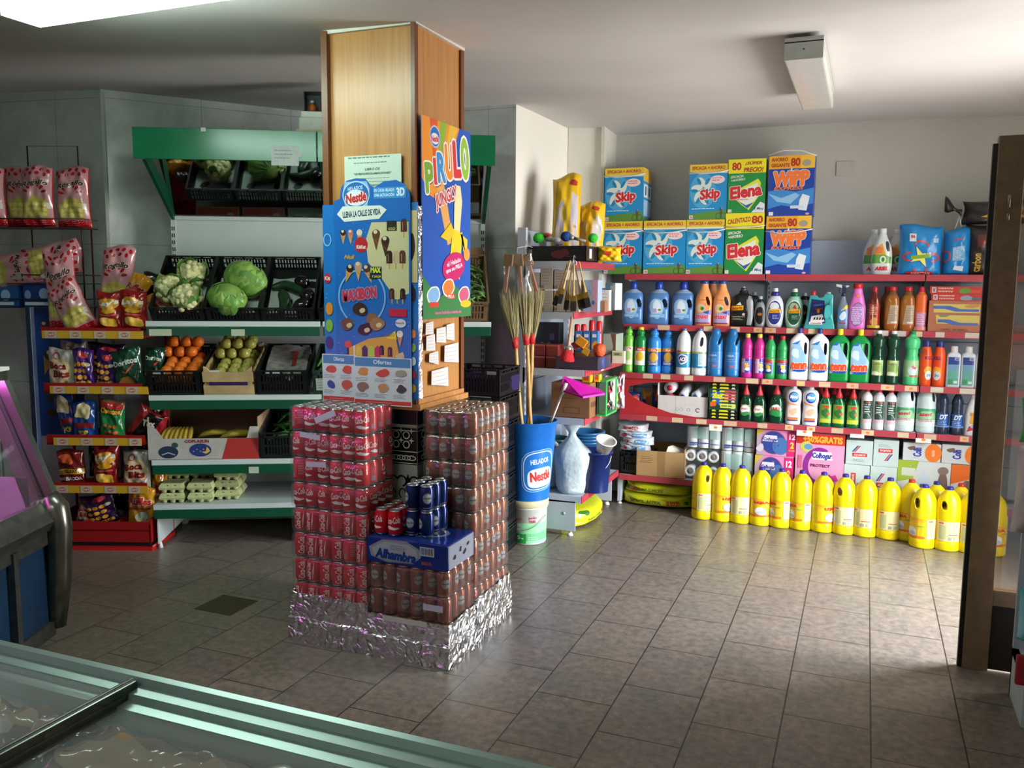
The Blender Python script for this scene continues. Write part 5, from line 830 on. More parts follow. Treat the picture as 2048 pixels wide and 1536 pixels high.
def a_pinkb(A,W,H): A.rect(-W/2,0,W/2,H,'#dd98bb');A.rect(-W/2,.82*H,W/2,H,'#c9372c');A.text('+50%GRATIS',.05*W,.905*H,.8*W,.11*H,'#f0a83a',.07);A.ell(-.28*W,.77*H,.13*W,.09*H,'#c9c65a');A.ell(-.24*W,.77*H,.09*W,.05*H,'#6a8fc0');A.ring(.0*W,.44*H,.34*W,.33*H,.035,'#8a2f8e',36,60,330);A.poly([(-.16*W,.56*H),(-.14*W,.7*H),(.24*W,.7*H),(.26*W,.56*H)],'#e8e2ee');A.text('Colhogar',.05*W,.62*H,.4*W,.12*H,'#343f96',.05,.15);A.text('PROTECT',.02*W,.46*H,.4*W,.05*H,'#7a2a68',.05);A.poly([(.1*W,.25*H),(.34*W,.32*H),(.4*W,.22*H),(.28*W,.2*H),(.1*W,.12*H)],'#c23a8c');A.text('9+4',.24*W,.06*H,.14*W,.05*H,'#8a4a3a',.05);A.rect(-.44*W,.4*H,-.36*W,.62*H,'#cf6a8e')
soft('pink_toilet_paper_pack','large pink toilet paper pack with purple ring and red banner','toilet paper',1592,1690,z5,onY(1645,868,6.215).z,6.205,.25,'#dd98bb',a_pinkb)
def a_ab(v):
    def f(A,W,H):
        def pt(x,y): return (-x,H-y) if v == 1 else ((y-.5*H,.5*H+x) if v == 2 else (x,y))
        ro = {0: 0,1: math.pi,2: math.pi/2}[v]
        x,y = pt(.02*W,.4*H);A.L.append(([pt(-.26*W,.33*H),pt(.3*W,.33*H),pt(.3*W,.48*H),pt(-.26*W,.48*H)],[(0,1,2,3)],'#c8383c'));A.text('ADARVE',x,y,.44*W,.075*H,'#efe6e2',.05,0,ro)
        for dx,c_ in ((0,'#3a3f96'),(.08*W,'#c24a4e')): A.L.append(([pt(-.28*W+dx,.52*H),pt(-.22*W+dx,.52*H),pt(-.02*W+dx,.78*H),pt(-.08*W+dx,.78*H)],[(0,1,2,3)],c_))
        x,y = pt(.04*W,.2*H)
        if v != 2: A.lines(x-.26*W,x+.26*W,y,2,.06*H,'#8fa6a8',.004)
    return f
h5 = onY(1720,929,6.225).z
for x0_,x1_,zb,zt_,v,lb in ((1690,1742,z5,h5-.002,2,'white serviette box with sideways red print, lower row beside the pink pack'),(1743,1797,z5,h5-.001,0,'white serviette box with upright red print, lower row beside the puppy pack'),(1692,1746,h5,onY(1719,881,6.215).z,0,'white serviette box with upright red print, upper row beside the pink pack'),(1747,1798,h5,onY(1772,880,6.215).z,1,'white serviette box with upside down red print in the upper row')):
    a,b = onY(x0_,900,6.215).x,onY(x1_,900,6.215).x;carton('serviette_box',lb,'serviette box',a,b-.001,6.215,.2,zb,zt_,'#c3d2ce',a_ab(v),'white serviette boxes')
def a_kr1(A,W,H): A.rect(-W/2,0,W/2,H,'#ccd0cf');A.blob(-.28*W,.72*H,.09*W,.12*H,'#6e5c50',8,.3,2);A.poly([(-.3*W,.3*H),(-.1*W,.25*H),(-.15*W,.75*H)],'#c6d0e0');A.text('Colh',-.12*W,.5*H,.5*H,.05,'#343f96',.05,0,math.pi/2);A.ell(.3*W,.5*H,.22*W,.52*H,'#e2762c');A.rect(.26*W,.3*H,.34*W,.66*H,'#e8a882')
def a_kr2(A,W,H): A.rect(-W/2,0,W/2,H,'#ccd0cf');A.poly([(-W/2,H),(-.1*W,H),(-.2*W,.55*H),(-W/2,.45*H)],'#9ab23e');A.rect(-.42*W,.62*H,-.16*W,.82*H,'#cdd3c6');A.poly([(0,.8*H),(-.18*W,.25*H),(.24*W,.25*H)],'#c3cee2');A.text('Colhogar',.02*W,.35*H,.5*W,.18*H,'#343f96',.05,.15);A.blob(.36*W,.55*H,.1*W,.28*H,'#6e5c54',9,.25,4);A.ell(.36*W,.8*H,.1*W,.1*H,'#7d695e');A.poly([(-W/2,0),(-.2*W,0),(-W/2,.25*H)],'#dc6a2c');A.poly([(.5*W,0),(.2*W,0),(.5*W,.25*H)],'#dc6a2c')
def a_kr3(A,W,H): A.rect(-W/2,0,W/2,H,'#c9cdcf');A.rect(-W/2,.82*H,W/2,H,'#dc6a2c');A.poly([(-W/2,.82*H),(W/2,.82*H),(-W/2,.5*H)],'#dc6a2c');A.blob(-.1*W,.35*H,.18*W,.28*H,'#6e5c54',9,.25,6);A.text('dex',.3*W,.4*H,.26*W,.14*H,'#343f96',.05)
h6 = onY(1850,923,6.22).z
soft('kitchen_roll_pack','white puppy tissue pack with green corner, lower one beside the serviette boxes','kitchen roll',1798,1905,z5,h6,6.215,.2,'#ccd0cf',a_kr2,'kitchen roll packs',(4,1));soft('kitchen_roll_pack','orange and white puppy tissue pack, lower one beside the door leaf','kitchen roll',1906,1985,z5,h6-.004,6.215,.2,'#c9cdcf',a_kr3,'kitchen roll packs')
soft('kitchen_roll_pack','kitchen roll pack with orange end, upper one beside the serviette boxes','kitchen roll',1807,1883,h6+.002,onY(1845,887,6.215).z,6.215,.12,'#ccd0cf',a_kr1,'kitchen roll packs',(2,1));soft('kitchen_roll_pack','kitchen roll pack with orange end, upper one beside the door leaf','kitchen roll',1885,1965,h6+.002,onY(1925,891,6.215).z,6.215,.12,'#ccd0cf',a_kr1,'kitchen roll packs',(2,1))
def a_soil(v): return lambda A,W,H: (A.text('SUSTRATO UNIVERSAL',-.12*W,.42*H,.46*W,.28*H,'#3c5a22',.03,.1,math.pi if v else 0),A.text('EL ROCIO',(-.36 if v else .27)*W,.42*H,.17*W,.36*H,'#c9402a',.06,.1,math.pi if v else 0),A.ell((-.47 if v else .4)*W+.02,.42*H,.014,.014,'#3a7a2c'),A.blob(-.36*W if v else 0,.85*H,.04*W,.1*H,'#d99a2a',7,.3,3) if v else None)
pa = onZ(1240,1008,0);pb = onZ(1385,1026,0);W = 0.56
bag('potting_soil_bag','yellow potting soil bag lying flat on the floor, lower of two','soil bag',W,.095,.34,'#cfcf1e',a_soil(0),(pa.x+W/2-.02,6.38,0.003),seed=31,wr=.004,rough=.35,top=0);bag('potting_soil_bag','yellow potting soil bag lying on another, its print upside down','soil bag',W*.98,.09,.34,'#c9cb1c',a_soil(1),(pa.x+W/2-.01,6.39,.092),seed=33,wr=.005,rough=.35,top=0)
# ================================================================== END SHELVING by the white partition, and what stands on it
GY0,GY1,GXB = 5.28,6.19,-2.12
GZ = [(1.80,-1.725),(1.475,-1.735),(1.105,-1.65),(.787,-1.65),(.268,-1.66)]
gd = thing('red_lipped_shelving','short grey metal shelving with red lips standing against the white partition','shelving')
mb = MB();[mb.box(GXB,GXB+.015,GY0+.01,GY1,z0,z1,PANEL) for z0,z1 in ((.02,.5),(.505,1.0),(1.005,1.5),(1.505,2.01))];mb.build('back_panel',gd)
for y in (GY0,GY1-.03):
    mb = MB();mb.box(GXB-.002,GXB+.055,y,y+.03,0,2.02,GREYM);[mb.box(GXB+.055,GXB+.0565,y+.006,y+.012,.06+i*.05,.085+i*.05,M('#3a3e44',.6)) for i in range(38)];mb.build('upright',gd)
    mb = MB();mb.box(GXB+.05,-1.70,y,y+.008,.035,.235,GREYM);mb.cyl((-1.74,y+.02,0),(-1.74,y+.02,.02),.022,.014,M('#dcdad2',.5),14);mb.cyl((-1.74,y+.02,.02),(-1.74,y+.02,.1),.006,.006,M('#c9c9c4',.3,.8),8);[mb.cyl((x,y-.002,.15),(x,y+.001,.15),.012,.012,M('#9aa0a4',.4),12) for x in (-1.78,-1.95)];mb.build('base_foot',gd)
for i,(z,x) in enumerate(GZ):
    mb = MB();mb.box(GXB+.03,x-.004,GY0+.004,GY1-.004,z-.028,z-.001,GREYM)
    for y in (GY0,GY1-.004): mb.prism([(GXB+.04,z+.002),(x-.004,z+.002),(x-.004,z-.04),(GXB+.09,z-.048),(GXB+.04,z-.11)],y,y+.003,GREYM)
    s = mb.build('shelf',gd);q = MB();q.rbox(x-.004,x+.005,GY0+.003,GY1,z-.042,z+.003,RED,.003);q.build('price_rail',s)
    for k_ in ((.35,) if i in (2,3) else ()): q = MB();q.box(x+.005,x+.006,GY0+k_,GY0+k_+.07,z-.036,z-.002,PTAG);q.build('price_tag',s)
def bx(name,label,cat,x0,x1,yt,Y,z0,dep,col,art=None,group=None,rz=0,rr=.003,side=None,inset=0): a = onY(x0,yt,Y);b = onY(x1,yt,Y);return carton(name,label,cat,a.x,b.x,Y,dep,z0,onY((x0+x1)/2,yt,Y).z,col,art,group,rz,sideart=side,rr=rr)
zA,zB_,zC,zD,zE = [z+.0015 for z,_ in GZ]
p0 = onY(1056,520,5.29).x;p1 = onY(1172,520,5.29).x;W = p1-p0
o = thing('display_box','black open display box of plush pet toys on top of the end shelving','display box',((p0+p1)/2,5.29,zA));km = M('#17141a',.35,noise=.05)
mb = MB();mb.box(-W/2,W/2,0,.004,0,.098,km);mb.box(-W/2,W/2,.26,.264,0,.098,km);mb.box(-W/2,-W/2+.004,0,.264,0,.098,km);mb.box(W/2-.004,W/2,0,.264,0,.098,km);mb.box(-W/2,W/2,0,.264,0,.004,km);mb.build('box',o)
A = Art();A.blob(.05*W,.05,.13*W,.03,'#5a1f2a',8,.3,2);A.lines(.15*W,.4*W,.03,1,.01,'#5a5560',.003);q = MB();A.into(q,flat((0,0,0),(1,0,0),(0,0,1)),0);q.build('front_print',o);A = Art();A.rect(.05,.01,.16,.09,'#2a2a32');A.rect(.07,.02,.12,.08,'#e9e6ea');q = MB();A.into(q,flat((W/2,0,0),(0,1,0),(0,0,1)),0);q.build('side_print',o)
def ball(label,px,py,Y,r,c,cuff=None):
    p = onY(px,py,Y);mb = MB();mb.ball((0,0,0),r,M(c,.9,bump=1,bscale=160,noise=.1,nscale=60),16,12,(1,1,.92),None,.05,R)
    o = mb.build('plush_ball',None,p);tag(o,label,'pet toy','plush pet toys')
    if cuff: q = MB();q.cyl((r*.8,0,-.004),(r*1.5,0,-.012),r*.55,r*.42,M('#b9b5ae',.35,.6),14);q.cyl((r*1.5,0,-.012),(r*3.6,.02,-.03),r*.3,r*.22,M('#8f8674',.5),10);q.build('metal_cuff',o)
ball('lime green plush ball at the room end of the black display box',1077,476,5.36,.037,'#3fcf3a');ball('royal blue plush ball with metal cuff in the black display box',1132,473,5.36,.036,'#1f4f9e',1);ball('lime green plush ball at the wall end of the black display box',1186,476,5.50,.034,'#45d33e')
for i,(x,y,c) in enumerate(((1098,478,'#d0cdd2'),(1112,480,'#d8d3cf'),(1093,471,'#c95a34'))): p = onY(x,y,5.42);mb = MB();mb.ball((0,0,0),.026,M(c,.3,bump=.6),12,8,(1.2,1,.7),None,.12,R);tag(mb.build('wrapped_toy',None,p),('silver','white','orange')[i]+' wrapped toy lying between the green and blue plush balls','pet toy')
def a_dog(A,W,H): A.rect(-W/2,0,W/2,H,'#e8bc1c');A.poly([(-.4*W,.14*H),(-.02*W,.14*H),(.02*W,.72*H),(-.3*W,.68*H)],'#a9a3b2');A.poly([(.14*W,.12*H),(.46*W,.14*H),(.44*W,.74*H),(.2*W,.78*H)],'#c2bdc9');A.rect(-.42*W,.03*H,.46*W,.14*H,'#c2302c');A.rect(-.38*W,.045*H,-.12*W,.125*H,'#e0dcd8');A.rect(-.06*W,.05*H,.1*W,.74*H,'#efc52a');A.blob(.25*W,.88*H,.16*W,.03*H,'#c9402c',7,.3,1);A.text('DOGY',.34*W,.4*H,.1*W,.03*H,'#b8302c',.05,0,math.pi/2);A.lines(-.3*W,-.05*W,.2*H,1,.02,'#2a2a2e',.006)
a = onY(1100,460,5.62);b = onY(1155,460,5.62);bag('pet_food_bag','tall yellow and grey pet food bag leaning on the white wall','pet food bag',b.x-a.x,onY(1120,352,5.72).z-zA,.13,'#dba912',a_dog,((a.x+b.x)/2,5.66,zA),.25,seed=41,wr=.008,group='pet food bags',lean=-.15)
a = onY(1150,470,5.78);b = onY(1204,470,5.78);bag('pet_food_bag','shorter crumpled yellow and grey pet food bag beside the tall one','pet food bag',b.x-a.x,onY(1175,415,5.84).z-zA+.03,.13,'#d0a52a',a_dog,((a.x+b.x)/2,5.82,zA),-.1,seed=43,wr=.014,group='pet food bags',lean=-.1)
a = onY(1196,540,5.55);b = onY(1245,540,5.55);o = bag('wipes_pack','small yellow pack lying on the top shelf end before a powder box','pack',b.x-a.x,.10,.09,'#e9bd14',lambda A,W,H: (A.rect(-.12*W,.4*H,.14*W,.66*H,'#d23a22'),A.rect(-.5*W,0,-.42*W,H,'#c98a20')),((a.x+b.x)/2-.02,5.58,zA+.004),.1,seed=45,wr=.008)
mb = MB();mb.box(-.16,.0,-.02,.06,0,.002,M('#b7a88a',.6));tag(mb.build('cardboard_flap',None,(a.x+.06,5.60,zA+.001)),'piece of cardboard under the small yellow pack','cardboard')
tp = onY(1146,522,5.22)
h = thing('paint_brush_bunch','string loop with hook holding the wooden paint brushes on the top shelf edge','hook',(tp.x,5.24,tp.z));mb = MB();mb.tube([(0,.03,.02),(0,0,.035),(0,-.012,.01),(0,-.01,-.03)],.003,M('#c9ccd0',.3,.7),6);mb.tube([(-.012,-.01,-.03),(-.02,-.01,-.008),(0,-.012,.012),(.02,-.01,-.008),(.012,-.01,-.03)],.0035,M('#c3c7ca',.4),6);mb.build('hook',h)
for i,(x1,y1,x2,y2,wd) in enumerate(((1133,535,1118,582,9),(1143,540,1136,590,9),(1152,540,1161,588,16),(1160,532,1171,585,10),(1148,538,1147,592,11),(1138,530,1126,578,8))):
    p = onY(x1,y1,5.225-.006*i);q_ = onY(x2,y2,5.215-.008*i);d = (q_-p).normalized();ps = p-Vector((0,0,0));o = thing('paint_brush','wooden handled paint brush hanging in the bunch from the top shelf','paint brush',p,0,'hanging paint brushes');L = (q_-p).length;w_ = wd*.0018
    rot = Vector((0,0,-1)).rotation_difference(d);o.rotation_mode = 'QUATERNION';o.rotation_quaternion = rot
    mb = MB();mb.lathe([(.004,.03),(.006,.02),(.005,-.02),(.0055,-L*.6),(.009,-L*.9),(.010,-L)],M('#c9a262',.35),10);mb.build('handle',o)
    mb = MB();mb.rbox(-w_,w_,-.007,.007,-L-.035,-L,M('#b89a4a',.25,.7),.002);mb.build('ferrule',o);mb = MB();mb.rings([[(x*w_*k_,y*.006*k_,z) for x,y in ((-1,-1),(1,-1),(1,1),(-1,1))] for z,k_ in ((-L-.035,.95),(-L-.08,1.0),(-L-.095,.85))],M('#2c2622',.8,bump=.8,bscale=200),False);mb.build('bristles',o)
pc = '#b7ab9b'
for i,(x0,x1,yt,zz) in enumerate(((1060,1080,545,0),(1081,1107,580,0),(1108,1132,582,0),(1081,1107,537,1),(1108,1134,540,1),(1133,1160,560,0))):
    zb = zB_ if not zz else onY(1095,580,5.33).z+.004;bx('bulb_box','pale grey brown small carton stacked on the second shelf behind the paint brushes','small carton',x0,x1-1,yt if zz or i in (0,5) else 581,5.33,zb,.12,pc,lambda A,W,H: (A.lines(-.35*W,.35*W,.8*H,5,.14*H,'#8d8274',.003),A.rect(-.45*W,.05*H,-.2*W,.2*H,'#8a6f62')),'pale small cartons')
bx('bulb_box','blue and pink tall box beside the pale cartons','small carton',1167,1196,560,5.36,zB_,.10,'#9fb3cc',lambda A,W,H: (A.rect(.1*W,0,.5*W,H,'#c99aae'),A.ell(.2*W,.3*H,.1*W,.07*H,'#4a6fae'),A.ell(-.1*W,.6*H,.16*W,.1*H,'#7f9cc4')))
for i,x in enumerate((1185,1201)): p = onY(x,575,5.75);mb = MB();mb.lathe([(.026,0),(.027,.005),(.033,.08),(.034,.085),(.030,.084),(.024,.01)],M('#1c5fae',.35),18,cap=False);mb.lathe([(.024,.004),(.023,0)],M('#1c5fae',.35),18);mb.lathe([(.032,0),(.033,.062),(.03,.07)],M('#b9bec8',.4),16,(0,0,-.07));tag(mb.build('blue_topped_can',None,(p.x,5.75,zB_+.07)),('blue topped can','second blue topped can')[i]+(' beside the blue and pink box',' nearer the powder boxes')[i],'can','blue topped cans')
bx('small_white_box','small white and blue carton at the wall end of the second shelf','small carton',1210,1232,566,5.9,zB_,.1,'#c6ced2',lambda A,W,H: (A.rect(-.5*W,0,.2*W,H,'#7fa9bf'),A.rect(0,.7*H,.4*W,.9*H,'#e6e6e2')),rz=-.25);bx('small_white_box','small white carton in front of the white and blue one','small carton',1203,1219,580,5.66,zB_,.08,'#d6d3cc',lambda A,W,H: A.lines(-.4*W,.3*W,.8*H,4,.15*H,'#8f8a84',.003),rz=.1)
p = onY(1200,600,5.5);mb = MB();mb.cyl((0,0,0),(.006,.01,.085),.008,.009,M('#d9d2c6',.4),10);o = mb.build('marker_pen',None,(p.x-.01,5.5,zB_+.001));tag(o,'slim white pen like tube leaning beside the small cartons','tube')
bx('small_brown_box','small torn brown carton at the front of the second shelf','small carton',1194,1210,602,5.42,zB_,.07,'#9a6a48')
p = onY(1034,505,5.05);o = thing('brush_set','clear plastic bag of wooden brushes hanging on the shelving corner','brush set',(p.x,5.05,p.z));W = .2
for i,(dx,a_,c1,l) in enumerate(((-.05,.12,'#9a6f42',.09),(.0,-.1,'#b98f56',.1),(.045,-.3,'#a87b4a',.09))):
    mb = MB();mb.rbox(-.03,.03,-.012+.02*i,.006+.02*i,-.085,-.01,M('#8d6a42',.6,bump=.5,bscale=90),.004,mat=T(dx,0,0,0,a_));mb.rbox(-.012,.012,-.01+.02*i,.004+.02*i,-.25,-.085,M('#b07a66',.5),.004,mat=T(dx,0,0,0,a_));mb.build('wooden_brush',o)
mb = MB();F = pillow(.2,.29,.09,5,wr=.012);mb.grid(lambda u,v: F(1)(u,v),16,18,film,mat=T(0,.01,-.27));mb.grid(lambda u,v: F(-1)(1-u,v),16,18,film,mat=T(0,.01,-.27));mb.build('plastic_bag',o);mb = MB();mb.tube([(0,0,0),(.0,.01,.03),(.03,.12,.045),(.02,.22,.04)],.002,M('#c9c6be',.5),5);mb.build('string',o)
for i,(x,z_) in enumerate(((1080,0),(1106,0),(1080,1),(1106,1))):
    a = onY(x-14,700,5.33);b = onY(x+10,700,5.33);carton('red_brick_pack','dull red block pack stacked on the third shelf behind the brooms','pack',a.x,b.x,5.33,.12,zC+.078*z_,zC+.078*z_+.076,'#7d2f2a',lambda A,W,H: (A.rect(-.5*W,.85*H,.5*W,H,'#a35a4a'),A.lines(-.3*W,.3*W,.5*H,2,.2*H,'#9c4a40',.003)),'dull red block packs')
o = thing('clear_tray','smoky clear plastic tray of small orange packs on the third shelf','tray',((onY(1112,720,5.3).x+onY(1196,720,5.3).x)/2,5.295,zC));W = onY(1196,720,5.3).x-onY(1112,720,5.3).x;sm = M('#4a4452',.12,alpha=.75,noise=0)
mb = MB();mb.box(-W/2,W/2,0,.003,0,.082,sm);mb.box(-W/2,W/2,.3,.303,0,.082,sm);mb.box(-W/2,-W/2+.003,.003,.3,0,.082,sm);mb.box(W/2-.003,W/2,.003,.3,0,.082,sm);mb.box(-W/2,W/2,0,.303,0,.003,sm);mb.rbox(-W/2-.004,W/2+.004,-.004,.0,.074,.086,sm,.001);mb.build('tray',o)
for i,(x,y,c,w_,h_,a_) in enumerate(((1163,684,'#e0942a',.07,.06,.6),(1152,690,'#b2483a',.05,.05,-.5),(1172,703,'#d9a02c',.05,.045,.5),(1166,694,'#c93f4a',.06,.03,.9))):
    p = onY(x,y,5.36+.02*i);mb = MB();mb.rbox(-w_/2,w_/2,-.01,.01,-h_/2,h_/2,M(c,.35),.004);o = mb.build('glue_blister',None,p);o.rotation_euler = (0,a_,0);tag(o,['yellow orange','brick red','mustard','crimson'][i]+' small pack tilted in the clear tray','small pack','small packs in the clear tray')
p = onY(1199,696,5.42);mb = MB();mb.lathe([(.02,-.04),(.034,-.03),(.042,0),(.04,.03),(.018,.045)],M('#e2562a',.5,bump=.6,bscale=90),18);tag(mb.build('orange_sponge',None,(p.x,5.42,zC+.12)),'round orange scrubber standing at the end of the clear tray','scrubber');mb = MB();mb.lathe([(.035,0),(.035,.078),(.03,.08)],M('#3a4a8e',.4),16);tag(mb.build('blue_jar',None,(p.x,5.42,zC+.0)),'blue jar under the round orange scrubber','jar')
tp = onY(1143,640,5.2);bt = onY(1133,722,5.2);d = (bt-tp);L = d.length;o = thing('hanging_brush','red bristled brush with wooden handle hanging head down from the second shelf','brush',tp);o.rotation_mode = 'QUATERNION';o.rotation_quaternion = Vector((0,0,-1)).rotation_difference(d.normalized())
mb = MB();mb.lathe([(.008,.02),(.008,-L*.62),(.009,-L*.64)],M('#b98a6a',.4),12);mb.build('handle',o);mb = MB();mb.lathe([(.01,-L*.62),(.026,-L*.65),(.028,-L*.74)],M('#b9b6b0',.25,.8),20);mb.build('ferrule',o);mb = MB();mb.lathe([(.028,-L*.72),(.036,-L*.8),(.05,-L*.97),(.046,-L),(.02,-L*1.01)],M('#d0202c',.8,bump=1,bscale=180),24);mb.build('bristles',o)
for i,(x,w_,h_,c,lb) in enumerate(((1152,9,648,'#b8232a','red spray can at the room side of the row on the third shelf'),(1165,9,648,'#c22a30','red spray can between two others on the third shelf'),(1183,13,640,'#c8242c','taller red spray can beside the small ones'),(1197,11,642,'#c8242c','red spray can nearest the bottles of the back shelving'))):
    Y = 5.62+.04*i;a = onY(x-w_/2,700,Y);r_ = max(.022,(onY(x+w_/2,700,Y).x-a.x)/2);zt_ = onY(x,h_,Y).z;H = zt_-zC;mb = MB();mb.lathe([(r_*.9,0),(r_,.005),(r_,H*.7),(r_*.85,H*.75)],M('#8d1f24' if i < 2 else '#c9413a',.25,.2),16);o = mb.build('spray_can',None,(a.x+r_,Y,zC));tag(o,lb,'spray can','red spray cans');q = MB();q.lathe([(r_*.86,H*.74),(r_*.9,H*.76),(r_*.86,H*.96),(r_*.6,H)],M(c,.3),16);q.build('cap',o)
for i,x in enumerate((1150,1166,1182)): bx('insecticide_box','blue and orange small box in the row above the clear tray','small carton',x,x+14,662,5.50,zC+.10,.05,'#3f78b8',lambda A,W,H: (A.blob(0,.35*H,.36*W,.2*H,'#e29a3a',7,.3,2),A.rect(-.3*W,.7*H,.3*W,.85*H,'#e6e9ee')),'blue and orange small boxes')
carton('brown_carton','plain brown carton under the row of blue and orange small boxes','carton',onY(1148,700,5.5).x,onY(1198,700,5.5).x,5.5,.1,zC,zC+.098,'#8f6a4a')
bx('grey_green_box','grey green open display carton at the wall end of the third shelf','carton',1206,1232,668,5.86,zC,.2,'#9aa697',lambda A,W,H: A.poly([(.1*W,H),(.3*W,.6*H),(.25*W,.3*H),(.5*W,.25*H),(.5*W,H)],'#6d4f38'));bx('tea_box','small cream carton with green print in front of the grey green one','small carton',1224,1249,702,5.84,zC,.04,'#dcd7bd',lambda A,W,H: (A.rect(-.4*W,.6*H,.3*W,.9*H,'#8fae5a'),A.rect(-.3*W,.68*H,.1*W,.8*H,'#7a4a6a')))
bx('black_box','black carton at the back of the third shelf behind the brooms','carton',1072,1118,645,5.50,zC+.0,.1,'#15161c',lambda A,W,H: (A.text('Pastillas',0,.5*H,.5*W,.08*H,'#8d94a6',.02),A.rect(.1*W,.6*H,.3*W,.75*H,'#2f3a52')))
bx('brown_carton','large brown carton with printed outline on the fourth shelf','carton',1103,1180,766,5.31,zD,.24,'#8a6242',lambda A,W,H: (A.rect(-.18*W,.12*H,.25*W,.3*H,'#5f4230'),A.rect(-.165*W,.14*H,.235*W,.28*H,'#8a6242'),A.lines(-.3*W,.3*W,.55*H,1,.1,'#6b4a34',.004)),side=lambda A,W,H: A.rect(.1*W,.3*H,.9*W,.45*H,'#5f4230'))
for i,(x0,x1,yt,c) in enumerate(((1164,1181,757,'#dca21c'),(1182,1194,752,'#e3b02a'))):
    a = onY(x0,yt,5.36);zt_ = zD+ (onY(1140,766,5.31).z-zD)+.002;carton('tea_box',('yellow small box standing on the large brown carton','yellow small box standing nearer the green frame on the brown carton')[i],'small carton',a.x,onY(x1,yt,5.36).x-.002,5.36+.06*i,.06,zt_,zt_+.05,c,lambda A,W,H: (A.rect(-.3*W,.3*H,.3*W,.7*H,'#c84a2a'),A.rect(-.2*W,.75*H,.3*W,.9*H,'#3a5a9a')),'yellow small boxes')
bx('yellow_box','tall yellow box with red marks beside the large brown carton','small carton',1179,1189,760,5.45,zD,.05,'#e0b030',lambda A,W,H: [A.rect(-.3*W,(.1+.2*i)*H,.3*W,(.2+.2*i)*H,('#c84a2a','#3a5a9a')[i % 2]) for i in range(4)])
a = onY(1190,800,5.36);b = onY(1209,800,5.36);W = b.x-a.x;H = onY(1200,762,5.4).z-zD;gm = M('#3fae54',.4);mb = MB();mb.box(-W/2,W/2,-.01,.26,0,.012,gm);mb.box(-W/2,W/2,-.01,.26,H-.012,H,gm);mb.box(W/2-.006,W/2,-.01,.012,.012,H-.012,gm);mb.box(W/2-.006,W/2,.235,.26,.012,H-.012,gm);mb.box(-W/2,-W/2+.004,-.01,.26,.012,H-.012,M('#2a3a26',.6));tag(mb.build('green_display_frame',None,((a.x+b.x)/2-.012,5.45,zD)),'bright green open display frame beside the large brown carton','display frame')
for i,(x0,x1,yt,Y,c,lb) in enumerate(((1206,1232,752,5.78,'#b9b3ae','crumpled clear plastic packet with coloured sweets by the green frame'),(1228,1250,748,5.86,'#b5aaae','crumpled clear plastic packet with pink print at the shelf end'),(1232,1250,790,5.95,'#9db0c6','upright clear packet with blue pegs at the shelf end'),(1208,1226,790,5.72,'#c9cdd0','small white packet lying low beside the green frame'))):
    a = onY(x0,yt,Y);b = onY(x1,yt,Y);H = a.z-zD;o = bag('plastic_packet',lb,'packet',b.x-a.x,max(.06,H*(.98 if i < 3 else .45)),.06,c,lambda A,W,H: (A.blob(-.1*W,.3*H,.2*W,.1*H,'#c9b23a' if i != 2 else '#4a6fae',7,.4,i),A.blob(.2*W,.6*H,.2*W,.12*H,'#c24a5a' if i != 2 else '#5a7fc0',7,.4,i+3)),((a.x+b.x)/2,Y,zD),seed=50+i,wr=.014,rough=.12)
def bucket(name,label,cat,x,y,z,r0,r1,h,c,n=1,dz=.018,rim=True,cat2=None,hand=None):
    o = None
    for i in range(n):
        mb = MB();m = M(c,.3,noise=.02);t = .004;mb.lathe([(r0,0),(r1,h),(r1+.006,h),(r1+.006,h-.012),(r1+.009,h-.014),(r1+.009,h+.003),(r1-t,h+.003),(r0-t,t)],m,32,cap=False);mb.lathe([(r0-t,t),(r0-t,t+.0005)],m,32);mb.lathe([(r0,0),(r0,.0005)],m,32)
        o = mb.build(name,None,(x,y,z+dz*i));tag(o,label if n == 1 else label+(' , topmost of its stack' if i == n-1 else (' , bottom of its stack' if i == 0 else ' , %s from the bottom of its stack' % ORD[i])).replace(' ,',','),cat,None if n == 1 else label)
    return o
p = onY(1194,905,5.55);ob = bucket('bucket','large dark blue bucket on the lowest end shelf','bucket',p.x,5.50,zE,.092,.115,.275,'#15255a');q = MB();q.tube([(.12*math.cos(t_),-.02-.12*abs(math.sin(t_))*.4,.25-.12*math.sin(t_)) for t_ in [math.pi*i/10 for i in range(11)]],.003,M('#c9ccd2',.4),6);q.build('bail_handle',ob)
p = onY(1176,880,5.85);bucket('bucket','mid blue round bucket','bucket',-1.83,5.93,zE,.10,.125,.26,'#27608f',4,.022);bucket('bucket','dark green round bucket','bucket',-1.985,5.68,zE,.085,.105,.24,'#1c4a48',4,.022)
o = MB();o.lathe([(.045,0),(.066,.085),(.072,.086),(.072,.09),(.062,.09),(.042,.004),(.04,0)],M('#dcdad4',.35),28);ob = o.build('white_tub',None,(onY(1206,890,5.45).x,5.45,onY(1206,902,5.45).z));ob.rotation_euler = (.3,.35,0);tag(ob,'white plastic tub tilted on the rim of the large dark blue bucket','tub')
q = MB();q.ell = None;A = Art();A.ell(.01,.04,.014,.009,'#e0a23a');A.into(q,lambda x,z,d: (x,-(.052+.2*z*.5)-d,z),0);q.build('sticker',ob)
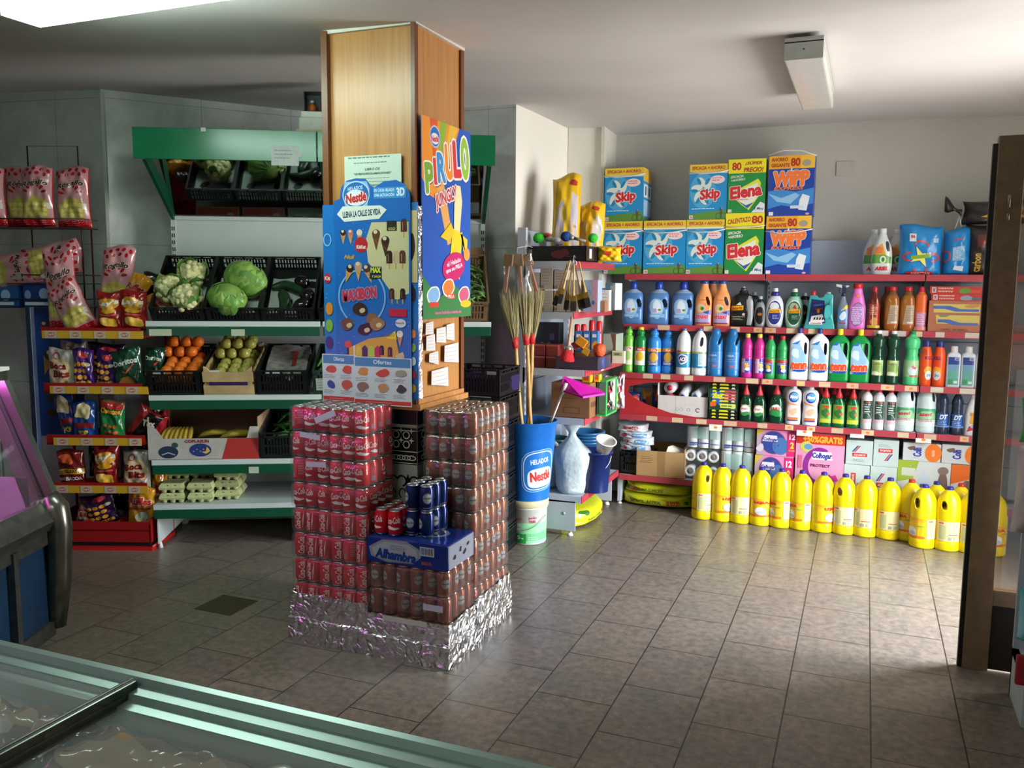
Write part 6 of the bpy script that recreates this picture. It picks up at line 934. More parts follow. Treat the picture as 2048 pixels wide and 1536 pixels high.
def sack(label,px,Y,zb,W,H,D,seed):
    p = onY(px,900,Y);F = pillow(W,H*.74,D,seed,wr=.012);mb = MB();m = M('#c3cfcf',.25,alpha=.8,bump=.6,bscale=30,noise=.05)
    rs = [];q = random.Random(seed)
    for i in range(22):
        v = i/21;z = v*H;k_ = (1-.12*math.sin(v*9))*(1 if v < .6 else max(.16,1-(v-.6)*3.4)) if v < .84 else .16+(v-.84)*2.6;k_ *= (.75+.25*min(1,v*8));rs.append([(W/2*k_*math.cos(t_)*(1+.05*math.sin(5*t_+6*v+seed)),D/2*k_*math.sin(t_)*(1+.05*math.sin(4*t_+seed)),z) for t_ in [2*math.pi*j/28 for j in range(28)]])
    mb.rings(rs,m);o = mb.build('plastic_sack',None,(p.x,Y,zb));tag(o,label,'plastic sack','knotted clear plastic sacks')
    q = MB();mm = M('#dfe6e8',.7,noise=.1)
    for i in range(5): q.lathe([(W*.30,.0),(W*.40,.012),(W*.41,.04),(W*.34,.052)],mm,18,(0,0,.012+i*.062),sy=D/W)
    q.build('stacked_bowls',o)
sack('knotted clear plastic sack of white bowls at the front of the lowest end shelf',1144,5.40,zE,.235,.47,.2,3);sack('knotted clear plastic sack partly behind the blue bin',1096,5.48,zE,.17,.44,.18,8)
def crate(name,label,W,D,H,loc,rz=0,tilt=0,col='#101313',cat='crate',group=None,th=.006,slots=9,inner=None,parts=True):
    m = M(col,.4,noise=.05);mb = MB();mb.box(-W/2,W/2,0,D,0,th,m)
    def side(L,tf,nh):
        q = MB();q.box(-L/2,L/2,0,th,0,H*.18,m);q.box(-L/2,L/2,0,th,H*.80,H*.86,m);q.box(-L/2,L/2,-.004,th+.002,H*.955,H,m)
        for s_ in (-1,1): q.box(s_*L/2-(.03 if s_ > 0 else 0),s_*L/2+(0 if s_ > 0 else .03),0,th,H*.18,H*.955,m)
        n = max(5,int(L/.022));
        for i in range(1,n): x = -L/2+.03+(L-.06)*i/n;q.box(x-.0055,x+.0055,.001,th-.001,H*.18,H*.80,m)
        q.box(-L/2+.02,L/2-.02,.001,th-.001,H*.45,H*.53,m)
        for i in range(5): x = -L/2+.03+(L-.06)*i/4;q.box(x-.008,x+.008,0,th,H*.86,H*.955,m)
        mb.add(q.v,q.f,m,False,tf)
    side(W,T(0,0,0),0);side(W,T(0,D-th,0),0);side(D,T(-W/2+th,D/2,0,0,0,math.pi/2),0);side(D,T(W/2,D/2,0,0,0,math.pi/2),0)
    o = mb.build(name,None,loc);o.rotation_euler = (tilt,0,rz);tag(o,label,cat,group);return o
a,b = onY(1212,900,6.3).x,onY(1276,900,6.3).x
crate('plastic_crate','black slotted plastic crate in the corner under the wrapped white packs',b-a-.02,.3,.165,(-1.548,6.235,z5),.0)
mb = MB();mb.box(-.08,.08,.01,.2,.004,.13,M('#8d9096',.6,noise=.3,nscale=40));tag(mb.build('wrapped_goods',None,(-1.548,6.27,z5+.004)),'grey wrapped goods inside the black corner crate','goods')
for i,(dx,dz,w_,h_,c1,lb) in enumerate(((-.02,.168,.24,.05,'#b9bdc0','white plastic wrapped napkin pack, bottom of the pile on the corner crate'),(.0,.215,.25,.05,'#c8ccd0','white and blue napkin pack, second in the pile on the corner crate'),(-.02,.262,.26,.05,'#c3c7cc','white and blue napkin pack, third in the pile on the corner crate'),(-.04,.31,.24,.055,'#cfd0d2','white pack with red lettering on top of the pile over the corner crate'))):
    bag('napkin_pack',lb,'napkin pack',w_,h_+.012,.2,c1,(lambda A,W,H: (A.text('CHARVEL',.0,.6*H,.5*W,.3*H,'#b8343a',.06,0,math.pi),A.ell(.0,.2*H,.08*W,.14*H,'#c46a6a'))) if i == 3 else (lambda A,W,H: (A.rect(-.0*W,.25*H,.4*W,.75*H,'#5f93c0'),A.lines(.02*W,.38*W,.5*H,1,.01,'#cfe0ee',.006),A.blob(-.3*W,.5*H,.1*W,.2*H,'#c24a4a',7,.3,i))),(-1.548+dx,6.34,z5+dz),seed=70+i,wr=.006,rough=.2,top=0)
bag('potting_soil_bag','yellow potting soil bag on the floor poking out from under the end shelving','soil bag',.62,.12,.34,'#d6d61e',lambda A,W,H: (A.text('SUBSTRATO UNIVERSAL',-.1*W,.4*H,.4*W,.14*H,'#5a7a22',.03,.1),A.text('2 ROSI',.22*W,.42*H,.16*W,.22*H,'#c9402a',.06,.1),A.blob(-.32*W,.8*H,.08*W,.12*H,'#2f6a2c',9,.5,3)),(-1.84,5.72,.003),math.radians(90),seed=35,wr=.005,rough=.35,top=0)
bxx,byy = -1.965,5.095
mb = MB();mb.lathe([(.118,0),(.124,.006),(.129,.23),(.134,.232),(.134,.245),(.13,.247)],M('#d9dccf',.35),40);o = mb.build('plastic_pail',None,(bxx,byy-.005,0));tag(o,'white and green fifteen kilo plastic pail with a lid under the blue bin','pail')
mb = MB();mb.lathe([(.136,.243),(.139,.245),(.139,.283),(.134,.288),(.05,.288)],M('#cfc49a',.4),40);mb.build('lid',o);mb = MB();mb.tube([(.14*math.cos(t_),.14*math.sin(t_),.19-.09*math.sin(math.pi*(t_+2.9)/2.7)) for t_ in [-2.9+2.7*i/14 for i in range(15)]],.002,M('#8a8f86',.4,.7),6);mb.build('bail_handle',o)
def cyf(r0,r1,h): return lambda x,z,d: ((r0+(r1-r0)*z/h+d)*math.sin(x/(r0+(r1-r0)*z/h)),-(r0+(r1-r0)*z/h+d)*math.cos(x/(r0+(r1-r0)*z/h)),z)
A = Art();A.rect(-.37,.012,.37,.145,'#6cc07e');A.rect(-.37,.012,.04,.075,'#1f9a3a');A.rect(.04,.012,.37,.03,'#8ed0a0');A.poly([(-.2,.075),(.1,.075),(.37,.11),(.37,.145),(-.1,.145)],'#8fd29a');A.text('AMASABLE',-.03,.17,.09,.012,'#c23a3a',.05)
for i in range(2):
    for j in range(3): A.rect(-.09+.035*j,.09+.03*i,-.063+.035*j,.113+.03*i,'#d9e9da')
A.text('15',-.015,.052,.035,.026,'#dff0df',.05);A.text('kg',.015,.045,.015,.012,'#dff0df',.03);A.text('pelo',.085,.178,.05,.022,'#c23a6a',.01);A.text('mas',.083,.155,.04,.018,'#c23a6a',.01);A.lines(.05,.12,.05,2,.012,'#dff0df',.003)
q = MB();A.into(q,cyf(.124,.129,.24),.02,.35);q.build('label',o)
BR0,BR1,BH_ = .138,.185,.50
mb = MB();bm_ = M('#1465b8',.38,noise=.10,nscale=9);mb.lathe([(BR0,0),(BR1,BH_),(BR1+.003,BH_+.003),(BR1-.004,BH_+.003),(BR0-.004,.006),(BR0-.004,0)],bm_,44,cap=False);mb.lathe([(BR0-.004,.005),(.001,.005)],bm_,44);o = mb.build('ice_cream_bin',None,(bxx,byy,.289));tag(o,'tall blue tapered bin holding brooms, standing on the white pail','bin')
rr_ = lambda A,cx,cy,rx,ry,c: A.poly([(cx+rx*math.copysign(abs(math.cos(t_))**.55,math.cos(t_)),cy+ry*math.copysign(abs(math.sin(t_))**.55,math.sin(t_))+.12*rx*math.copysign(abs(math.cos(t_))**.55,math.cos(t_))) for t_ in [2*math.pi*i/40 for i in range(40)]],c)
A = Art()
for rx,ry,c in ((.125,.135,'#7fb2e0'),(.120,.130,'#1b63b4'),(.113,.123,'#cfdeee'),(.107,.117,'#1f6dc0')): rr_(A,.14,.2,rx,ry,c)
rr_(A,.145,.155,.092,.062,'#dfe3e8');A.text('HELADOS',.14,.262,.13,.033,'#dfe8f2',.03,.1,.12);A.text('Nestlé',.145,.165,.15,.062,'#d2322c',.06,.1,.1);q = MB();A.into(q,cyf(BR0,BR1,BH_),.015,.35);q.build('emblem',o)
for i,(xb,yb_,xm,ym,xt,yt,lb) in enumerate(((1043,838,1031,695,1017,585,'bamboo broom on the room side of the blue bin with straw head up'),(1062,840,1053,688,1051,578,'bamboo broom in the middle of the blue bin with straw head up'),(1058,836,1064,686,1071,578,'bamboo broom nearest the end shelving with straw head up'))):
    Y = 5.04+.05*i;B = onY(xb,yb_,Y);Mm = onY(xm,ym,Y);Tt = onY(xt,yt,Y);B = B+(B-Mm).normalized()*.42;B.z = max(B.z,.31);o = thing('broom',lb,'broom',B,0,'bamboo brooms');a = Mm-B;b = Tt-B;d = a.normalized();L = a.length
    mb = MB();pts = [];rr2 = []
    for k_ in range(25): v = k_/24;pts.append(d*(L*v)+Vector((.004*math.sin(v*7+i),0,0)));rr2.append(.0125*(1+(.14 if k_ % 5 == 0 else 0)))
    mb.tube(pts,rr2,M('#c79a5a',.4,noise=.12,nscale=20),10);mb.build('bamboo_handle',o);mb = MB();mb.tube([a-d*.005,a+d*.065],[.019,.024],M('#c9282c',.4,bump=.6,bscale=150),14);mb.build('red_binding',o)
    mb = MB();sm_ = [M('#b3a877',.8,noise=.1),M('#9c9263',.8,noise=.1),M('#c3b98a',.8,noise=.1)];e = (b-a).normalized();sx_ = e.orthogonal().normalized();sy_ = e.cross(sx_);L2 = (b-a).length
    for k_ in range(110):
        t_ = R.uniform(0,6.28);rr3 = R.uniform(.1,1)**.5;p_ = sx_*math.cos(t_)*rr3+sy_*math.sin(t_)*rr3;l = L2*R.uniform(.82,1.08);s0 = a+e*.03+p_*.019;s1 = a+e*(l*.5)+p_*.042;s2 = a+e*l+p_*(.062+R.uniform(-.008,.01));mb.tube([s0,s1,s2],[.0022,.002,.001],sm_[k_ % 3],3,cap=False)
    mb.build('straw_head',o)
B = onY(1104,838,5.12);Mm = onY(1125,785,5.12);o = thing('dustpan','magenta dustpan with a metal handle leaning out of the blue bin','dustpan',B-(Mm-B)*1.2);off = B-(Mm-B)*1.2
mb = MB();mb.tube([Vector((0,0,0)),Mm-off],.009,M('#a9a7a2',.3,.6),12);mb.tube([Mm-off-(Mm-B)*.05,Mm-off+(Mm-B)*.35],.012,M('#c9c5bf',.35),12);mb.build('handle',o)
P = [onY(x,y,Y)-off for x,y,Y in ((1120,778,5.12),(1128,752,5.16),(1210,786,5.22),(1166,793,5.06),(1137,770,5.30),(1200,778,5.32))]
mg = M('#c0189a',.35,noise=.02);mb = MB();n_ = Vector((0,.0,-.012));mb.add([P[0],P[1],P[2],P[3]]+[p+n_ for p in (P[0],P[1],P[2],P[3])],[(0,1,2,3),(7,6,5,4),(0,4,5,1),(1,5,6,2),(2,6,7,3),(3,7,4,0)],mg);mb.add([P[1],P[2],P[5],P[4]]+[p+Vector((0,.006,-.006)) for p in (P[1],P[2],P[5],P[4])],[(0,1,2,3),(7,6,5,4),(0,4,5,1),(1,5,6,2),(2,6,7,3),(3,7,4,0)],mg);mb.add([P[0],P[1],P[4],P[0]+Vector((.01,.16,0))],[(0,1,2,3)],mg);mb.build('pan',o)
# ================================================================== CANS stacked round the pillar
CR,CH = .0325,.1155
def can(body,art,top='#b9bcbe'):
    mb = MB();mb.lathe([(.024,0),(.027,.002),(.0325,.012),(.0325,.098),(.0265,.1105),(.0272,.1145),(.0258,.1155),(.0245,.112)],body,20,cap=False)
    j = mb.mi(M(top,.25,.9,noise=0))
    for i,f in enumerate(mb.f):
        if all(mb.v[q][2] > .105 for q in f) or all(mb.v[q][2] < .0125 for q in f): mb.m[i] = j
    mb.lathe([(.0248,.112),(.001,.1118)],M(top,.3,.9,noise=0),20,cap=False);mb.lathe([(.024,0),(.001,.004)],M(top,.3,.9,noise=0),20,cap=False)
    A = Art();art(A);A.into(mb,lambda x,z,d: ((CR+d)*math.sin(x/CR),-(CR+d)*math.cos(x/CR),z),.012,.2,step=.00012,base=.00015);return mb.mesh('can')
cred = M('#cc1420',.25,.15,noise=.02);cbr = M('#8a4224',.22,.4,noise=.03);cbl = M('#16285c',.2,.5,noise=.03)
def c_red(rot,vert,side=0):
    def f(A):
        if side: A.rect(-.03+rot,.02,.0+rot,.09,'#c9424a');A.rect(-.026+rot,.024,-.01+rot,.045,'#8f98b0');A.lines(.01+rot,.04+rot,.085,7,.008,'#e0a0a2',.0015)
        elif vert: A.text('Coca-Cola',rot,.056,.078,.03,'#e9d3cf',.03,.35,math.pi/2);A.line([(rot+.024,.02),(rot+.026,.06),(rot+.03,.095)],[.001,.005,.001],'#e6d8d6')
        else: A.text('Coca-Cola',rot,.072,.075,.03,'#ead9d6',.03,.35,.12);A.poly([(rot-.034,.042),(rot-.02,.034),(rot+.01,.030),(rot+.036,.036),(rot+.03,.04),(rot+.008,.042),(rot-.012,.048)],'#e6e0de')
    return f
REDS = [can(cred,c_red(r_,v,s_)) for r_,v,s_ in ((0,0,0),(-.02,0,0),(.022,0,0),(0,0,1),(.0,1,0),(-.014,1,0),(.016,1,0),(0.005,0,1))]
def c_alh(rot,c1,c2):
    def f(A): A.ell(rot,.062,.022,.025,c1,20);A.ell(rot,.062,.019,.022,c2,20);A.text('Alhambra',rot,.063,.038,.011,'#3a3f4a',.04,.2);A.lines(rot-.014,rot+.014,.05,1,.01,'#6b6a68',.002);A.rect(rot-.02,.018,rot+.02,.022,c1)
    return f
BRS = [can(cbr,c_alh(r_,'#5a4a42','#9c938c'),'#b59a86') for r_ in (0,-.02,.022)];BLS = [can(cbl,c_alh(r_,'#5a6070','#a9adb4')) for r_ in (0,-.025,.02)]
WR = clearfilm('shrink_wrap',gl=.2,rough=.09,bump=.7,bscale=22,body=.05)
def pack(label,x0,y0,z0,nx,ny,kinds,full,group,cat='drinks can pack',wrap=WR,px=.066,name='can_pack',lid=None):
    t = thing(name,label,cat,(x0+nx*px/2,y0,z0),0,group)
    for i in range(nx):
        for j in range(ny):
            if full or i in (0,nx-1) or j in (0,ny-1):
                o = bpy.data.objects.new('can',R.choice(kinds));COL.objects.link(o);o.parent = t;o.location = ((i-(nx-1)/2)*px,(j+.5)*px,0)
                if j > 0 or nx == 4: o.rotation_euler = (0,0,(math.pi/2 if i == nx-1 else R.uniform(0,6)) if j > 0 else 0)
    W,D,H = nx*px+.003,ny*px+.002,CH+.001;mb = MB();n = 6
    def ring(z,k_):
        p = []
        for (ax,ay,bx_,by,cnt) in ((-1,-1,1,-1,nx),(1,-1,1,1,ny),(1,1,-1,1,nx),(-1,1,-1,-1,ny)):
            for i in range(cnt*4):
                v = i/(cnt*4);b_ = .0022*math.cos(2*math.pi*v*cnt)*-1;x = (ax+(bx_-ax)*v)*(W/2-k_);y = (ay+(by-ay)*v)*(D/2-k_);nx_ = ax if ax == bx_ else 0;ny_ = ay if ay == by else 0;p.append((x+nx_*b_,D/2+y+ny_*b_,z))
        return p
    if wrap: mb.rings([ring(.001,.02),ring(.0012,.004),ring(.012,.001),ring(.098,.001),ring(.112,.006),ring(.1165,.018)],wrap,True);mb.build('shrink_wrap',t)
    return t
zs_ = lambda i,b: b+i*.1172
CX,MX,BXx = -2.392,-1.988,-1.857
for i in range(8):
    n = 'lowest' if i == 0 else ('top' if i == 7 else ORD[i])
    pack('red cola can pack, %s of the red stack%s' % (n if i in (0,7) else n+' from the bottom',' beside the pillar' if i in (0,7) else ''),CX,3.19,zs_(i,.168),6,4,REDS[4:7]*3+[REDS[7]] if i < 4 else REDS[0:3]*2+[REDS[3]],i == 7,'red cola can packs')
for i in range(8):
    n = 'lowest' if i == 0 else ('top' if i == 7 else ORD[i])
    pack('brown beer can pack, %s of the tall brown stack' % (n if i in (0,7) else n+' from the bottom'),BXx,3.468,zs_(i,.147),4,6,BRS,i == 7,'brown beer can packs')
for i in range(2): pack('brown beer can pack in the low front stack, %s' % ('lower one','upper one')[i],MX,3.19,zs_(i,.196),6,4,BRS,False,'brown beer can packs')
zt_ = zs_(2,.196);t = pack('dark blue printed beer can pack topping the low front stack',MX,3.19,zt_,6,4,BLS,True,None,wrap=None);W,D,H = .398,.266,.117
mb = MB();mb.rbox(-W/2,W/2,0,D,0,H,M('#14296e',.14,noise=.08,bump=.35,bscale=22),.012);mb.build('printed_wrap',t)
A = Art();A.rect(-.2,.004,.2,H-.004,'#162d78');A.poly([(-.19,.07),(-.12,.11),(0,.112),(.06,.085),(.07,.05),(.03,.016),(-.1,.01),(-.18,.03)],'#8d919c');A.poly([(-.175,.065),(-.11,.1),(0,.1),(.045,.08),(.055,.05),(.02,.022),(-.1,.018),(-.165,.035)],'#a4a8b2');A.lines(-.08,.0,.085,3,.008,'#6d7280',.003);A.text('Alhambra',-.055,.045,.2,.042,'#1b3a86',.08,.15,-.03);A.rect(.065,.06,.135,.1,'#b9bec8')
for i in range(12): A.rect(.07+.005*i,.066,.072+.005*i+(.001 if i % 3 else 0),.095,'#2a3050')
A.text('BEER',.1,.028,.05,.014,'#a0522a',.05);q = MB();A.into(q,flat((0,-.0003,0),(1,0,0),(0,0,1)),0,.14,spec=.5);q.build('print',t)
A = Art();A.rect(.008,.006,D-.008,H-.006,'#8b8f9c');[A.blob(x,y,.014,.01,'#1f2230',7,.5,i) for i,(x,y) in enumerate(((.06,.05),(.12,.07),(.16,.05),(.2,.075)))];q = MB();A.into(q,flat((W/2+.0003,0,0),(0,1,0),(0,0,1)),0,.14);q.build('print',t)
A = Art();A.ell(0,.15,.13,.08,'#7f8492');A.ell(0,.15,.11,.065,'#2a3560');A.text('Alhambra',0,.15,.16,.035,'#a0a5b2',.04);q = MB();A.into(q,flat((0,0,H+.0003),(1,0,0),(0,1,0)),0,.14);q.build('print',t)
zt_ += .1175
for i in range(2):
    for j in range(3):
        o = bpy.data.objects.new('soda_can',REDS[(0,1,2)[(i+j) % 3]] if j else REDS[(1,0)[i]]);COL.objects.link(o);o.location = (-1.945+.068*i,3.245+.068*j,zt_);tag(o,'loose red cola can, %s row, %s' % (('front','middle','back')[j],('near the red stack','near the blue cans')[i]),'can','loose red cola cans')
        for k_ in range(2): o = bpy.data.objects.new('beer_can',BLS[(i+j+k_) % 3]);COL.objects.link(o);o.location = (-1.808+.068*i,3.28+.067*j,zt_+.1158*k_);tag(o,'dark blue beer can in the %s layer, %s row, %s' % (('lower','upper')[k_],('front','middle','back')[j],('nearer the red cans','nearer the brown stack')[i]),'can','loose dark blue beer cans')
def mat_foil():
    m = bpy.data.materials.new('aluminium_foil');m.use_nodes = True;n = m.node_tree;b = n.nodes['Principled BSDF'];L = n.links.new;b.inputs['Base Color'].default_value = (.82,.83,.84,1);b.inputs['Metallic'].default_value = 1;b.inputs['Roughness'].default_value = .22
    t = n.nodes.new('ShaderNodeTexCoord');v = n.nodes.new('ShaderNodeTexVoronoi');v.inputs['Scale'].default_value = 9;v.feature = 'DISTANCE_TO_EDGE';x = n.nodes.new('ShaderNodeTexNoise');x.inputs['Scale'].default_value = 13;x.inputs['Detail'].default_value = 5;x.inputs['Distortion'].default_value = 1.6
    mx = n.nodes.new('ShaderNodeVectorMath');mx.operation = 'ADD';nn = n.nodes.new('ShaderNodeTexNoise');nn.inputs['Scale'].default_value = 5;L(t.outputs['Object'],nn.inputs['Vector']);L(t.outputs['Object'],mx.inputs[0]);L(nn.outputs['Color'],mx.inputs[1]);L(mx.outputs[0],v.inputs['Vector']);L(t.outputs['Object'],x.inputs['Vector'])
    ad = n.nodes.new('ShaderNodeMath');ad.operation = 'MULTIPLY_ADD';ad.inputs[1].default_value = 1.4;L(v.outputs['Distance'],ad.inputs[0]);L(x.outputs['Fac'],ad.inputs[2]);bp = n.nodes.new('ShaderNodeBump');bp.inputs['Strength'].default_value = .6;bp.inputs['Distance'].default_value = .02;L(ad.outputs[0],bp.inputs['Height']);L(bp.outputs[0],b.inputs['Normal']);return m
FOIL = mat_foil()
def foilbox(label,x0,x1,y0,y1,h0,h1,seed,holes=(),deep=.10):
    q = random.Random(seed);t = thing('foil_wrapped_base',label,'base',((x0+x1)/2,y0,0));W,D = x1-x0,y1-y0
    def wallring(z,k_,jit):
        p = []
        for ax,ay,bx_,by,cnt in ((-1,-1,1,-1,26),(1,-1,1,1,18),(1,1,-1,1,26),(-1,1,-1,-1,18)):
            for i in range(cnt):
                v = i/cnt;x = (ax+(bx_-ax)*v)*(W/2+k_);y = (ay+(by-ay)*v)*(D/2+k_);j = q.uniform(-jit,jit);p.append((x+(ax*j if ax == bx_ else 0),D/2+y+(ay*j if ay == by else 0),max(0.0005,z+q.uniform(-jit,jit)*(1.2 if z > .01 else 0))))
        return p
    mb = MB();mb.rings([wallring(0.001,.010,.003),wallring(.03,.012,.003),wallring(.06,.011,.003),wallring(.10,.012,.003),wallring(h0,.010,.003),wallring(h0+.004,.002,.002)],FOIL,False,False);mb.rings([wallring(h0+.002,.003,.002),wallring(h0+.04,.004,.0025),wallring(h1-.02,.003,.0025),wallring(h1,.003,.006),wallring(h1-.004,-.003,.002),wallring(h0+.012,-.004,.0)],FOIL,False,False);mb.build('foil',t)
    mb = MB();mb.box(-W/2+.004,W/2-.004,.004,D-.004,0.002,deep,M('#8a4a30',.7));mb.build('cardboard_base',t)
    return t
foilbox('foil wrapped base carrying the red cola can stack',-2.40,-1.992,3.185,3.46,.115,.235,1,deep=.166);foilbox('foil wrapped base at the front corner carrying the low beer stack',-1.982,-1.588,3.183,3.459,.10,.20,2,deep=.194);foilbox('foil wrapped base carrying the tall brown beer stack',-1.862,-1.588,3.475,3.88,.13,.215,3,deep=.145)
mb = MB();mb.box(-.11,.11,-.0012,0,-.014,.01,M('#c9c9c0',.6));o = mb.build('paper_strip',None,(-1.79,3.1655,.196));tag(o,'off white paper strip above the front foil base under the beer cans','paper strip')
def slip(x0,y0,x1,y1,Y,lb,h=.014):
    a,b = onY(x0,y0,Y),onY(x1,y1,Y);c = (a+b)/2;L = (b-a).length;mb = MB();mb.box(-L/2,L/2,-.0006,0,-h,h,M('#c4bcd0',.6,noise=.01));o = mb.build('price_slip',None,(c.x,Y,c.z));o.rotation_euler = (0,-math.atan2(b.z-a.z,b.x-a.x),0);tag(o,lb,'price slip','white paper slips on the can stacks')
slip(630,842,670,825,3.181,'white paper slip stuck askew on the top red pack');slip(600,868,640,876,3.181,'white paper slip on the second red pack from the top',.012);slip(612,928,652,930,3.181,'white paper slip on the third red pack from the top',.012);slip(846,1213,885,1220,3.181,'white paper slip on the lower pack of the low front stack')
# ================================================================== POSTERS on the pillar
def board(name,label,cat,X,Y,Z,W,H,th,art,facex=False,outline=None,col='#1d6fbe',group=None,tilt=0,rough=.3,seg=0):
    m = M(col,.35,noise=.02);mb = MB();pts = outline or [(0,0),(W,0),(W,H),(0,H)];ax = 'x' if facex else 'y'
    mb.prism(pts,0,-th if facex else th,m,axis=ax);o = mb.build(name,None,(X,Y,Z));tag(o,label,cat,group);A = Art();art(A,W,H);q = MB()
    A.into(q,flat((0,0,0),(0,1,0) if facex else (1,0,0),(0,0,1)),seg,rough);q.build('print',o)
    if tilt: o.rotation_euler = (0,tilt,0)
    return o
def cone(A,x,y,s,c1='#5a3424',rot=0,c2='#c9925a'):
    f = lambda a,b: (x+(a*math.cos(rot)-b*math.sin(rot))*s,y+(a*math.sin(rot)+b*math.cos(rot))*s)
    A.poly([f(-.3,0),f(.3,0),f(0,-1)],c2);A.ell(*f(0,.12),.32*s,.3*s,c1,12,rot);A.ell(*f(-.05,.25),.16*s,.14*s,'#d9c3b0',8,rot);A.line([f(-.15,-.25),f(.1,-.5)],.03*s,'#8a5a34')
def stick(A,x,y,s,c='#4a2a20'): A.rect(x-.05*s,y-.7*s,x+.05*s,y-.3*s,'#c99a5a');A.poly([(x-.22*s,y-.35*s),(x+.22*s,y-.35*s),(x+.22*s,y+.3*s),(x+.12*s,y+.45*s),(x-.12*s,y+.45*s),(x-.22*s,y+.3*s)],c);A.line([(x-.08*s,y-.25*s),(x-.08*s,y+.25*s)],.04*s,'#b08a72')
def a_back(A,W,H):
    for i in range(40): A.ell(R.uniform(0,W),R.uniform(0,H),.004,.004,'#4f9ad6',6)
    A.ring(.05*W,.82*H,.022,.03,.005,'#8cc4ec',16);A.ell(.045*W,.62*H,.02,.024,'#b8283a');A.text('Kit',.045*W,.62*H,.03,.018,'#eadfe2',.05);A.poly([(.8*W,.6*H),(W,.6*H),(W,H*.96),(.8*W,.96*H)],'#cdb98a');A.blob(.93*W,.78*H,.02,.06,'#3a2620',7,.2,2);A.blob(.94*W,.55*H,.02,.04,'#2c1f22',7,.2,4)
    for i in range(5): A.ell(.045*W+.002*i,(.1+.09*i)*H,.02,.03,('#e0b02a','#c23a4a','#2a2f6e','#7ab03a','#d98a2a')[i]);A.ell(.95*W,(.06+.07*i)*H,.015,.02,('#e0b02a','#c23a4a','#cfd8e0','#7ab03a','#d98a2a')[i])
def a_menu(A,W,H):
    q = random.Random(4)
    for i in range(70): A.ell(q.uniform(.02,.98)*W,q.uniform(.02,.8)*H,.003,.003,'#4f9ad6',6)
    A.poly([(.5*W,.8*H),(.98*W,.8*H),(.98*W,.48*H),(.8*W,.46*H),(.62*W,.55*H),(.45*W,.62*H),(.42*W,.72*H)],'#cbbf95')
    A.poly([(.12*W,.93*H),(.15*W,.985*H),(.44*W,.985*H),(.48*W,.95*H),(.45*W,.875*H),(.16*W,.865*H)],'#8db8e0');A.ell(.3*W,.925*H,.18*W,.063*H,'#b9d2ea',26);A.ell(.3*W,.925*H,.168*W,.057*H,'#2368b4',26);A.ell(.3*W,.912*H,.15*W,.036*H,'#dde4ea',24);A.text('HELADOS',.29*W,.955*H,.2*W,.018*H,'#cfe0f0',.02,.1,.1);A.text('Nestlé',.3*W,.913*H,.27*W,.042*H,'#cc2a2e',.06,.1,.12)
    A.rect(.53*W,.905*H,.95*W,.955*H,'#3f8cce');A.text('EN CADA HELADO',.67*W,.942*H,.26*W,.014*H,'#dbe9f4',.03);A.text('UNA ACTUACIÓN',.67*W,.922*H,.26*W,.016*H,'#dbe9f4',.04);A.text('3D',.88*W,.932*H,.1*W,.035*H,'#dbe9f4',.06)
    A.poly([(.04*W,.84*H),(.12*W,.875*H),(.62*W,.875*H),(.7*W,.855*H),(.6*W,.815*H),(.14*W,.805*H)],'#dfe2dc');A.text('LLENA LA CALLE DE VIDA',.37*W,.842*H,.5*W,.028*H,'#26324a',.04,0,.06)
    for x,c in ((.12,'#3c2018'),(.22,'#b86a7a'),(.34,'#d9cdc4')): cone(A,x*W,.75*H,.12*W,c)
    A.ell(.36*W,.7*H,.09*W,.035*H,'#b8262f');A.text('KitKat',.36*W,.69*H,.12*W,.016*H,'#f0e2e2',.06);A.text('Nuii',.2*W,.645*H,.14*W,.02*H,'#c99a3a',.05,.3)
    cone(A,.56*W,.74*H,.17*W,'#5a3a2a',0,'#6b4428');cone(A,.68*W,.71*H,.17*W,'#3a2118',0,'#4a2c1e');A.rect(.7*W,.76*H,.83*W,.805*H,'#2a2a26');A.text('GOLD',.765*W,.77*H,.09*W,.012*H,'#c9b86a',.04)
    stick(A,.92*W,.78*H,.18*W,'#4f2a22')
    for i,c in enumerate(('#3a2220','#c9a98a','#5a3424')): stick(A,(.73+.085*i)*W,.64*H,.18*W,c);stick(A,(.76+.07*i)*W,.475*H,.15*W,('#4a2a20','#cfc08a','#2e1c18')[i])
    A.ring(.36*W,.46*H,.32*W,.13*H,.008,'#7fb0e8',30,-70,230)
    for i,r_ in enumerate((-.35,0,.35)): cone(A,(.2+.12*i)*W,(.585+.012*(i == 1))*H,.16*W,('#2f1d18','#b98f7c','#4a2f24')[i],r_)
    A.rect(.47*W,.545*H,.63*W,.6*H,'#23303c');A.text('MAX',.55*W,.585*H,.13*W,.024*H,'#d9d84a',.07);A.text('Y SALSA',.56*W,.556*H,.12*W,.01*H,'#d9d84a',.04)
    A.text('MAXIBON',.33*W,.475*H,.46*W,.052*H,'#c4384a',.08,.1,.12,out='#8fa6d8',ow=.03)
    for x,y,c in ((.34,.405,'#3a2a1e'),(.5,.36,'#8a5a3a'),(.16,.335,'#6b4436'),(.4,.315,'#2e2026'),(.56,.34,'#9c6b4a')): A.blob(x*W,y*H,.09*W,.028*H,c,7,.2,int(x*100));A.blob((x+.03)*W,(y-.006)*H,.04*W,.012*H,'#cdb98e',6,.3,3)
    A.rect(.72*W,.375*H,.95*W,.41*H,'#b8283a');A.ell(.87*W,.345*H,.07*W,.02*H,'#c9d2de');A.text('Nesquik',.86*W,.345*H,.12*W,.014*H,'#8a2a3a',.05)
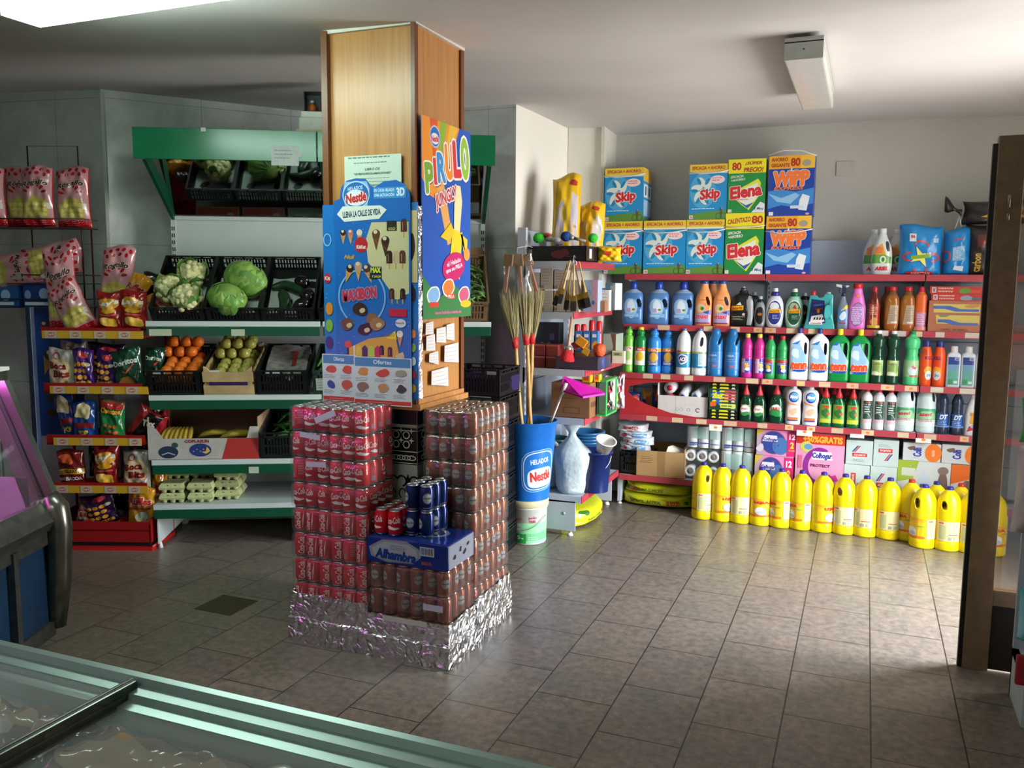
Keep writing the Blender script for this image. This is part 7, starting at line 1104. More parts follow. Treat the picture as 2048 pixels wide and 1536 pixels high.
    A.poly([(.15*W,.22*H),(.45*W,.27*H),(.8*W,.29*H),(.85*W,.2*H),(.7*W,.12*H),(.2*W,.1*H)],'#cf9a2c');A.poly([(.68*W,.275*H),(.8*W,.31*H),(.82*W,.27*H)],'#e6c41e');A.text('NUEVO',.73*W,.29*H,.12*W,.015*H,'#8a5a1a',.05);cone(A,.86*W,.29*H,.13*W,'#e6e2d8')
    for i,c in enumerate(('#d9b03a','#2c3050','#a9c23a','#b8304a')): A.poly([((.28+.085*i)*W,.14*H),((.34+.085*i)*W,.14*H),((.35+.085*i)*W,.225*H),((.31+.085*i)*W,.24*H),((.27+.085*i)*W,.225*H)],c)
    A.ell(.17*W,.24*H,.05*W,.016*H,'#cc4a2a');A.rect(.15*W,.16*H,.18*W,.225*H,'#3a2420');A.rect(.24*W,.18*H,.26*W,.235*H,'#dccfd0');stick(A,.62*W,.215*H,.14*W,'#2a1e1c');stick(A,.73*W,.21*H,.14*W,'#3a2420');A.poly([(.8*W,.2*H),(.9*W,.215*H),(.92*W,.19*H),(.82*W,.175*H)],'#c9b08a')
    A.blob(.17*W,.135*H,.11*W,.035*H,'#e0c43a',8,.2,4);A.ell(.7*W,.1*H,.1*W,.036*H,'#cf3226');A.text('1€',.7*W,.1*H,.12*W,.042*H,'#efe06a',.06);A.text('NUEVO',.88*W,.085*H,.14*W,.02*H,'#e8cf2a',.06)
board('ice_cream_board','rear blue ice cream price board against the front of the pillar','poster board',-2.372,3.452,1.125,.502,.89,.006,a_back)
W = .40;H = 1.0;ol = [(0,0),(W,0),(W,.85*H),(.99*W,.92*H),(.93*W,.965*H),(.82*W,.985*H),(.66*W,.98*H),(.54*W,.955*H),(.49*W,.965*H),(.42*W,.995*H),(.3*W,H),(.17*W,.99*H),(.1*W,.96*H),(.08*W,.91*H),(0,.9*H),(-.02*W,.8*H),(0,.78*H)]
board('ice_cream_board','front blue ice cream price board with a rounded top and many pictures','poster board',-2.30,3.44,1.13,W,H,.006,a_menu,outline=ol,col='#1a62b4')
A0 = lambda A,W,H: (A.rect(0,0,W,H,'#c9d6c9'),A.lines(.02,W-.02,H-.012,1,.01,'#6f7d70',.006),A.lines(.05,W-.06,H-.035,1,.01,'#6f7d70',.004),A.text('LIBRO DE',W/2,H-.062,.08,.012,'#39423a',.04,.2),A.text('"QUEJAS/RECLAMACIONES"',W/2,H-.083,.2,.012,'#39423a',.04,.2),A.lines(.05,W-.05,H-.105,5,.015,'#7d8a7d',.003))
board('notice_paper','pale complaints book notice taped on the wood above the blue boards','notice',-2.265,3.478,2.02,.30,.215,.001,A0,col='#c9d6c9')
def a_of(k_):
    def f(A,W,H):
        A.rect(0,0,W,H,'#cdd6da');A.rect(.005,H*.8,W-.005,H-.004,'#2f7fae');A.text('Ofertas',W*.5,H*.9,W*.32,H*.09,'#cfe0ea',.03);A.rect(.003,.004,W-.003,.1*H,'#c2382e');A.lines(W*.2,W*.8,.05*H,1,.01,'#e0a8a0',.002);n = 3 if k_ else 2
        for i in range(n):
            x = W*(i+.5)/n;A.blob(x,.68*H,W*.3/n,.08*H,('#c98a3a','#cc4a32','#9a9a86')[i] if k_ else '#c8502e',7,.3,i+k_);A.lines(x-W*.4/n,x+W*.3/n,.55*H,3,.03*H,'#5a6468',.002);A.blob(x,.36*H,W*.28/n,.09*H,('#8a6b5a','#b98a5a','#39403a')[i] if k_ else ('#2c4a8e','#c0543a')[i % 2],7,.3,i+4+k_);A.lines(x-W*.4/n,x+W*.3/n,.22*H,3,.03*H,'#5a6468',.002)
    return f
board('offers_flyer','offers sheet partly under another at the bottom of the blue boards','flyer',-2.372,3.428,1.10,.185,.222,.001,a_of(0),col='#cdd6da',group='offers sheets');board('offers_flyer','wider offers sheet overlapping the rear one below the ice cream pictures','flyer',-2.195,3.424,1.095,.305,.222,.001,a_of(1),col='#cdd6da',group='offers sheets')
def a_pir(A,W,H):
    A.rect(0,0,W,H,'#2357b4');A.poly([(0,H),(.75*W,H),(.35*W,.6*H),(.15*W,.62*H),(0,.7*H)],'#e8922e');A.poly([(.15*W,H),(.3*W,H),(.25*W,.7*H)],'#d95a2c');A.poly([(.35*W,H),(.5*W,H),(.3*W,.7*H)],'#8fae3a');A.poly([(.55*W,H),(.72*W,H),(.34*W,.68*H)],'#e2b23c')
    A.poly([(.28*W,.66*H),(.42*W,.7*H),(.62*W,.4*H),(.5*W,.38*H)],'#dfa45a')
    A.ell(.25*W,.915*H,.1*W,.055*H,'#b9d0ea');A.ell(.25*W,.915*H,.09*W,.048*H,'#2a6cb8');A.ell(.25*W,.905*H,.08*W,.028*H,'#dfe4ea');A.text('Nestlé',.25*W,.905*H,.14*W,.03*H,'#c42c34',.06,0,.1)
    for i,(ch,c,x,y,s_) in enumerate((('P','#7ba838',.14,.705,.15),('I','#d24434',.26,.745,.13),('R','#3f8ccc',.37,.77,.15),('U','#e88a2a',.53,.81,.18),('L','#cf3440',.69,.835,.19),('O','#8cbc3c',.86,.85,.22))): A.text(ch,x*W+.006,y*H-.008,.15*W if ch != 'I' else .07*W,s_*H*.95,'#17203a',.10,0,.12);A.text(ch,x*W,y*H,.15*W if ch != 'I' else .07*W,s_*H*.95,c,.07,0,.12,out='#e9e6e2',ow=.05)
    A.text('JUNGLY',.47*W,.62*H,.46*W,.085*H,'#b8404a',.04,0,.3,out='#ead9d6',ow=.07)
    A.poly([(.62*W,.42*H),(.74*W,.43*H),(.8*W,.62*H),(.76*W,.7*H),(.68*W,.7*H),(.63*W,.6*H)],'#e9d9a4');A.poly([(.52*W,.28*H),(.74*W,.2*H),(.8*W,.45*H),(.6*W,.47*H)],'#e6cb2a');A.poly([(.34*W,.42*H),(.56*W,.5*H),(.64*W,.44*H),(.5*W,.4*H)],'#ddc026');A.poly([(.76*W,.45*H),(.92*W,.42*H),(.9*W,.3*H),(.82*W,.36*H),(.8*W,.46*H)],'#e0c42c')
    A.poly([(0,0),(W,0),(W,.1*H),(.6*W,.18*H),(.3*W,.1*H),(0,.22*H)],'#3c7a44');A.ell(.62*W,.27*H,.24*W,.075*H,'#c22468',24,.2);A.text('el Helado',.62*W,.295*H,.3*W,.026*H,'#f2e2e8',.04,0,.2);A.text('que se PELA',.63*W,.26*H,.36*W,.028*H,'#f2e2e8',.05,0,.2);A.ell(.9*W,.34*H,.07*W,.035*H,'#e8964a')
    for x,y,c in ((.2,.12,'#7fb0d8'),(.5,.16,'#dd7a3a'),(.84,.12,'#c25a78')): A.blob(x*W,y*H,.12*W,.05*H,'#e4e6da',8,.12,2);A.blob(x*W,y*H,.1*W,.042*H,c,8,.12,2)
    A.rect(.12*W,.06*H,.3*W,.085*H,'#d2402c');A.rect(.48*W,.1*H,.64*W,.125*H,'#d2402c');A.text('PELA',.56*W,.112*H,.13*W,.018*H,'#f2dede',.05);A.ell(.88*W,.07*H,.12*W,.02*H,'#e8b428');A.text('www.helados.nestle.es',.5*W,.03*H,.55*W,.018*H,'#d96a9a',.03)
ps = board('ice_cream_poster','tall colourful ice cream poster with a peeled banana on the pillar side','poster',-1.868,3.49,1.492,.515,.91,.004,a_pir,True,col='#2357b4')
for i,(y0,z0_,y1,z1_) in enumerate(((3.545,1.419,3.625,1.478),(3.548,1.34,3.64,1.418),(3.65,1.37,3.752,1.448),(3.757,1.375,3.85,1.462),(3.735,1.262,3.895,1.362),(3.575,1.27,3.672,1.335),(3.60,1.155,3.78,1.25))):
    board('handwritten_note','small white handwritten note, %s' % ('uppermost by the pillar front edge','just under the uppermost one','middle one of the upper row','at the back end of the upper row','largest of those pinned on the lower wood','smallest square one below the large one','lowest and alone above the ledge')[i],'note',-1.881+.0008*(i % 3),y0,z0_,y1-y0,z1_-z0_,.0006,lambda A,W,H: A.lines(.012,W-.012,H*.8,4,H*.2,'#a9a6a8',.0018),True,col='#d9d5d2',outline=[(0,.004*i),(y1-y0,0),(y1-y0-.004,z1_-z0_),(.003,z1_-z0_-.006)],group='handwritten notes')
mb = MB();q = random.Random(2);mb.rings([[(-.012+q.uniform(-.006,.004),-.012+q.uniform(-.004,.004),z),(.006+q.uniform(-.004,.006),-.01+q.uniform(-.005,.004),z),(.012+q.uniform(-.005,.004),.014,z),(0,.004,z)] for z in [i*.03 for i in range(30)]],clearfilm('tape',gl=.6,rough=.15,bump=.9,bscale=50,body=.12),False);tag(mb.build('clear_tape',None,(-1.876,3.466,1.13)),'crumpled clear tape running down the pillar corner between the posters','tape')
# ================================================================== GREEN PRODUCE SHELVING
FA = math.radians(28);FU = Vector((math.cos(FA),math.sin(FA),0));FN = Vector((-math.sin(FA),math.cos(FA),0));FF = Vector((-4.0,3.97,0))
G_ = lambda s_,t_,z: FF+FU*s_+FN*t_+Vector((0,0,z))
GRN = M('#0b4730',.3,noise=.05,nscale=5);WHT = M('#b9c2c0',.35,noise=.03,nscale=4)
gs = thing('produce_shelving','grey shelving with green front rails, green canopy and tilted mirror for produce','shelving',FF,FA)
SL = 2.08;LV = [.285,.565,.965,1.415];CRm = M('#dfe9e6',.04,1,noise=0)
for i,z in enumerate(LV):
    for b0,b1 in ((0,1.03),(1.045,SL)):
        mb = MB();mb.box(b0,b1,.0,.6,z-.025,z,WHT);mb.box(b0,b1,-.012,.004,z-.028,z+.003,WHT);s_ = mb.build('shelf',gs);q = MB();q.rbox(b0+.003,b1-.003,-.016,-.006,z-.085,z-.028,GRN,.003);q.build('green_rail',s_)
        for a,w_ in ({3: ((.02,.13),(.5,.08)),1: ((.58,.06),)}.get(i,()) if b0 == 0 else ()): q = MB();q.box(a,a+w_,-.0185,-.0165,z-.085,z-.045,M('#a9b39a',.6));q.build('price_tag',s_)
mb = MB();[mb.box(0,SL,.6,.612,a,b,WHT) for a,b in ((.02,.5),(.505,.93),(.935,1.38),(1.385,1.74),(1.745,2.085))];mb.box(0,SL,.585,.6,2.06,2.085,WHT);mb.build('back_panel',gs)
for s0 in (0,1.03,SL-.03):
    mb = MB();mb.box(s0,s0+.03,.59,.65,0,2.10,WHT);[mb.box(s0+.006+.012*k_,s0+.012+.012*k_,.588,.5905,.1+i*.045,.125+i*.045,M('#2a2f30',.6)) for i in range(43) for k_ in (0,1)];mb.build('upright',gs)
    mb = MB();mb.prism([(.01,.035),(.6,.035),(.6,.26),(.01,.26)],s0+.012,s0+.018,WHT,axis='x');[mb.box(s0+.0105,s0+.0125,.02,.026,.06+.035*i,.078+.035*i,M('#2a2f30',.6)) for i in range(5)];mb.cyl((s0+.015,.05,0),(s0+.015,.05,.035),.016,.008,M('#cfd3cc',.5),12);mb.build('base_foot',gs)
    mb = MB();mb.prism([(.02,2.37),(.14,2.40),(.66,2.12),(.66,2.06),(.58,2.06)],s0+.01,s0+.03,GRN,axis='x');mb.build('canopy_side',gs)
mb = MB();mb.rbox(-.025,1.03,-.03,-.012,2.37,2.55,M('#0e6e45',.2,noise=.06,nscale=6),.003);mb.build('canopy_front',gs);mb = MB();mb.rbox(1.035,SL+.02,-.03,-.012,2.37,2.55,M('#0e6e45',.2,noise=.06,nscale=6),.003);mb.build('canopy_front',gs)
mb = MB();mb.box(-.02,SL,-.012,.6,2.54,2.552,WHT);mb.build('canopy_top',gs)
mb = MB();an = math.atan2(-.29,.55);mb.prism([(.25,2.435),(.568,2.092),(.572,2.096),(.254,2.439)],.03,SL-.03,CRm,axis='x');mb.build('tilted_mirror',gs)
mb = MB();mb.box(0,.16,-.0008,0,0,.115,M('#aeb8b4',.4,bump=.4));mb.add([(.16,0,.05),(.175,0,.055),(.178,0,.08),(.16,0,.085)],[(0,1,2,3)],M('#aeb8b4',.4));o = mb.build('paper_note',None,G_(.765,-.0315,2.345),FA);tag(o,'crumpled white note stuck on the green canopy front','note');A = Art();A.lines(.02,.14,.085,3,.022,'#6f7a78',.005);q = MB();A.into(q,flat((0,-.001,0),(1,0,0),(0,0,1)),0);q.build('writing',o)
mb = MB();mb.box(0,.028,-.0008,0,0,.022,M('#b9c6c2',.4));tag(mb.build('sticker',None,G_(.365,-.0315,2.532),FA),'tiny white sticker on the top edge of the green canopy','sticker')
for i in range(6):
    o = carton('fruit_box','%s low fruit box with %s lid, wedged behind the tilted crates' % (ORD[i],('red','red','grey','tan','tan','tan')[i]),'box',0,.3,0,.15,0,.2,'#8a7350',None,'fruit boxes behind the tilted crates',FA);o.location = G_(.2+.32*i,.435,1.417);A = Art();A.rect(-.14,.01,.14,.14,('#9c2a24','#9c2a24','#3a3f3c','#a08a5c','#a08a5c','#a08a5c')[i]);A.lines(-.1,.05,.09,2,.03,'#c9b9a4',.009);A.ell(.09,.07,.03,.03,'#b09a6a',10);q = MB();A.into(q,flat((0,.001,.2005),(1,0,0),(0,1,0)),0);q.build('lid_print',o)
mb = MB();mb.box(0,.34,0,.25,0,.018,mwood);tag(mb.build('wooden_board',None,G_(.90,.05,2.553),FA),'narrow wooden board lying on top of the green canopy','board')
mb = MB();mb.rbox(0,.3,0,.2,0,.075,M('#b9c2b6',.6),.006);mb.rbox(.012,.3,.01,.2,.075,.112,M('#c9d2c6',.6),.005);tag(mb.build('polystyrene_box',None,G_(.915,.07,2.572),FA),'white polystyrene box with a lid on the wooden board','box')
o = thing('bottle_display_case','small black framed case with an orange bottle on the polystyrene box','display case',G_(.945,.09,2.685),FA);mb = MB();k_ = M('#1c2026',.3);mb.box(0,.2,.1,.104,0,.118,M('#39464a',.3,noise=.3,nscale=30));[mb.box(a,a+.004,0,.1,0,.118,k_) for a in (0,.1,.196)];mb.box(0,.2,0,.1,0,.004,k_);mb.box(0,.2,0,.1,.114,.118,k_);mb.build('case',o)
mb = MB();mb.lathe([(.026,.004),(.03,.01),(.03,.04),(.012,.052),(.01,.06)],M('#b06426',.2),16,(.045,.05,0));mb.lathe([(.014,.058),(.014,.072),(.008,.074)],M('#c9cdd0',.3),12,(.045,.05,0));mb.build('orange_bottle',o);mb = MB();mb.lathe([(.014,.004),(.014,.06),(.006,.07),(.006,.085)],M('#2a4a9e',.2),12,(.13,.05,0));mb.build('blue_bottle',o)
T37 = math.radians(39);Z4 = 1.4165
def tcrate(s0,W,label,z,tilt,H=.105,D=.51,t0=.02,col='#0e1110',name='plastic_crate',group='tilted black produce crates'): return crate(name,label,W,D,H,G_(s0+W/2,t0,z),FA,tilt,col,'crate',group)
def IN(s0,W,x,y,h,z,tilt,t0=.02): return G_(s0+W/2+x,t0+y*math.cos(tilt)-h*math.sin(tilt),z+y*math.sin(tilt)+h*math.cos(tilt))
CS = [(.03,.315),(.352,.32),(.677,.32),(1.02,.32),(1.36,.32)]
for (s0,W),lb in zip(CS[:4],('tilted black crate holding the cauliflowers','tilted black crate holding the cabbages','tilted black crate holding courgettes and aubergines','tilted black crate holding the leeks')): tcrate(s0,W,lb,Z4,T37)
def paper(s0,W,z,tilt,lb,y0=.06,y1=.4): mb = MB();mb.grid(lambda u,v: (-(W-.05)/2+(W-.05)*u,y0+(y1-y0)*v,.012+.006*math.sin(9*u+3*v)+.004*math.sin(13*v)),10,10,M('#a9b0ac',.7));o = mb.build('liner_paper',None,G_(s0+W/2,.02,z),FA);o.rotation_euler = (tilt,0,FA);tag(o,lb,'paper')
for i,lb in ((0,'white liner paper under the cauliflowers'),(1,'white liner paper under the cabbages'),(2,'white liner paper under the courgettes')): paper(*CS[i],Z4,T37,lb)
leafm = M('#4f7a34',.5,noise=.25,nscale=14,bump=.5,bscale=25);leafl = M('#8fae5c',.5,noise=.2,nscale=14,bump=.4,bscale=25);curd = M('#c9c690',.7,noise=.1,nscale=30,bump=.3,bscale=90)
def leaf(mb,az,el,L,Wd,m,r0=.05,curl=1.0,seed=0):
    q = random.Random(seed);ph = q.uniform(0,6)
    def f(u,v):
        a = el+curl*v*1.1;w_ = Wd*math.sin(math.pi*min(1,.12+v*.88))**.6*(u-.5);d = r0+L*v*math.cos(a)*.8;h = L*v*math.sin(a)*.9-.02+.010*math.sin(11*v+ph+8*u)+abs(u-.5)*.03
        return (d*math.cos(az)-w_*math.sin(az),d*math.sin(az)+w_*math.cos(az),h)
    mb.grid(f,8,9,m)
def cauli(lb,pos,r,seed):
    q = random.Random(seed);o = thing('cauliflower',lb,'cauliflower',pos,q.uniform(0,3),'cauliflowers');o.rotation_mode = 'XYZ';o.rotation_euler = (.75,q.uniform(-.3,.3),FA);mb = MB();mb.ball((0,0,0),r*.86,curd,16,10)
    for i in range(46): z = q.uniform(-.1,1);a = q.uniform(0,6.28);h = math.sqrt(max(0,1-z*z));mb.ball((r*.84*h*math.cos(a),r*.84*h*math.sin(a),r*.84*z),r*q.uniform(.16,.24),curd,8,6,jit=.06,rnd=q)
    mb.build('curd',o);mb = MB();[leaf(mb,i*6.28/7+q.uniform(-.2,.2),q.uniform(-.5,.1),r*1.25,r*1.1,leafl if i % 2 else leafm,r*.3,1.0,seed*9+i) for i in range(7)];mb.build('leaves',o)
for lb,x,y,h,r_,sd in (('cauliflower with leaves at the back of its crate, highest of the three',.04,.31,.10,.095,1),('cauliflower at the room side of its crate',-.07,.17,.10,.09,2),('cauliflower with the palest round head at the front of its crate',.05,.085,.10,.095,3)): cauli(lb,IN(*CS[0],x,y,h,Z4,T37),r_,sd)
def cabbage(lb,pos,r,seed,el):
    q = random.Random(seed);o = thing('cabbage',lb,'cabbage',pos,0,'cabbages');mb = MB();mb.ball((0,0,0),r,M('#7ea04a',.4,noise=.25,nscale=9,bump=.6,bscale=14),20,14,(1.15,.95,.9),None,.015,q);mb.build('head',o)
    mb = MB()
    for i in range(9):
        az = i*.7;t_ = q.uniform(.2,.9)
        mb.grid(lambda u,v: (lambda a,b,rr: (rr*1.15*math.cos(b)*math.cos(a),rr*.95*math.cos(b)*math.sin(a),rr*.9*math.sin(b)))(az+(u-.5)*1.5*math.sin(math.pi*(.15+.8*v)),-1.0+v*(1.5+t_),r*(1.02+.03*math.sin(14*u+az)+.02*math.sin(12*v)+.10*v*v*t_)),10,10,M(('#6b9440','#86a850','#5a8638')[i % 3],.4,noise=.2,nscale=12,bump=.6,bscale=18))
    mb.build('outer_leaves',o);o.rotation_euler = (el,.3,0)
cabbage('larger green cabbage at the back of its crate',IN(*CS[1],.045,.26,.115,Z4,T37),.118,5,-.6);cabbage('smaller green cabbage at the front of its crate',IN(*CS[1],-.04,.09,.10,Z4,T37),.105,6,.3)
def tubev(name,lb,cat,pts,rs,m,group=None,stem=None):
    p0 = Vector(pts[0]);mb = MB();P = [];Q = []
    for i in range(len(pts)-1):
        for k_ in range(4): v = k_/4;a = Vector(pts[max(i-1,0)]);b = Vector(pts[i]);c = Vector(pts[i+1]);d = Vector(pts[min(i+2,len(pts)-1)]);P.append(.5*((2*b)+(c-a)*v+(2*a-5*b+4*c-d)*v*v+(3*b-3*c+d-a)*v**3)-p0);Q.append(rs[i]+(rs[i+1]-rs[i])*v)
    P.append(Vector(pts[-1])-p0);Q.append(rs[-1]);mb.tube(P,Q,m,12);o = mb.build(name,None,p0);tag(o,lb,cat,group)
    if stem: q = MB();q.cyl(P[-1]-(P[-1]-P[-2])*.5,P[-1]+(P[-1]-P[-2]).normalized()*.03,.009,.007,M(stem,.6),8);q.build('stem',o)
    return o
ck = M('#16321a',.3,noise=.1);au = M('#140d16',.12,noise=.05)
I2 = lambda x,y,h: IN(*CS[2],x,y,h,Z4,T37)
tubev('courgette','dark green courgette bending across the top of its crate','courgette',[I2(-.13,.27,.04),I2(-.05,.29,.05),I2(.03,.25,.05),I2(.08,.2,.05)],[.016,.031,.033,.018],ck,'courgettes','#3a5a2c');tubev('courgette','dark green courgette standing along the middle of its crate','courgette',[I2(-.04,.03,.04),I2(-.03,.12,.045),I2(-.05,.2,.045),I2(-.06,.24,.04)],[.02,.037,.034,.018],ck,'courgettes','#3a5a2c')
for i,(x,y,x2,y2) in enumerate(((.02,.33,.09,.27),(.1,.22,.11,.12),(.03,.05,.12,.1))): tubev('aubergine','glossy black aubergine %s' % ('at the back of the courgette crate','at the side of the courgette crate','at the front of the courgette crate behind the price card')[i],'aubergine',[I2(x,y,.05),I2((x*2+x2)/3,(2*y+y2)/3,.06),I2((x+2*x2)/3,(y+2*y2)/3,.065),I2(x2,y2,.05)],[.02,.043,.047,.024],au,'aubergines','#2f4a28')
for i in range(5): I3 = lambda x,y,h: IN(*CS[3],x,y,h,Z4,T37);x = -.12+.032*i;tubev('leek','long green and white leek, %s in the tilted crate by the pillar' % ORD[i],'leek',[I3(x,.02,.05),I3(x+.005,.15,.07),I3(x+.03,.3,.07),I3(x+.05,.42,.06)],[.013,.014,.018,.012],M(('#6f9a4a','#8fb060','#5a8a40')[i % 3],.35,noise=.2,nscale=20),'leeks')
def pcard(s_,t_,z,lb,a=.0,w_=.08,h=.04): mb = MB();mb.box(-w_/2,w_/2,-.001,0,-h/2,h/2,M('#b9c4c8',.5));o = mb.build('price_card',None,G_(s_,t_,z),FA);o.rotation_euler = (-.2,a,FA);tag(o,lb,'price card','white price cards on the produce crates')
pcard(.21,.006,1.475,'white price card on the cauliflower crate',.2);pcard(.85,.006,1.465,'white price card on the courgette crate');pcard(.06,-.012,1.10,'white price card on the orange crate');pcard(.38,-.012,1.10,'white price card on the apple box');pcard(.74,-.012,1.10,'white price card on the newspaper lined crate');pcard(.84,-.02,1.08,'small white card hanging tilted on the newspaper lined crate',.5,.04,.04)
def wbox(name,lb,s0,W,t0,D,H,z,col,tilt=0,group=None,art=None,corner=True):
    m = mat_w;mb = MB();mb.box(-W/2,W/2,0,D,0,.008,m)
    for y in (0,D-.008):
        mb.box(-W/2,W/2,y,y+.008,.01,H*.42,m);mb.box(-W/2,W/2,y,y+.008,H*.58,H,m)
    for x in (-W/2,W/2-.008): mb.box(x,x+.008,.008,D-.008,.01,H*.45,m);mb.box(x,x+.008,.008,D-.008,H*.55,H,m)
    for sx in (-1,1):
        for y in (.008,D-.028): mb.prism([(sx*(W/2-.008)-(.03 if sx > 0 else 0),0),(sx*(W/2-.008)+(0 if sx > 0 else .03),0),(sx*(W/2-.008)+(0 if sx > 0 else .03),H+.03 if sx > 0 else H+.01),(sx*(W/2-.008)-(.03 if sx > 0 else 0),H+.01 if sx > 0 else H+.03)],y,y+.02,m)
    o = mb.build(name,None,G_(s0+W/2,t0,z));o.rotation_euler = (tilt,0,FA);tag(o,lb,'crate',group)
    if art: A = Art();art(A,W,H);q = MB();A.into(q,flat((0,0,0),(1,0,0),(0,0,1)),0);q.build('print',o)
    return o
mat_w = M('#b0976a',.7,noise=.12,nscale=12)
T2 = math.radians(17);Z3 = .967
tcrate(.0,.31,'black slotted crate full of oranges',Z3,T2,H=.16,D=.46,t0=.0,group='black crates on the third level');wbox('wooden_fruit_box','pale wooden box of yellow apples with a purple band',.325,.30,.0,.46,.15,Z3,'#b0976a',T2,art=lambda A,W,H: A.rect(-.38*W,.43*H,.38*W,.57*H,'#2f2052'))
tcrate(.64,.31,'black slotted crate lined with newspaper, empty',Z3,T2,H=.16,D=.46,t0=.0,group='black crates on the third level');o = crate('produce_box','dark green box of lettuce with a white label by the pillar',.30,.46,.16,G_(1.13,.0,Z3),FA,T2,'#1f3a2c','crate');A = Art();A.rect(-.13,.03,-.03,.11,'#9aa59a');A.lines(-.12,-.04,.1,4,.018,'#4a524c',.003);q = MB();A.into(q,flat((0,-.005,0),(1,0,0),(0,0,1)),0);q.build('label',o)
mb = MB();mb.grid(lambda u,v: (-.12+.25*u,.12+.3*v,.09+.07*v+.01*math.sin(7*u+5*v)),10,10,M('#8b8884',.7,noise=.2,nscale=30));o = mb.build('newspaper',None,G_(.795,.0,Z3));o.rotation_euler = (T2,0,FA);tag(o,'crumpled newspaper sheet lining the empty black crate','newspaper');A = Art();[A.rect(-.1+.05*i,.16+.05*j,-.07+.05*i,.163+.05*j,'#5a5550') for i in range(4) for j in range(5)];A.rect(.03,.2,.06,.34,'#8a2f2a');q = MB();A.into(q,lambda x,y,d: (x,y,.09+.07*(y-.12)/.3+.01*math.sin(7*(x+.12)/.25+5*(y-.12)/.3)+d+.001),.03);q.build('print',o)
def pile(name,lb,cat,group,s0,W,z,tilt,n,r,m,seed,D=.42,h0=.03,stem=None,sq=.94):
    q = random.Random(seed);mb = MB();mb.ball((0,0,0),r,m,16,12,(1,1,sq));o = mb.build(name);ch = []
    if stem: c = MB();c.cyl((0,0,r*sq*.9),(.003,0,r*sq+.012),.002,.0015,M(stem,.7),6);ch.append(c.build('stem',o))
    KIDS[o.name] = ch;first = True;P = []
    for lay in range(4):
        for a in range(7):
            for b in range(5):
                x = -W/2+.02+r+(a+(lay % 2)*.5)*2*r;y = .02+r+(b+(lay % 2)*.5)*2*r;h = h0+r+lay*r*1.45
                if x < W/2-.02-r*.7 and y < D-r and (lay < 2 or y > .12+.05*lay): P.append((lay,x,y,h))
    P = sorted(P,key=lambda p: (-p[0],p[2]))[:n]
    for p in P:
        pos = G_(s0+W/2+p[1]+q.uniform(-.004,.004),p[2]*math.cos(tilt)-p[3]*math.sin(tilt),z+p[2]*math.sin(tilt)+p[3]*math.cos(tilt))
        if first: o.location = pos;first = False;tag(o,lb,cat,group)
        else: c = dup(o,pos,q.uniform(0,6),lb,group);c.rotation_euler = (q.uniform(-.6,.6),q.uniform(-.6,.6),q.uniform(0,6))
pile('orange','ripe orange piled in the black crate on the third level','orange','oranges in the black crate',.0,.31,Z3,T2,34,.037,M('#e0701a',.4,noise=.05,bump=.2,bscale=120),3);pile('apple','yellow green apple piled in the pale wooden box','apple','yellow apples in the wooden box',.325,.30,Z3,T2,34,.036,M('#a6a04a',.3,noise=.12,nscale=12),4,h0=.025,stem='#4a3a20')
def greens(name,lb,s0,W,D,z,tilt,h,n,m,cat,L=.14,r=.007,stuff=False):
    q = random.Random(n);mb = MB();
    for i in range(n):
        x,y = q.uniform(-W/2+.04,W/2-.04),q.uniform(.05,D-.06);a = q.uniform(0,3.1);l = L*q.uniform(.6,1.1)/2;hh = h+q.uniform(0,.05);dx,dy = l*math.cos(a),l*math.sin(a);lim = W/2-.02
        mb.tube([(max(-lim,min(lim,x-dx)),y-dy*.6,hh),(x,y,hh+q.uniform(.01,.035)),(max(-lim,min(lim,x+dx)),y+dy*.6,hh-.01)],[r*.4,r,r*.4],m[i % len(m)],6)
    o = mb.build(name,None,G_(s0+W/2,.0,z));o.rotation_euler = (tilt,0,FA);tag(o,lb,cat,None,'stuff' if stuff else None)
gl = [M('#46702e',.5,noise=.2),M('#5c8a3a',.5,noise=.2),M('#35582a',.5,noise=.2)]
greens('lettuce_leaves','loose green leaves filling the dark green box by the pillar',.98,.30,.42,Z3,T2,.1,90,gl,'leaves',.16,.012,True)
bm2 = M('#a6a39c',.6,noise=.05);z_ = .5665;t = thing('banana_box','large white and red cardboard box of bananas with cut out front','box',G_(.31,.0,z_),FA);W,D,H = .66,.5,.24
mb = MB();mb.prism([(-W/2,0),(W/2,0),(W/2,H*.85),(W/2-.05,H*.85),(W/2-.07,H*.55),(-W/2+.09,H*.55),(-W/2+.05,H*.8),(-W/2,H*.92)],0,.005,bm2);mb.box(-W/2,W/2,D,D+.005,0,H*1.2,M('#8a7356',.7));mb.box(-W/2,-W/2+.005,.005,D,0,H*1.1,M('#9a8466',.7));mb.box(W/2-.005,W/2,.005,D,0,H*1.1,M('#9a8466',.7));mb.box(-W/2,W/2,0,D,0,.005,M('#8a7356',.7));mb.box(-W/2+.006,-W/2+.012,.12,.26,H*.6,H*1.2,bm2);mb.build('box',t)
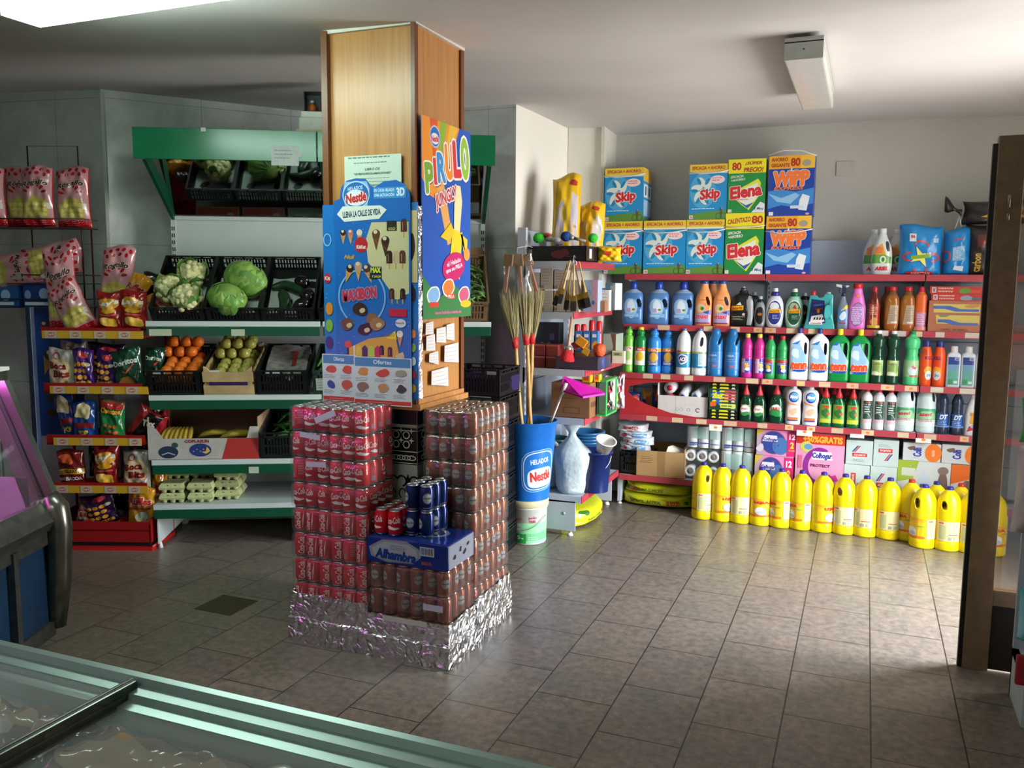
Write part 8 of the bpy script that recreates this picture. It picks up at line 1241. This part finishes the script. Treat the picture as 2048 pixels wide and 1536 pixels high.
A = Art();A.poly([(.16*W,0),(W/2,0),(W/2,H*.55),(.22*W,H*.55)],'#9c2c26');A.ell(-.32*W,.2*H,.09*W,.16*H,'#1a2c44');A.ell(-.26*W,.38*H,.03*W,.07*H,'#28443c');A.line([(-.38*W,.13*H),(-.32*W,.19*H),(-.26*W,.13*H)],.006,'#a9b2b4');A.ell(-.03*W,.25*H,.1*W,.17*H,'#20306a');A.text('COPLASUN',-.06*W,.48*H,.22*W,.08*H,'#8a2430',.05);A.poly([(-.02*W,.2*H),(.02*W,.15*H),(.06*W,.22*H),(.03*W,.34*H),(.02*W,.22*H)],'#c9a43a');[A.star(-.09*W+.03*W*i,(.22+.05*(i % 2))*H,.002,.006,5,'#a9b2c4') for i in range(4)];q = MB();A.into(q,flat((0,-.0002,0),(1,0,0),(0,0,1)),0,.5);q.build('print',t)
for i,(x,y,n,lb) in enumerate(((-.17,.10,7,'bunch of ripe bananas at the room end of the banana box'),(.03,.16,4,'small bunch of bananas in the middle of the banana box'),(.17,.12,5,'bunch of bananas lying flat at the pillar end of the banana box'))):
    o = thing('banana_bunch',lb,'bananas',G_(.31+x,y,z_+.095),FA,'banana bunches')
    for k_ in range(n): mb = MB();s_ = (k_-n/2)*.026;mb.tube([(s_*.5,.12,.05),(s_*.8,.07,.07),(s_,.01,.06),(s_*1.1,-.04,.03),(s_*1.1,-.06,.0)] if i == 0 else [(.1,.08,.03),(.06,s_,.05),(0,s_*1.2,.055),(-.06,s_,.04),(-.09,s_*.8,.02)],[.006,.015,.017,.015,.005],M('#ab8f30' if k_ % 2 else '#97802a',.45,noise=.1),8);mb.build('banana',o)
crate('plastic_crate','dark crate full of long green peppers beside the banana box',.36,.5,.17,G_(.83,.0,z_),FA,math.radians(10),'#101715','crate')
q = random.Random(5);mb = MB();mb.tube([(0,0,0),(.05,.006,.012),(.10,0,.01),(.14,-.012,0)],[.009,.013,.010,.003],M('#2f5f24',.25,noise=.15),9);o = mb.build('green_pepper');c = MB();c.cyl((0,0,0),(-.022,.004,-.004),.004,.003,M('#5c7a3a',.6),6);KIDS[o.name] = [c.build('stem',o)];first = True
for k_ in range(46):
    x,y = q.uniform(-.13,.07),q.uniform(.05,.4);pos = G_(.83+x,y,z_+.09+y*.17+q.uniform(0,.055));lb = 'long green pepper piled in the dark crate beside the bananas'
    if first: o.location = pos;tag(o,lb,'green pepper','long green peppers');first = False;c = o
    else: c = dup(o,pos,0,lb,'long green peppers')
    c.rotation_euler = (q.uniform(-.3,.3),q.uniform(-.4,.3),FA+q.uniform(-1.0,1.0))
em = M('#a9b07a',.8,noise=.08,nscale=30,bump=.3,bscale=60)
mb = MB();mb.rings([[(x*a,y*b,z) for x,y in ((-1,-1),(1,-1),(1,1),(-1,1))] for z,a,b in ((.028,.076,.052),(.034,.078,.054),(.05,.072,.048),(.062,.064,.040))],em,False)
for i in (-1,0,1):
    for j in (-.5,.5): mb.lathe([(.014,0),(.019,.012),(.0235,.030)],em,10,(i*.05,j*.05,0))
for i in (-.5,.5): mb.cyl((i*.045,-.0485,.048),(i*.045,-.047,.050),.006,.006,M('#3a3a2a',.8),8)
mb.box(-.074,.074,-.05,.05,.022,.029,em)
eg = mb.build('egg_carton');first = True;z_ = .2865;k2 = 0
for (s_,t_,n) in ((.10,.08,2),(.27,.08,2),(.10,.2,4),(.26,.2,4),(.42,.14,4),(.42,.27,4),(.25,.32,4),(.10,.32,4)):
    for i in range(n):
        lb = 'pale yellow green egg carton, %s in the stack %s' % (('bottom one','second','third','top one')[i if n == 4 else (0,3)[i]],{(.10,.08): 'at the front corner',(.27,.08): 'second along the front',(.10,.2): 'behind the front corner stack',(.26,.2): 'behind the second front stack',(.42,.14): 'at the pillar side, front',(.42,.27): 'at the pillar side, back'}.get((s_,t_),'deep at the back'))
        pos = G_(s_,t_,z_+.0625*i)
        if first: o = eg;o.location = pos;o.rotation_euler = (0,0,FA);tag(o,lb,'egg carton','egg cartons');first = False
        else: dup(eg,pos,FA+R.uniform(-.04,.04),lb,'egg cartons')
tcrate(1.06+.32,.32,'tilted crate behind the pillar next to the leafy greens',Z4,T37)
o = crate('produce_box','open cardboard box of leafy greens at the far end of the top level',.34,.48,.16,G_(1.89,.02,Z4),FA,T37,'#6f5a40','crate');greens('leafy_greens','loose leafy greens in the box at the far end of the top level',1.72,.34,.44,Z4,T37,.1,120,gl,'leaves',.2,.008,True)
mb = MB();mb.box(0,.32,0,.015,0,.2,M('#8a6b48',.7));tag(mb.build('cardboard_sheet',None,G_(1.74,.5,Z4+.28),FA),'brown cardboard sheet behind the leafy greens','cardboard')
for i in range(7):
    z = .0+.165*i;crate('plastic_crate','black plastic crate, %s in the floor stack behind the brown cans' % ('bottom one','second up','third up','fourth up','fifth up','sixth up','top one')[i],.36,.38,.16,(-2.15,4.62,z),.06,0,'#0e0f12','crate','black crates stacked on the floor')
mb = MB();mb.rbox(-.165,.165,.004,.36,.0,.1,M('#2a2150',.4,noise=.1),.01);tag(mb.build('purple_liner',None,(-2.15,4.63,.998)),'purple plastic lined tray inside the top black crate','tray')
mb = MB();mb.box(-.03,.03,-.001,0,-.01,.01,M('#b9bcc4',.5));tag(mb.build('price_card',None,(-2.01,4.606,1.135)),'white price card on the black crates behind the brown cans','price card')
# ================================================================== CRISP RACKS
CA = math.radians(22);CU = Vector((math.cos(CA),math.sin(CA),0));CN = Vector((-math.sin(CA),math.cos(CA),0));CF = Vector((-4.03,3.95,0))
C_ = lambda s,t,z: CF+CU*s+CN*t+Vector((0,0,z))
rd = M('#8e1216',.35,noise=.05);rk2 = thing('snack_rack','red metal crisp rack with yellow and white shelf strips','rack',CF,CA)
for i,z in enumerate((.13,.375,.672,.99,1.325)):
    mb = MB();mb.box(-.60,.0,.0,.34,z-.012,z,rd);mb.box(-.60,.0,0,.006,z-.012,z+.05,rd);[mb.box(-.6+.2*k_,-.594+.2*k_,.008,.33,z,z+.05,rd) for k_ in (1,2)];s = mb.build('shelf',rk2)
    if i:
        x0,x1 = ((-.572,.008),(-.555,-.02),(-.56,.036),(-.59,.018))[i-1];q = MB();q.box(x0,x1,-.008,-.001,z-.014,z+.032,M('#c2982a',.35));q.build('shelf_strip',s);A = Art();xx = x0+.02
        while xx < x1-.03: A.rect(xx,z-.013,xx+.07,z+.031,'#b3a998');A.ell(xx+.035,z+.009,.022,.014,'#b05a4c',14);A.text("Lay's",xx+.035,z+.009,.034,.014,'#cfc4b4',.08,.2);xx += .148
        q = MB();A.into(q,flat((0,-.008,0),(1,0,0),(0,0,1)),0,.35);q.build('strip_print',s)
mb = MB();mb.box(-.6,.0,.0,.012,.05,.13,rd);mb.box(-.62,.02,-.01,.35,.0,.02,M('#b01a1c',.3));mb.box(-.6,0,.02,.34,.02,.06,M('#141414',.6));mb.build('base',rk2)
for x in (-.61,.012): mb = MB();mb.cyl((x,.34,0),(x,.34,1.42),.009,.009,rd,8);mb.cyl((x,.01,.02),(x,.34,.02),.008,.008,rd,8);mb.box(x-.003,x+.003,.0,.33,.05,.2,rd);mb.build('side_frame',rk2)
def rog(A,W,H):
    A.rect(-.49*W,0,.49*W,H,'#b9858a');A.rect(-.49*W,0,.49*W,.12*H,'#a8161c')
    for i in range(9): A.ell((-.4+.1*i)*W,(.86 if i % 2 else .93)*H,.05*W,.035*H,'#a3121a',10,.4*i)
    for i in range(7): a = .4+.38*i;A.ell(.32*W*math.cos(a),.5*H+.2*H*math.sin(a),.1*W,.022*H,'#a3121a',10,a)
    A.poly([(-.38*W,.15*H),(.38*W,.15*H),(.4*W,.42*H),(0,.5*H),(-.4*W,.4*H)],'#b0a04a');[A.blob((-.3+.15*(i % 5))*W,(.2+.08*(i//5))*H,.07*W,.035*H,'#c9b968',6,.3,i) for i in range(15)];A.text('Rogallo',0,.7*H,.8*W,.1*H,'#3f2020',.05,.35,.06,out='#c9b5b0',ow=.05);A.rect(.36*W,.3*H,.46*W,.4*H,'#c9c2bc')
def lays(A,W,H): A.ell(0,.68*H,.42*W,.16*H,'#c9922c');A.text("Lay's",0,.70*H,.82*W,.15*H,'#dcd6cc',.08,.1,.08);A.ell(.02*W,.5*H,.3*W,.06*H,'#cf9f28');A.rect(-.3*W,.38*H,.35*W,.42*H,'#b8504a');A.blob(.05*W,.2*H,.34*W,.12*H,'#d2a338',8,.25,3);A.blob(-.1*W,.26*H,.2*W,.07*H,'#dcb85a',8,.25,5)
def boca(A,W,H): A.ell(.02*W,.45*H,.44*W,.34*H,'#b59a6a',20);A.ell(.02*W,.45*H,.4*W,.31*H,'#bfae8c',20);A.ring(-.1*W,.82*H,.13*W,.1*H,.008,'#8a2a26',14);A.text('Boca',-.05*W,.57*H,.66*W,.17*H,'#7a1f1c',.09,.1,.05);A.text('Bits',.06*W,.36*H,.6*W,.17*H,'#7a1f1c',.09,.1,.05)
def fan(A,W,H): [A.ring((-.3+.22*(i % 3))*W,(.25+.17*(i//3))*H,.1*W,.06*H,.012,'#c98a2c',10) for i in range(9)];A.blob(.1*W,.85*H,.25*W,.08*H,'#b8333a',8,.3,4);A.ell(.3*W,.6*H,.12*W,.05*H,'#b9b4a0');A.text('Fantasia',0,.12*H,.8*W,.12*H,'#c9a02c',.07,.2,.05)
def dor(A,W,H): A.text('Doritos',.0,.66*H,.86*W,.14*H,'#c9d2cc',.06,0,.04);A.line([(-.1*W,.45*H),(0,.38*H),(.3*W,.58*H)],.01,'#b84a34');A.poly([(-.35*W,.05*H),(.3*W,.05*H),(.1*W,.3*H),(-.2*W,.28*H)],'#8a5a2c')
def chee(A,W,H): A.rect(-.49*W,.8*H,.49*W,H,'#9c241e');A.text('Cheetos',0,.74*H,.8*W,.13*H,'#d9a02a',.08,.1,.04,out='#2a1a12',ow=.05);[A.blob((-.2+.2*(i % 3))*W,(.2+.15*(i//3))*H,.08*W,.04*H,'#b5642a',7,.3,i) for i in range(6)]
def ruf(A,W,H): A.text('Ruffles',0,.62*H,.84*W,.18*H,'#a32a22',.08,.2,.12,out='#d9cfc0',ow=.03);A.poly([(-.4*W,.4*H),(.4*W,.45*H),(.4*W,.5*H),(-.4*W,.46*H)],'#7a2a2c');A.blob(.1*W,.25*H,.2*W,.14*H,'#9aa08a',8,.2,2);A.blob(0,.1*H,.3*W,.05*H,'#d99a2c',8,.3,5)
def bbq(A,W,H): A.rect(-.49*W,.36*H,.49*W,.5*H,'#c9a52c');A.text('+20%GRATIS',0,.43*H,.84*W,.1*H,'#3a2c14',.05,0,.06);A.text('BARBACOA',0,.24*H,.84*W,.09*H,'#b9b4b0',.06);A.blob(-.1*W,.75*H,.3*W,.14*H,'#c2542a',8,.3,3)
def pop(A,W,H): A.blob(0,.75*H,.36*W,.2*H,'#c9b98a',12,.25,3);A.rect(-.4*W,.3*H,.4*W,.44*H,'#7a1c22');A.text('POP',0,.18*H,.4*W,.12*H,'#c9b03a',.06)
def blk(A,W,H): A.poly([(-.3*W,0),(.2*W,0),(.4*W,H),(-.1*W,H)],'#15100f');A.text('Tex',.05*W,.62*H,.4*W,.2*H,'#b9b4b0',.07,0,.3)
bags = [
 (-.50,1.36,.19,.48,rog,'#a8303a','tall pink and red snack bag standing at the room end of the top tier',-.05,.10),(-.36,1.345,.20,.33,rog,'#a8303a','pink and red snack bag leaning over in front on the top tier',-.45,.06),(-.20,1.36,.155,.235,lays,'#8d1c18','red and yellow crisp bag, room side of the pair on the top tier',.02,.05),(-.045,1.36,.16,.24,lays,'#8d1c18','red and yellow crisp bag beside the cauliflower crate',-.03,.05),(-.25,1.45,.20,.42,rog,'#b07a80','pale pink snack bag standing behind the red and yellow pair',.12,.22),(-.14,1.50,.13,.22,ruf,'#c98a1c','orange yellow crisp bag tilted above the red and yellow pair',.55,.15),(-.03,1.55,.10,.16,blk,'#2a1420','dark purple snack bag peeping up behind the orange bags',.1,.24),(.0,1.49,.15,.15,ruf,'#b8752a','orange bag lying on its side beside the tilted one',1.1,.14),
 (-.51,1.01,.16,.235,boca,'#9a958c','silver and cream snack bag with brown lettering on the second tier',.02,.05),(-.37,1.015,.13,.23,fan,'#3a1a5e','purple snack bag beside the silver one on the second tier',-.03,.05),(-.25,1.015,.13,.22,fan,'#33174f','purple snack bag with yellow lettering, second along',.06,.07),(-.09,1.01,.18,.24,dor,'#123f2c','dark green crisp bag on the second tier',-.12,.05),(-.0,1.06,.12,.19,dor,'#123f2c','dark green crisp bag behind the first one',.2,.14),(-.50,1.03,.16,.25,boca,'#8a867e','silver snack bag standing behind the cream lettered one',0,.18),(-.30,1.05,.24,.22,fan,'#241026','dark snack bag at the back of the second tier',0,.2),
 (-.50,.69,.12,.27,pop,'#14346e','blue popcorn bag at the room end of the third tier',-.2,.12),(-.38,.69,.15,.23,pop,'#123a7e','blue popcorn bag with a window of yellow corn',.0,.05),(-.215,.69,.155,.24,chee,'#1c6a34','green and red snack bag with orange lettering',.02,.05),(-.05,.69,.19,.2,blk,'#8a1a1e','red and black snack bag slumped sideways on the third tier',.5,.06),(.0,.72,.13,.27,blk,'#7a1418','red and black snack bag standing behind the slumped one',.25,.14),
 (-.47,.39,.17,.23,bbq,'#5e1410','red and black bag with an upside down yellow banner',-.08,.05),(-.27,.39,.16,.27,lays,'#7d1a18','red crisp bag with crisps picture on the fourth tier',.04,.05),(-.08,.39,.17,.23,boca,'#85827a','silver and cream snack bag on the fourth tier',.03,.05),(-.12,.44,.14,.24,blk,'#5e1216','dark red snack bag behind the silver one on the fourth tier',0,.2),(-.38,.42,.14,.24,blk,'#3a1214','dark snack bag at the back of the fourth tier',0,.2),
 (-.30,.145,.21,.2,fan,'#2c1438','dark purple snack bag lying in the bottom tray',-.3,.08),(-.25,.2,.17,.22,blk,'#331418','dark brown bag behind the purple one in the bottom tray',.1,.2),(-.07,.145,.17,.25,ruf,'#b5801c','golden crisp bag in the bottom tray',.06,.06),(.0,.165,.11,.32,ruf,'#c08a22','golden crisp bag standing behind the other at the rack end',.05,.15),(-.44,.145,.12,.16,boca,'#5a5854','grey snack bag at the room end of the bottom tray',.2,.1)]
for i,(s,z,W,H,art,base,lb,ry,t) in enumerate(bags): bag('snack_bag',lb,'snack bag',W,H,.075 if H > .2 else .06,base,art,C_(s,t,z),CA,0,ry,seed=100+i,wr=.007,rough=.18,crimp=base)
dk = M('#3a1c1c',.4);wr = thing('wire_rack','dark red wire display rack against the tiled wall','rack',CF,CA);T0 = .35
mb = MB();mb.tube([(-.847,T0+.06,1.45),(-.847,T0+.06,2.5),(-.527,T0+.06,2.5),(-.527,T0+.06,1.45)],.005,dk,6);mb.build('frame',wr)
for z in (1.985,1.64,1.49): mb = MB();mb.box(-1.15,-.42,T0-.13,T0+.06,z-.006,z-.001,dk);mb.tube([(-1.15,T0-.13,z+.05),(-.42,T0-.13,z+.05),(-.42,T0+.06,z+.05)],.004,dk,6);mb.build('shelf',wr)
for x in (-1.12,-.46):
    mb = MB();mb.cyl((x,T0+.05,0),(x,T0+.05,2.03),.006,.006,dk,6);mb.build('leg',wr)
for i,(s,z,W,H,lb) in enumerate(((-1.03,1.99,.22,.35,'pink and red snack bag on the upper wire shelf, cut by the picture edge'),(-.83,1.99,.24,.36,'pink and red snack bag in the middle of the upper wire shelf'),(-.72,1.99,.2,.365,'pink and red snack bag overlapping the middle one'),(-.52,1.985,.21,.37,'pink and red snack bag at the angled wall end of the upper wire shelf'))): bag('snack_bag',lb,'snack bag',W,H,.09,'#a8222a',rog,C_(s,.28+.04*(i % 2),z),CA,seed=140+i,wr=.008,rough=.18,group='pink snack bags on the wire rack',crimp='#a8161c')
for i,(s,z,lb) in enumerate(((-.98,1.70,'pink snack bag lying on its side, lower in the second wire shelf'),(-.72,1.76,'pink snack bag lying on its side across the second wire shelf'))): o = bag('snack_bag',lb,'snack bag',.22,.36,.11,'#a8222a',rog,C_(s-.1,.27,z-.02),CA,0,1.35,seed=150+i,wr=.009,rough=.18,crimp='#a8161c')
mb = MB();mb.box(0,.1,-.0015,0,0,.045,M('#8f8580',.6));tag(mb.build('price_card',None,C_(-.92,.215,1.66),CA),'blank pale card on the second shelf of the wire rack','price card')
for i,(s,w_,h,c,lb) in enumerate(((-.97,.22,.13,'#174a8c','blue carton of small goods on the lowest wire shelf'),(-.73,.2,.15,'#0f3170','darker blue carton next to the first on the lowest wire shelf'))): mb = MB();mb.rbox(-w_/2,w_/2,0,.14,0,h,M(c,.35,noise=.05),.003);o = mb.build('blue_carton',None,C_(s,.24,1.491),CA);tag(o,lb,'carton','blue cartons on the wire rack');A = Art();A.ell(.03,h*.55,.03,.035,'#8fb0d0');A.ell(-.07,h*.5,.02,.03,'#6f90c0');A.rect(-.09,.01,.08,.03,'#c9d2da');q = MB();A.into(q,flat((0,0,0),(1,0,0),(0,0,1)),0);q.build('print',o)
mb = MB();W,H = .30,.82;mb.box(-W/2,W/2,0,.006,0,H,M('#123f8a',.4));o = mb.build('ice_cream_board',None,C_(-.66,.30,.66),CA);tag(o,'dark blue ice cream board standing behind the crisp rack','poster board');A = Art();[cone(A,(-.08+.09*i)*1,H*.86,.08,('#7a3a2c','#8a3038')[i % 2]) for i in range(3)];[cone(A,-.06+.05*i,H*.62,.12,'#4a3024',-.3+.3*i) for i in range(3)];A.text('MAXIBON',0,.42*H,.2,.03,'#7a2430',.06,0,.3);[A.blob(-.06+.06*(i % 3),(.3-.12*(i//3))*H,.03,.03,('#4a3024','#8a6a2c','#9c3a2c')[i % 3],7,.3,i) for i in range(6)];q = MB();A.into(q,flat((0,0,0),(1,0,0),(0,0,1)),0);q.build('print',o)
mb = MB();mb.rbox(-.02,.02,-.01,.02,0,1.5,M('#20304e',.4),.004);o = mb.build('upright_post',None,C_(-.63,-.06,.0));tag(o,'dark blue upright post at the room end of the crisp rack','post')
# ================================================================== DELI COUNTER
DC = Vector((-3.125,2.562,0));DD = Vector((-.36,.933,0)).normalized();DE = Vector((-.933,-.36,0)).normalized()
da = math.atan2(DE.y,DE.x);dc = thing('deli_counter','chrome edged glass deli counter with slanted front and blue lower panels','counter',DC,da)
chm = M('#8f9088',.22,.9,noise=.04,nscale=10);stm = M('#6f6f68',.3,.8,noise=.15,nscale=20);L = 2.1
pT = onP(0,760,(DC.x,DC.y),da);xt = (Vector((pT.x,pT.y))-Vector((DC.x,DC.y))).dot(Vector((DE.x,DE.y)));zt = pT.z;zs = .735
mb = MB();mb.prism([(0.0,.66),(-.015,zs),(xt-.03,zt),(xt+.08,zt),(.12,zs-.01),(.10,.64)],-.015,.02,chm);mb.prism([(.035,zs+.02),(xt+.012,zt-.01),(xt+.028,zt-.01),(.055,zs+.02)],.02,.026,M('#2a2a2c',.4));mb.build('end_frame',dc)
mb = MB();mb.tube([(.035,0,zs+.01),(.0,0,.70),(-.008,0,.62),(.0,0,.4),(.03,0,.19)],[.05,.055,.055,.05,.045],M('#77756a',.25,.85,noise=.2,nscale=8),12);mb.build('corner_post',dc)
mb = MB();mb.prism([(.03,zs),(.045,zs),(xt+.02,zt),(xt+.005,zt)],.03,L,clearfilm('pane',gl=.35,rough=.02,bump=0,body=.02));mb.build('slanted_glass',dc)
mb = MB();mb.prism([(0,.62),(-.02,.66),(.0,.70),(.03,zs),(.10,zs-.02),(.10,.6)],.03,L,stm);mb.box(.01,.06,.03,L,.56,.62,stm);mb.box(.01,.06,.03,L,.16,.22,stm);[mb.box(.0,.03,.28+.30*i,.31+.30*i,.2,.6,stm) for i in range(7)];mb.build('rail',dc)
mb = MB();mb.box(.03,.9,.0,L,.2,.58,M('#16324e',.4,noise=.1));mb.build('lower_panel',dc);mb = MB();mb.box(.1,.9,.04,L,.585,.60,M('#9a9a98',.3,.5));mb.box(.86,.9,0,L,.6,zt,M('#c9b8cc',.5));mb.box(.10,.9,.0,.02,.6,zs+.1,M('#c9c0cc',.5));mb.build('display_deck',dc);mb = MB();mb.box(xt-.02,.9,-.02,L,zt,zt+.04,stm);mb.box(xt-.03,xt+.2,-.02,.12,zt+.04,zt+.055,M('#d9d6d0',.5));mb.build('top_plate',dc)
mb = MB();[mb.box(x-.03,x+.03,y-.03,y+.03,0,.2,M('#111111',.6)) for x in (.2,.8) for y in (.2,1.8)];mb.build('foot',dc)
mb = MB();mb.cyl((xt+.15,.06,zt-.03),(xt+.15,L-.05,zt-.03),.014,.014,M('#ffffff',.4,emit='#ff6af0',es=38,noise=0),10);mb.build('pink_display_tube',dc)
W_ = lambda x,y,z: DC+DE*x-DD*y+Vector((0,0,z))
for i,(y,c,lb) in enumerate(((.22,'#b85a5a','tray of pink meat nearest the far end of the deli counter'),(.62,'#a83a3a','tray of red meat, second inside the deli counter'),(1.02,'#c9a08a','tray of pale meat, third inside the deli counter'))):
    mb = MB();q = .0;mb.rbox(-.17,.17,-.16,.16,0,.012,M('#c9cbd0',.4),.004);mb.box(-.17,.17,-.16,-.152,.01,.05,M('#c9cbd0',.3,alpha=.6));mb.box(-.17,.17,.152,.16,.01,.05,M('#c9cbd0',.3,alpha=.6));o = mb.build('meat_tray',None,W_(.42,y,.602),da);o.rotation_euler = (0,-.12,da);tag(o,lb,'meat tray','meat trays in the counter')
    rq = random.Random(i);mb = MB();[mb.ball((rq.uniform(-.1,.1),rq.uniform(-.1,.1),.035+rq.uniform(0,.03)),rq.uniform(.035,.055),M(c,.3,noise=.3,nscale=40),10,7,(1.2,.9,.45),None,.12,rq) for _ in range(9)];mb.build('meat',o)
# ================================================================== CHEST FREEZER in the foreground
fx0,fx1,fy0,fy1,fz = -2.35,.9,.34,1.212,.90;al = M('#9fb0ac',.3,.55,noise=.03,nscale=6);wh = M('#cdd4d2',.5,noise=.08,nscale=5)
fr = thing('chest_freezer','long chest freezer with aluminium rim and sliding glass lids in the foreground','freezer',((fx0+fx1)/2,fy0,0));W = fx1-fx0;D = fy1-fy0
mb = MB();mb.box(-W/2,W/2,D-.05,D-.01,.08,fz-.03,M('#c9cdcc',.4));mb.box(-W/2,W/2,0,.04,.08,fz-.03,M('#c9cdcc',.4));mb.box(-W/2,-W/2+.05,.04,D-.05,.08,fz-.03,wh);mb.box(W/2-.05,W/2,.04,D-.05,.08,fz-.03,wh);mb.box(-W/2,W/2,0,D-.01,.06,.12,wh);mb.box(-.02,.02,.04,D-.05,.12,.62,wh);mb.build('body',fr)
mb = MB();mb.prism([(D,fz),(D-.008,fz+.006),(D-.02,fz+.003),(D-.024,fz-.012),(D-.052,fz-.014),(D-.055,fz-.026),(D-.082,fz-.028),(D-.085,fz-.06),(D,fz-.06)],-W/2,W/2,al,axis='x');mb.prism([(0,fz),(.05,fz),(.05,fz-.06),(0,fz-.06)],-W/2,W/2,al,axis='x');mb.box(-W/2,-W/2+.05,.05,D-.08,fz-.06,fz,al);mb.box(W/2-.05,W/2,.05,D-.08,fz-.06,fz,al);mb.build('rim',fr)
gp = clearfilm('lid_glass',gl=.3,rough=.03,bump=0,body=.14);xc = -1.262-(fx0+fx1)/2
for x0,x1,z in ((-W/2+.05,xc+.012,fz-.012),(xc-.01,W/2-.05,fz-.03)):
    mb = MB();mb.box(x0,x1,.05,D-.06,z-.004,z,gp);g = mb.build('glass_lid',fr);mb = MB();xx = x1-.022 if x1 < W/2-.06 else x0;mb.rbox(xx,xx+.022,.05,D-.03,z-.006,z+.014,M('#5c5e58',.25,.8),.003);mb.box(xx+.008,xx+.011,.05,D-.03,z+.014,z+.0155,M('#c9ccc6',.2,.8));mb.build('lid_bar',g)
for i,(px,py,w_,d_,c,lb) in enumerate(((300,1500,.30,.2,'#6e3424','brown frozen food pack under the glass beside the lid bar'),(445,1532,.24,.17,'#8a5a48','reddish frozen food pack in clear wrapping beside the brown one'),(20,1462,.2,.13,'#7e5630','golden brown frozen pack under the glass at the far corner'),(110,1500,.16,.16,'#26262a','dark frozen food pack under the lid bar'),(640,1560,.3,.16,'#c9bfa8','pale frozen bag in the right half of the freezer'))):
    p = onZ(px,py,.81);bag('frozen_pack',lb,'frozen food pack',w_,d_,.1,c,lambda A,W,H: (A.blob(0,.5*H,.3*W,.25*H,'#b08a6a',9,.3,i),A.blob(.2*W,.3*H,.12*W,.15*H,'#c9c0b4',9,.3,i+2)),(p.x,min(p.y,1.13-d_/2)-d_/2,.79),.0,-math.pi/2+.1,seed=160+i,wr=.012,rough=.12)
mb = MB();q = random.Random(3);mb.grid(lambda u,v: (-W/2+.05+(W-.1)*u,.04+(D-.09)*v,.66+.03*math.sin(23*u+5*v)+.02*math.sin(9*v+40*u)),60,14,M('#c9cfcd',.7,noise=.25,nscale=7));o = mb.build('frozen_goods',None,((fx0+fx1)/2,fy0,0));tag(o,'frosty pale frozen goods filling the bottom of the chest freezer','frozen goods',None,'stuff')
# ================================================================== DOOR LEAF and what stands at its side
br = M('#7a6248',.35,noise=.1);X0,X1,Y_,ZD = .468,1.44,4.075,2.27;dl = thing('door_leaf','open brown metal door leaf with a large glass pane','door',(X0,Y_,0));W = X1-X0
mb = MB();mb.rbox(0,.10,0,.05,.005,ZD,br,.004);mb.rbox(W-.1,W,0,.05,.005,ZD,br,.004);mb.rbox(.1,W-.1,0,.05,ZD-.09,ZD,br,.004);mb.rbox(.1,W-.1,0,.05,.30,.37,br,.004);mb.box(-.018,.0,.01,.04,.005,ZD-.03,M('#171310',.5));mb.build('frame',dl)
mb = MB();mb.box(.1,W-.1,.015,.035,.012,.30,M('#261d14',.5));mb.build('kick_panel',dl);mb = MB();mb.box(.1,W-.1,.022,.027,.37,ZD-.09,clearfilm('door_glass',tint='#d0ccc6',gl=.15,rough=.02,bump=0,body=.03));mb.build('glass_pane',dl)
mb = MB();mb.cyl((.05,-.012,1.98),(.05,-.012,2.03),.006,.006,M('#8a8578',.3,.8),8);mb.cyl((.05,-.012,1.93),(.05,-.012,1.955),.006,.006,M('#8a8578',.3,.8),8);mb.build('latch',dl)
mb = MB();mb.box(.0,.6,.0,.3,.17,.2,GREYM);mb.box(0,.02,0,.3,0,.2,WHT);mb.box(0,.6,.28,.3,0,1.3,GREYM);mb.box(0,.6,0,.3,.7,.72,GREYM);o = mb.build('low_shelf_unit',None,(.625,3.60,0));tag(o,'low grey shelf unit with a red lip at the right picture edge','shelving');mb = MB();mb.rbox(-.035,.6,-.02,-.002,.17,.29,M('#a32a34',.4),.01,);mb.build('red_lip',o)
bag('toilet_paper_pack','turquoise wrapped pack on the low shelf in front of the door leaf','pack',.26,.2,.2,'#2f9aa8',lambda A,W,H: A.blob(-.3*W,.5*H,.1*W,.2*H,'#d99a5a',7,.3,2),(.735,3.72,.30),seed=170)
bag('plastic_sack','white plastic bag with red print hanging at the right picture edge','bag',.26,.34,.16,'#b9a9a4',lambda A,W,H: A.blob(-.1*W,.6*H,.1*W,.12*H,'#8a2a34',7,.3,2),(.69,3.72,.722),seed=171,wr=.016)
bag('green_pack','green wrapped pack above the white bag at the right picture edge','pack',.2,.17,.1,'#2f8a3a',None,(.67,3.74,1.07),seed=172);mb = MB();mb.rbox(0,.1,0,.1,0,.25,M('#c2541c',.4),.01);tag(mb.build('orange_box',None,(.60,3.76,1.245)),'orange box topmost above the green pack at the right picture edge','box')
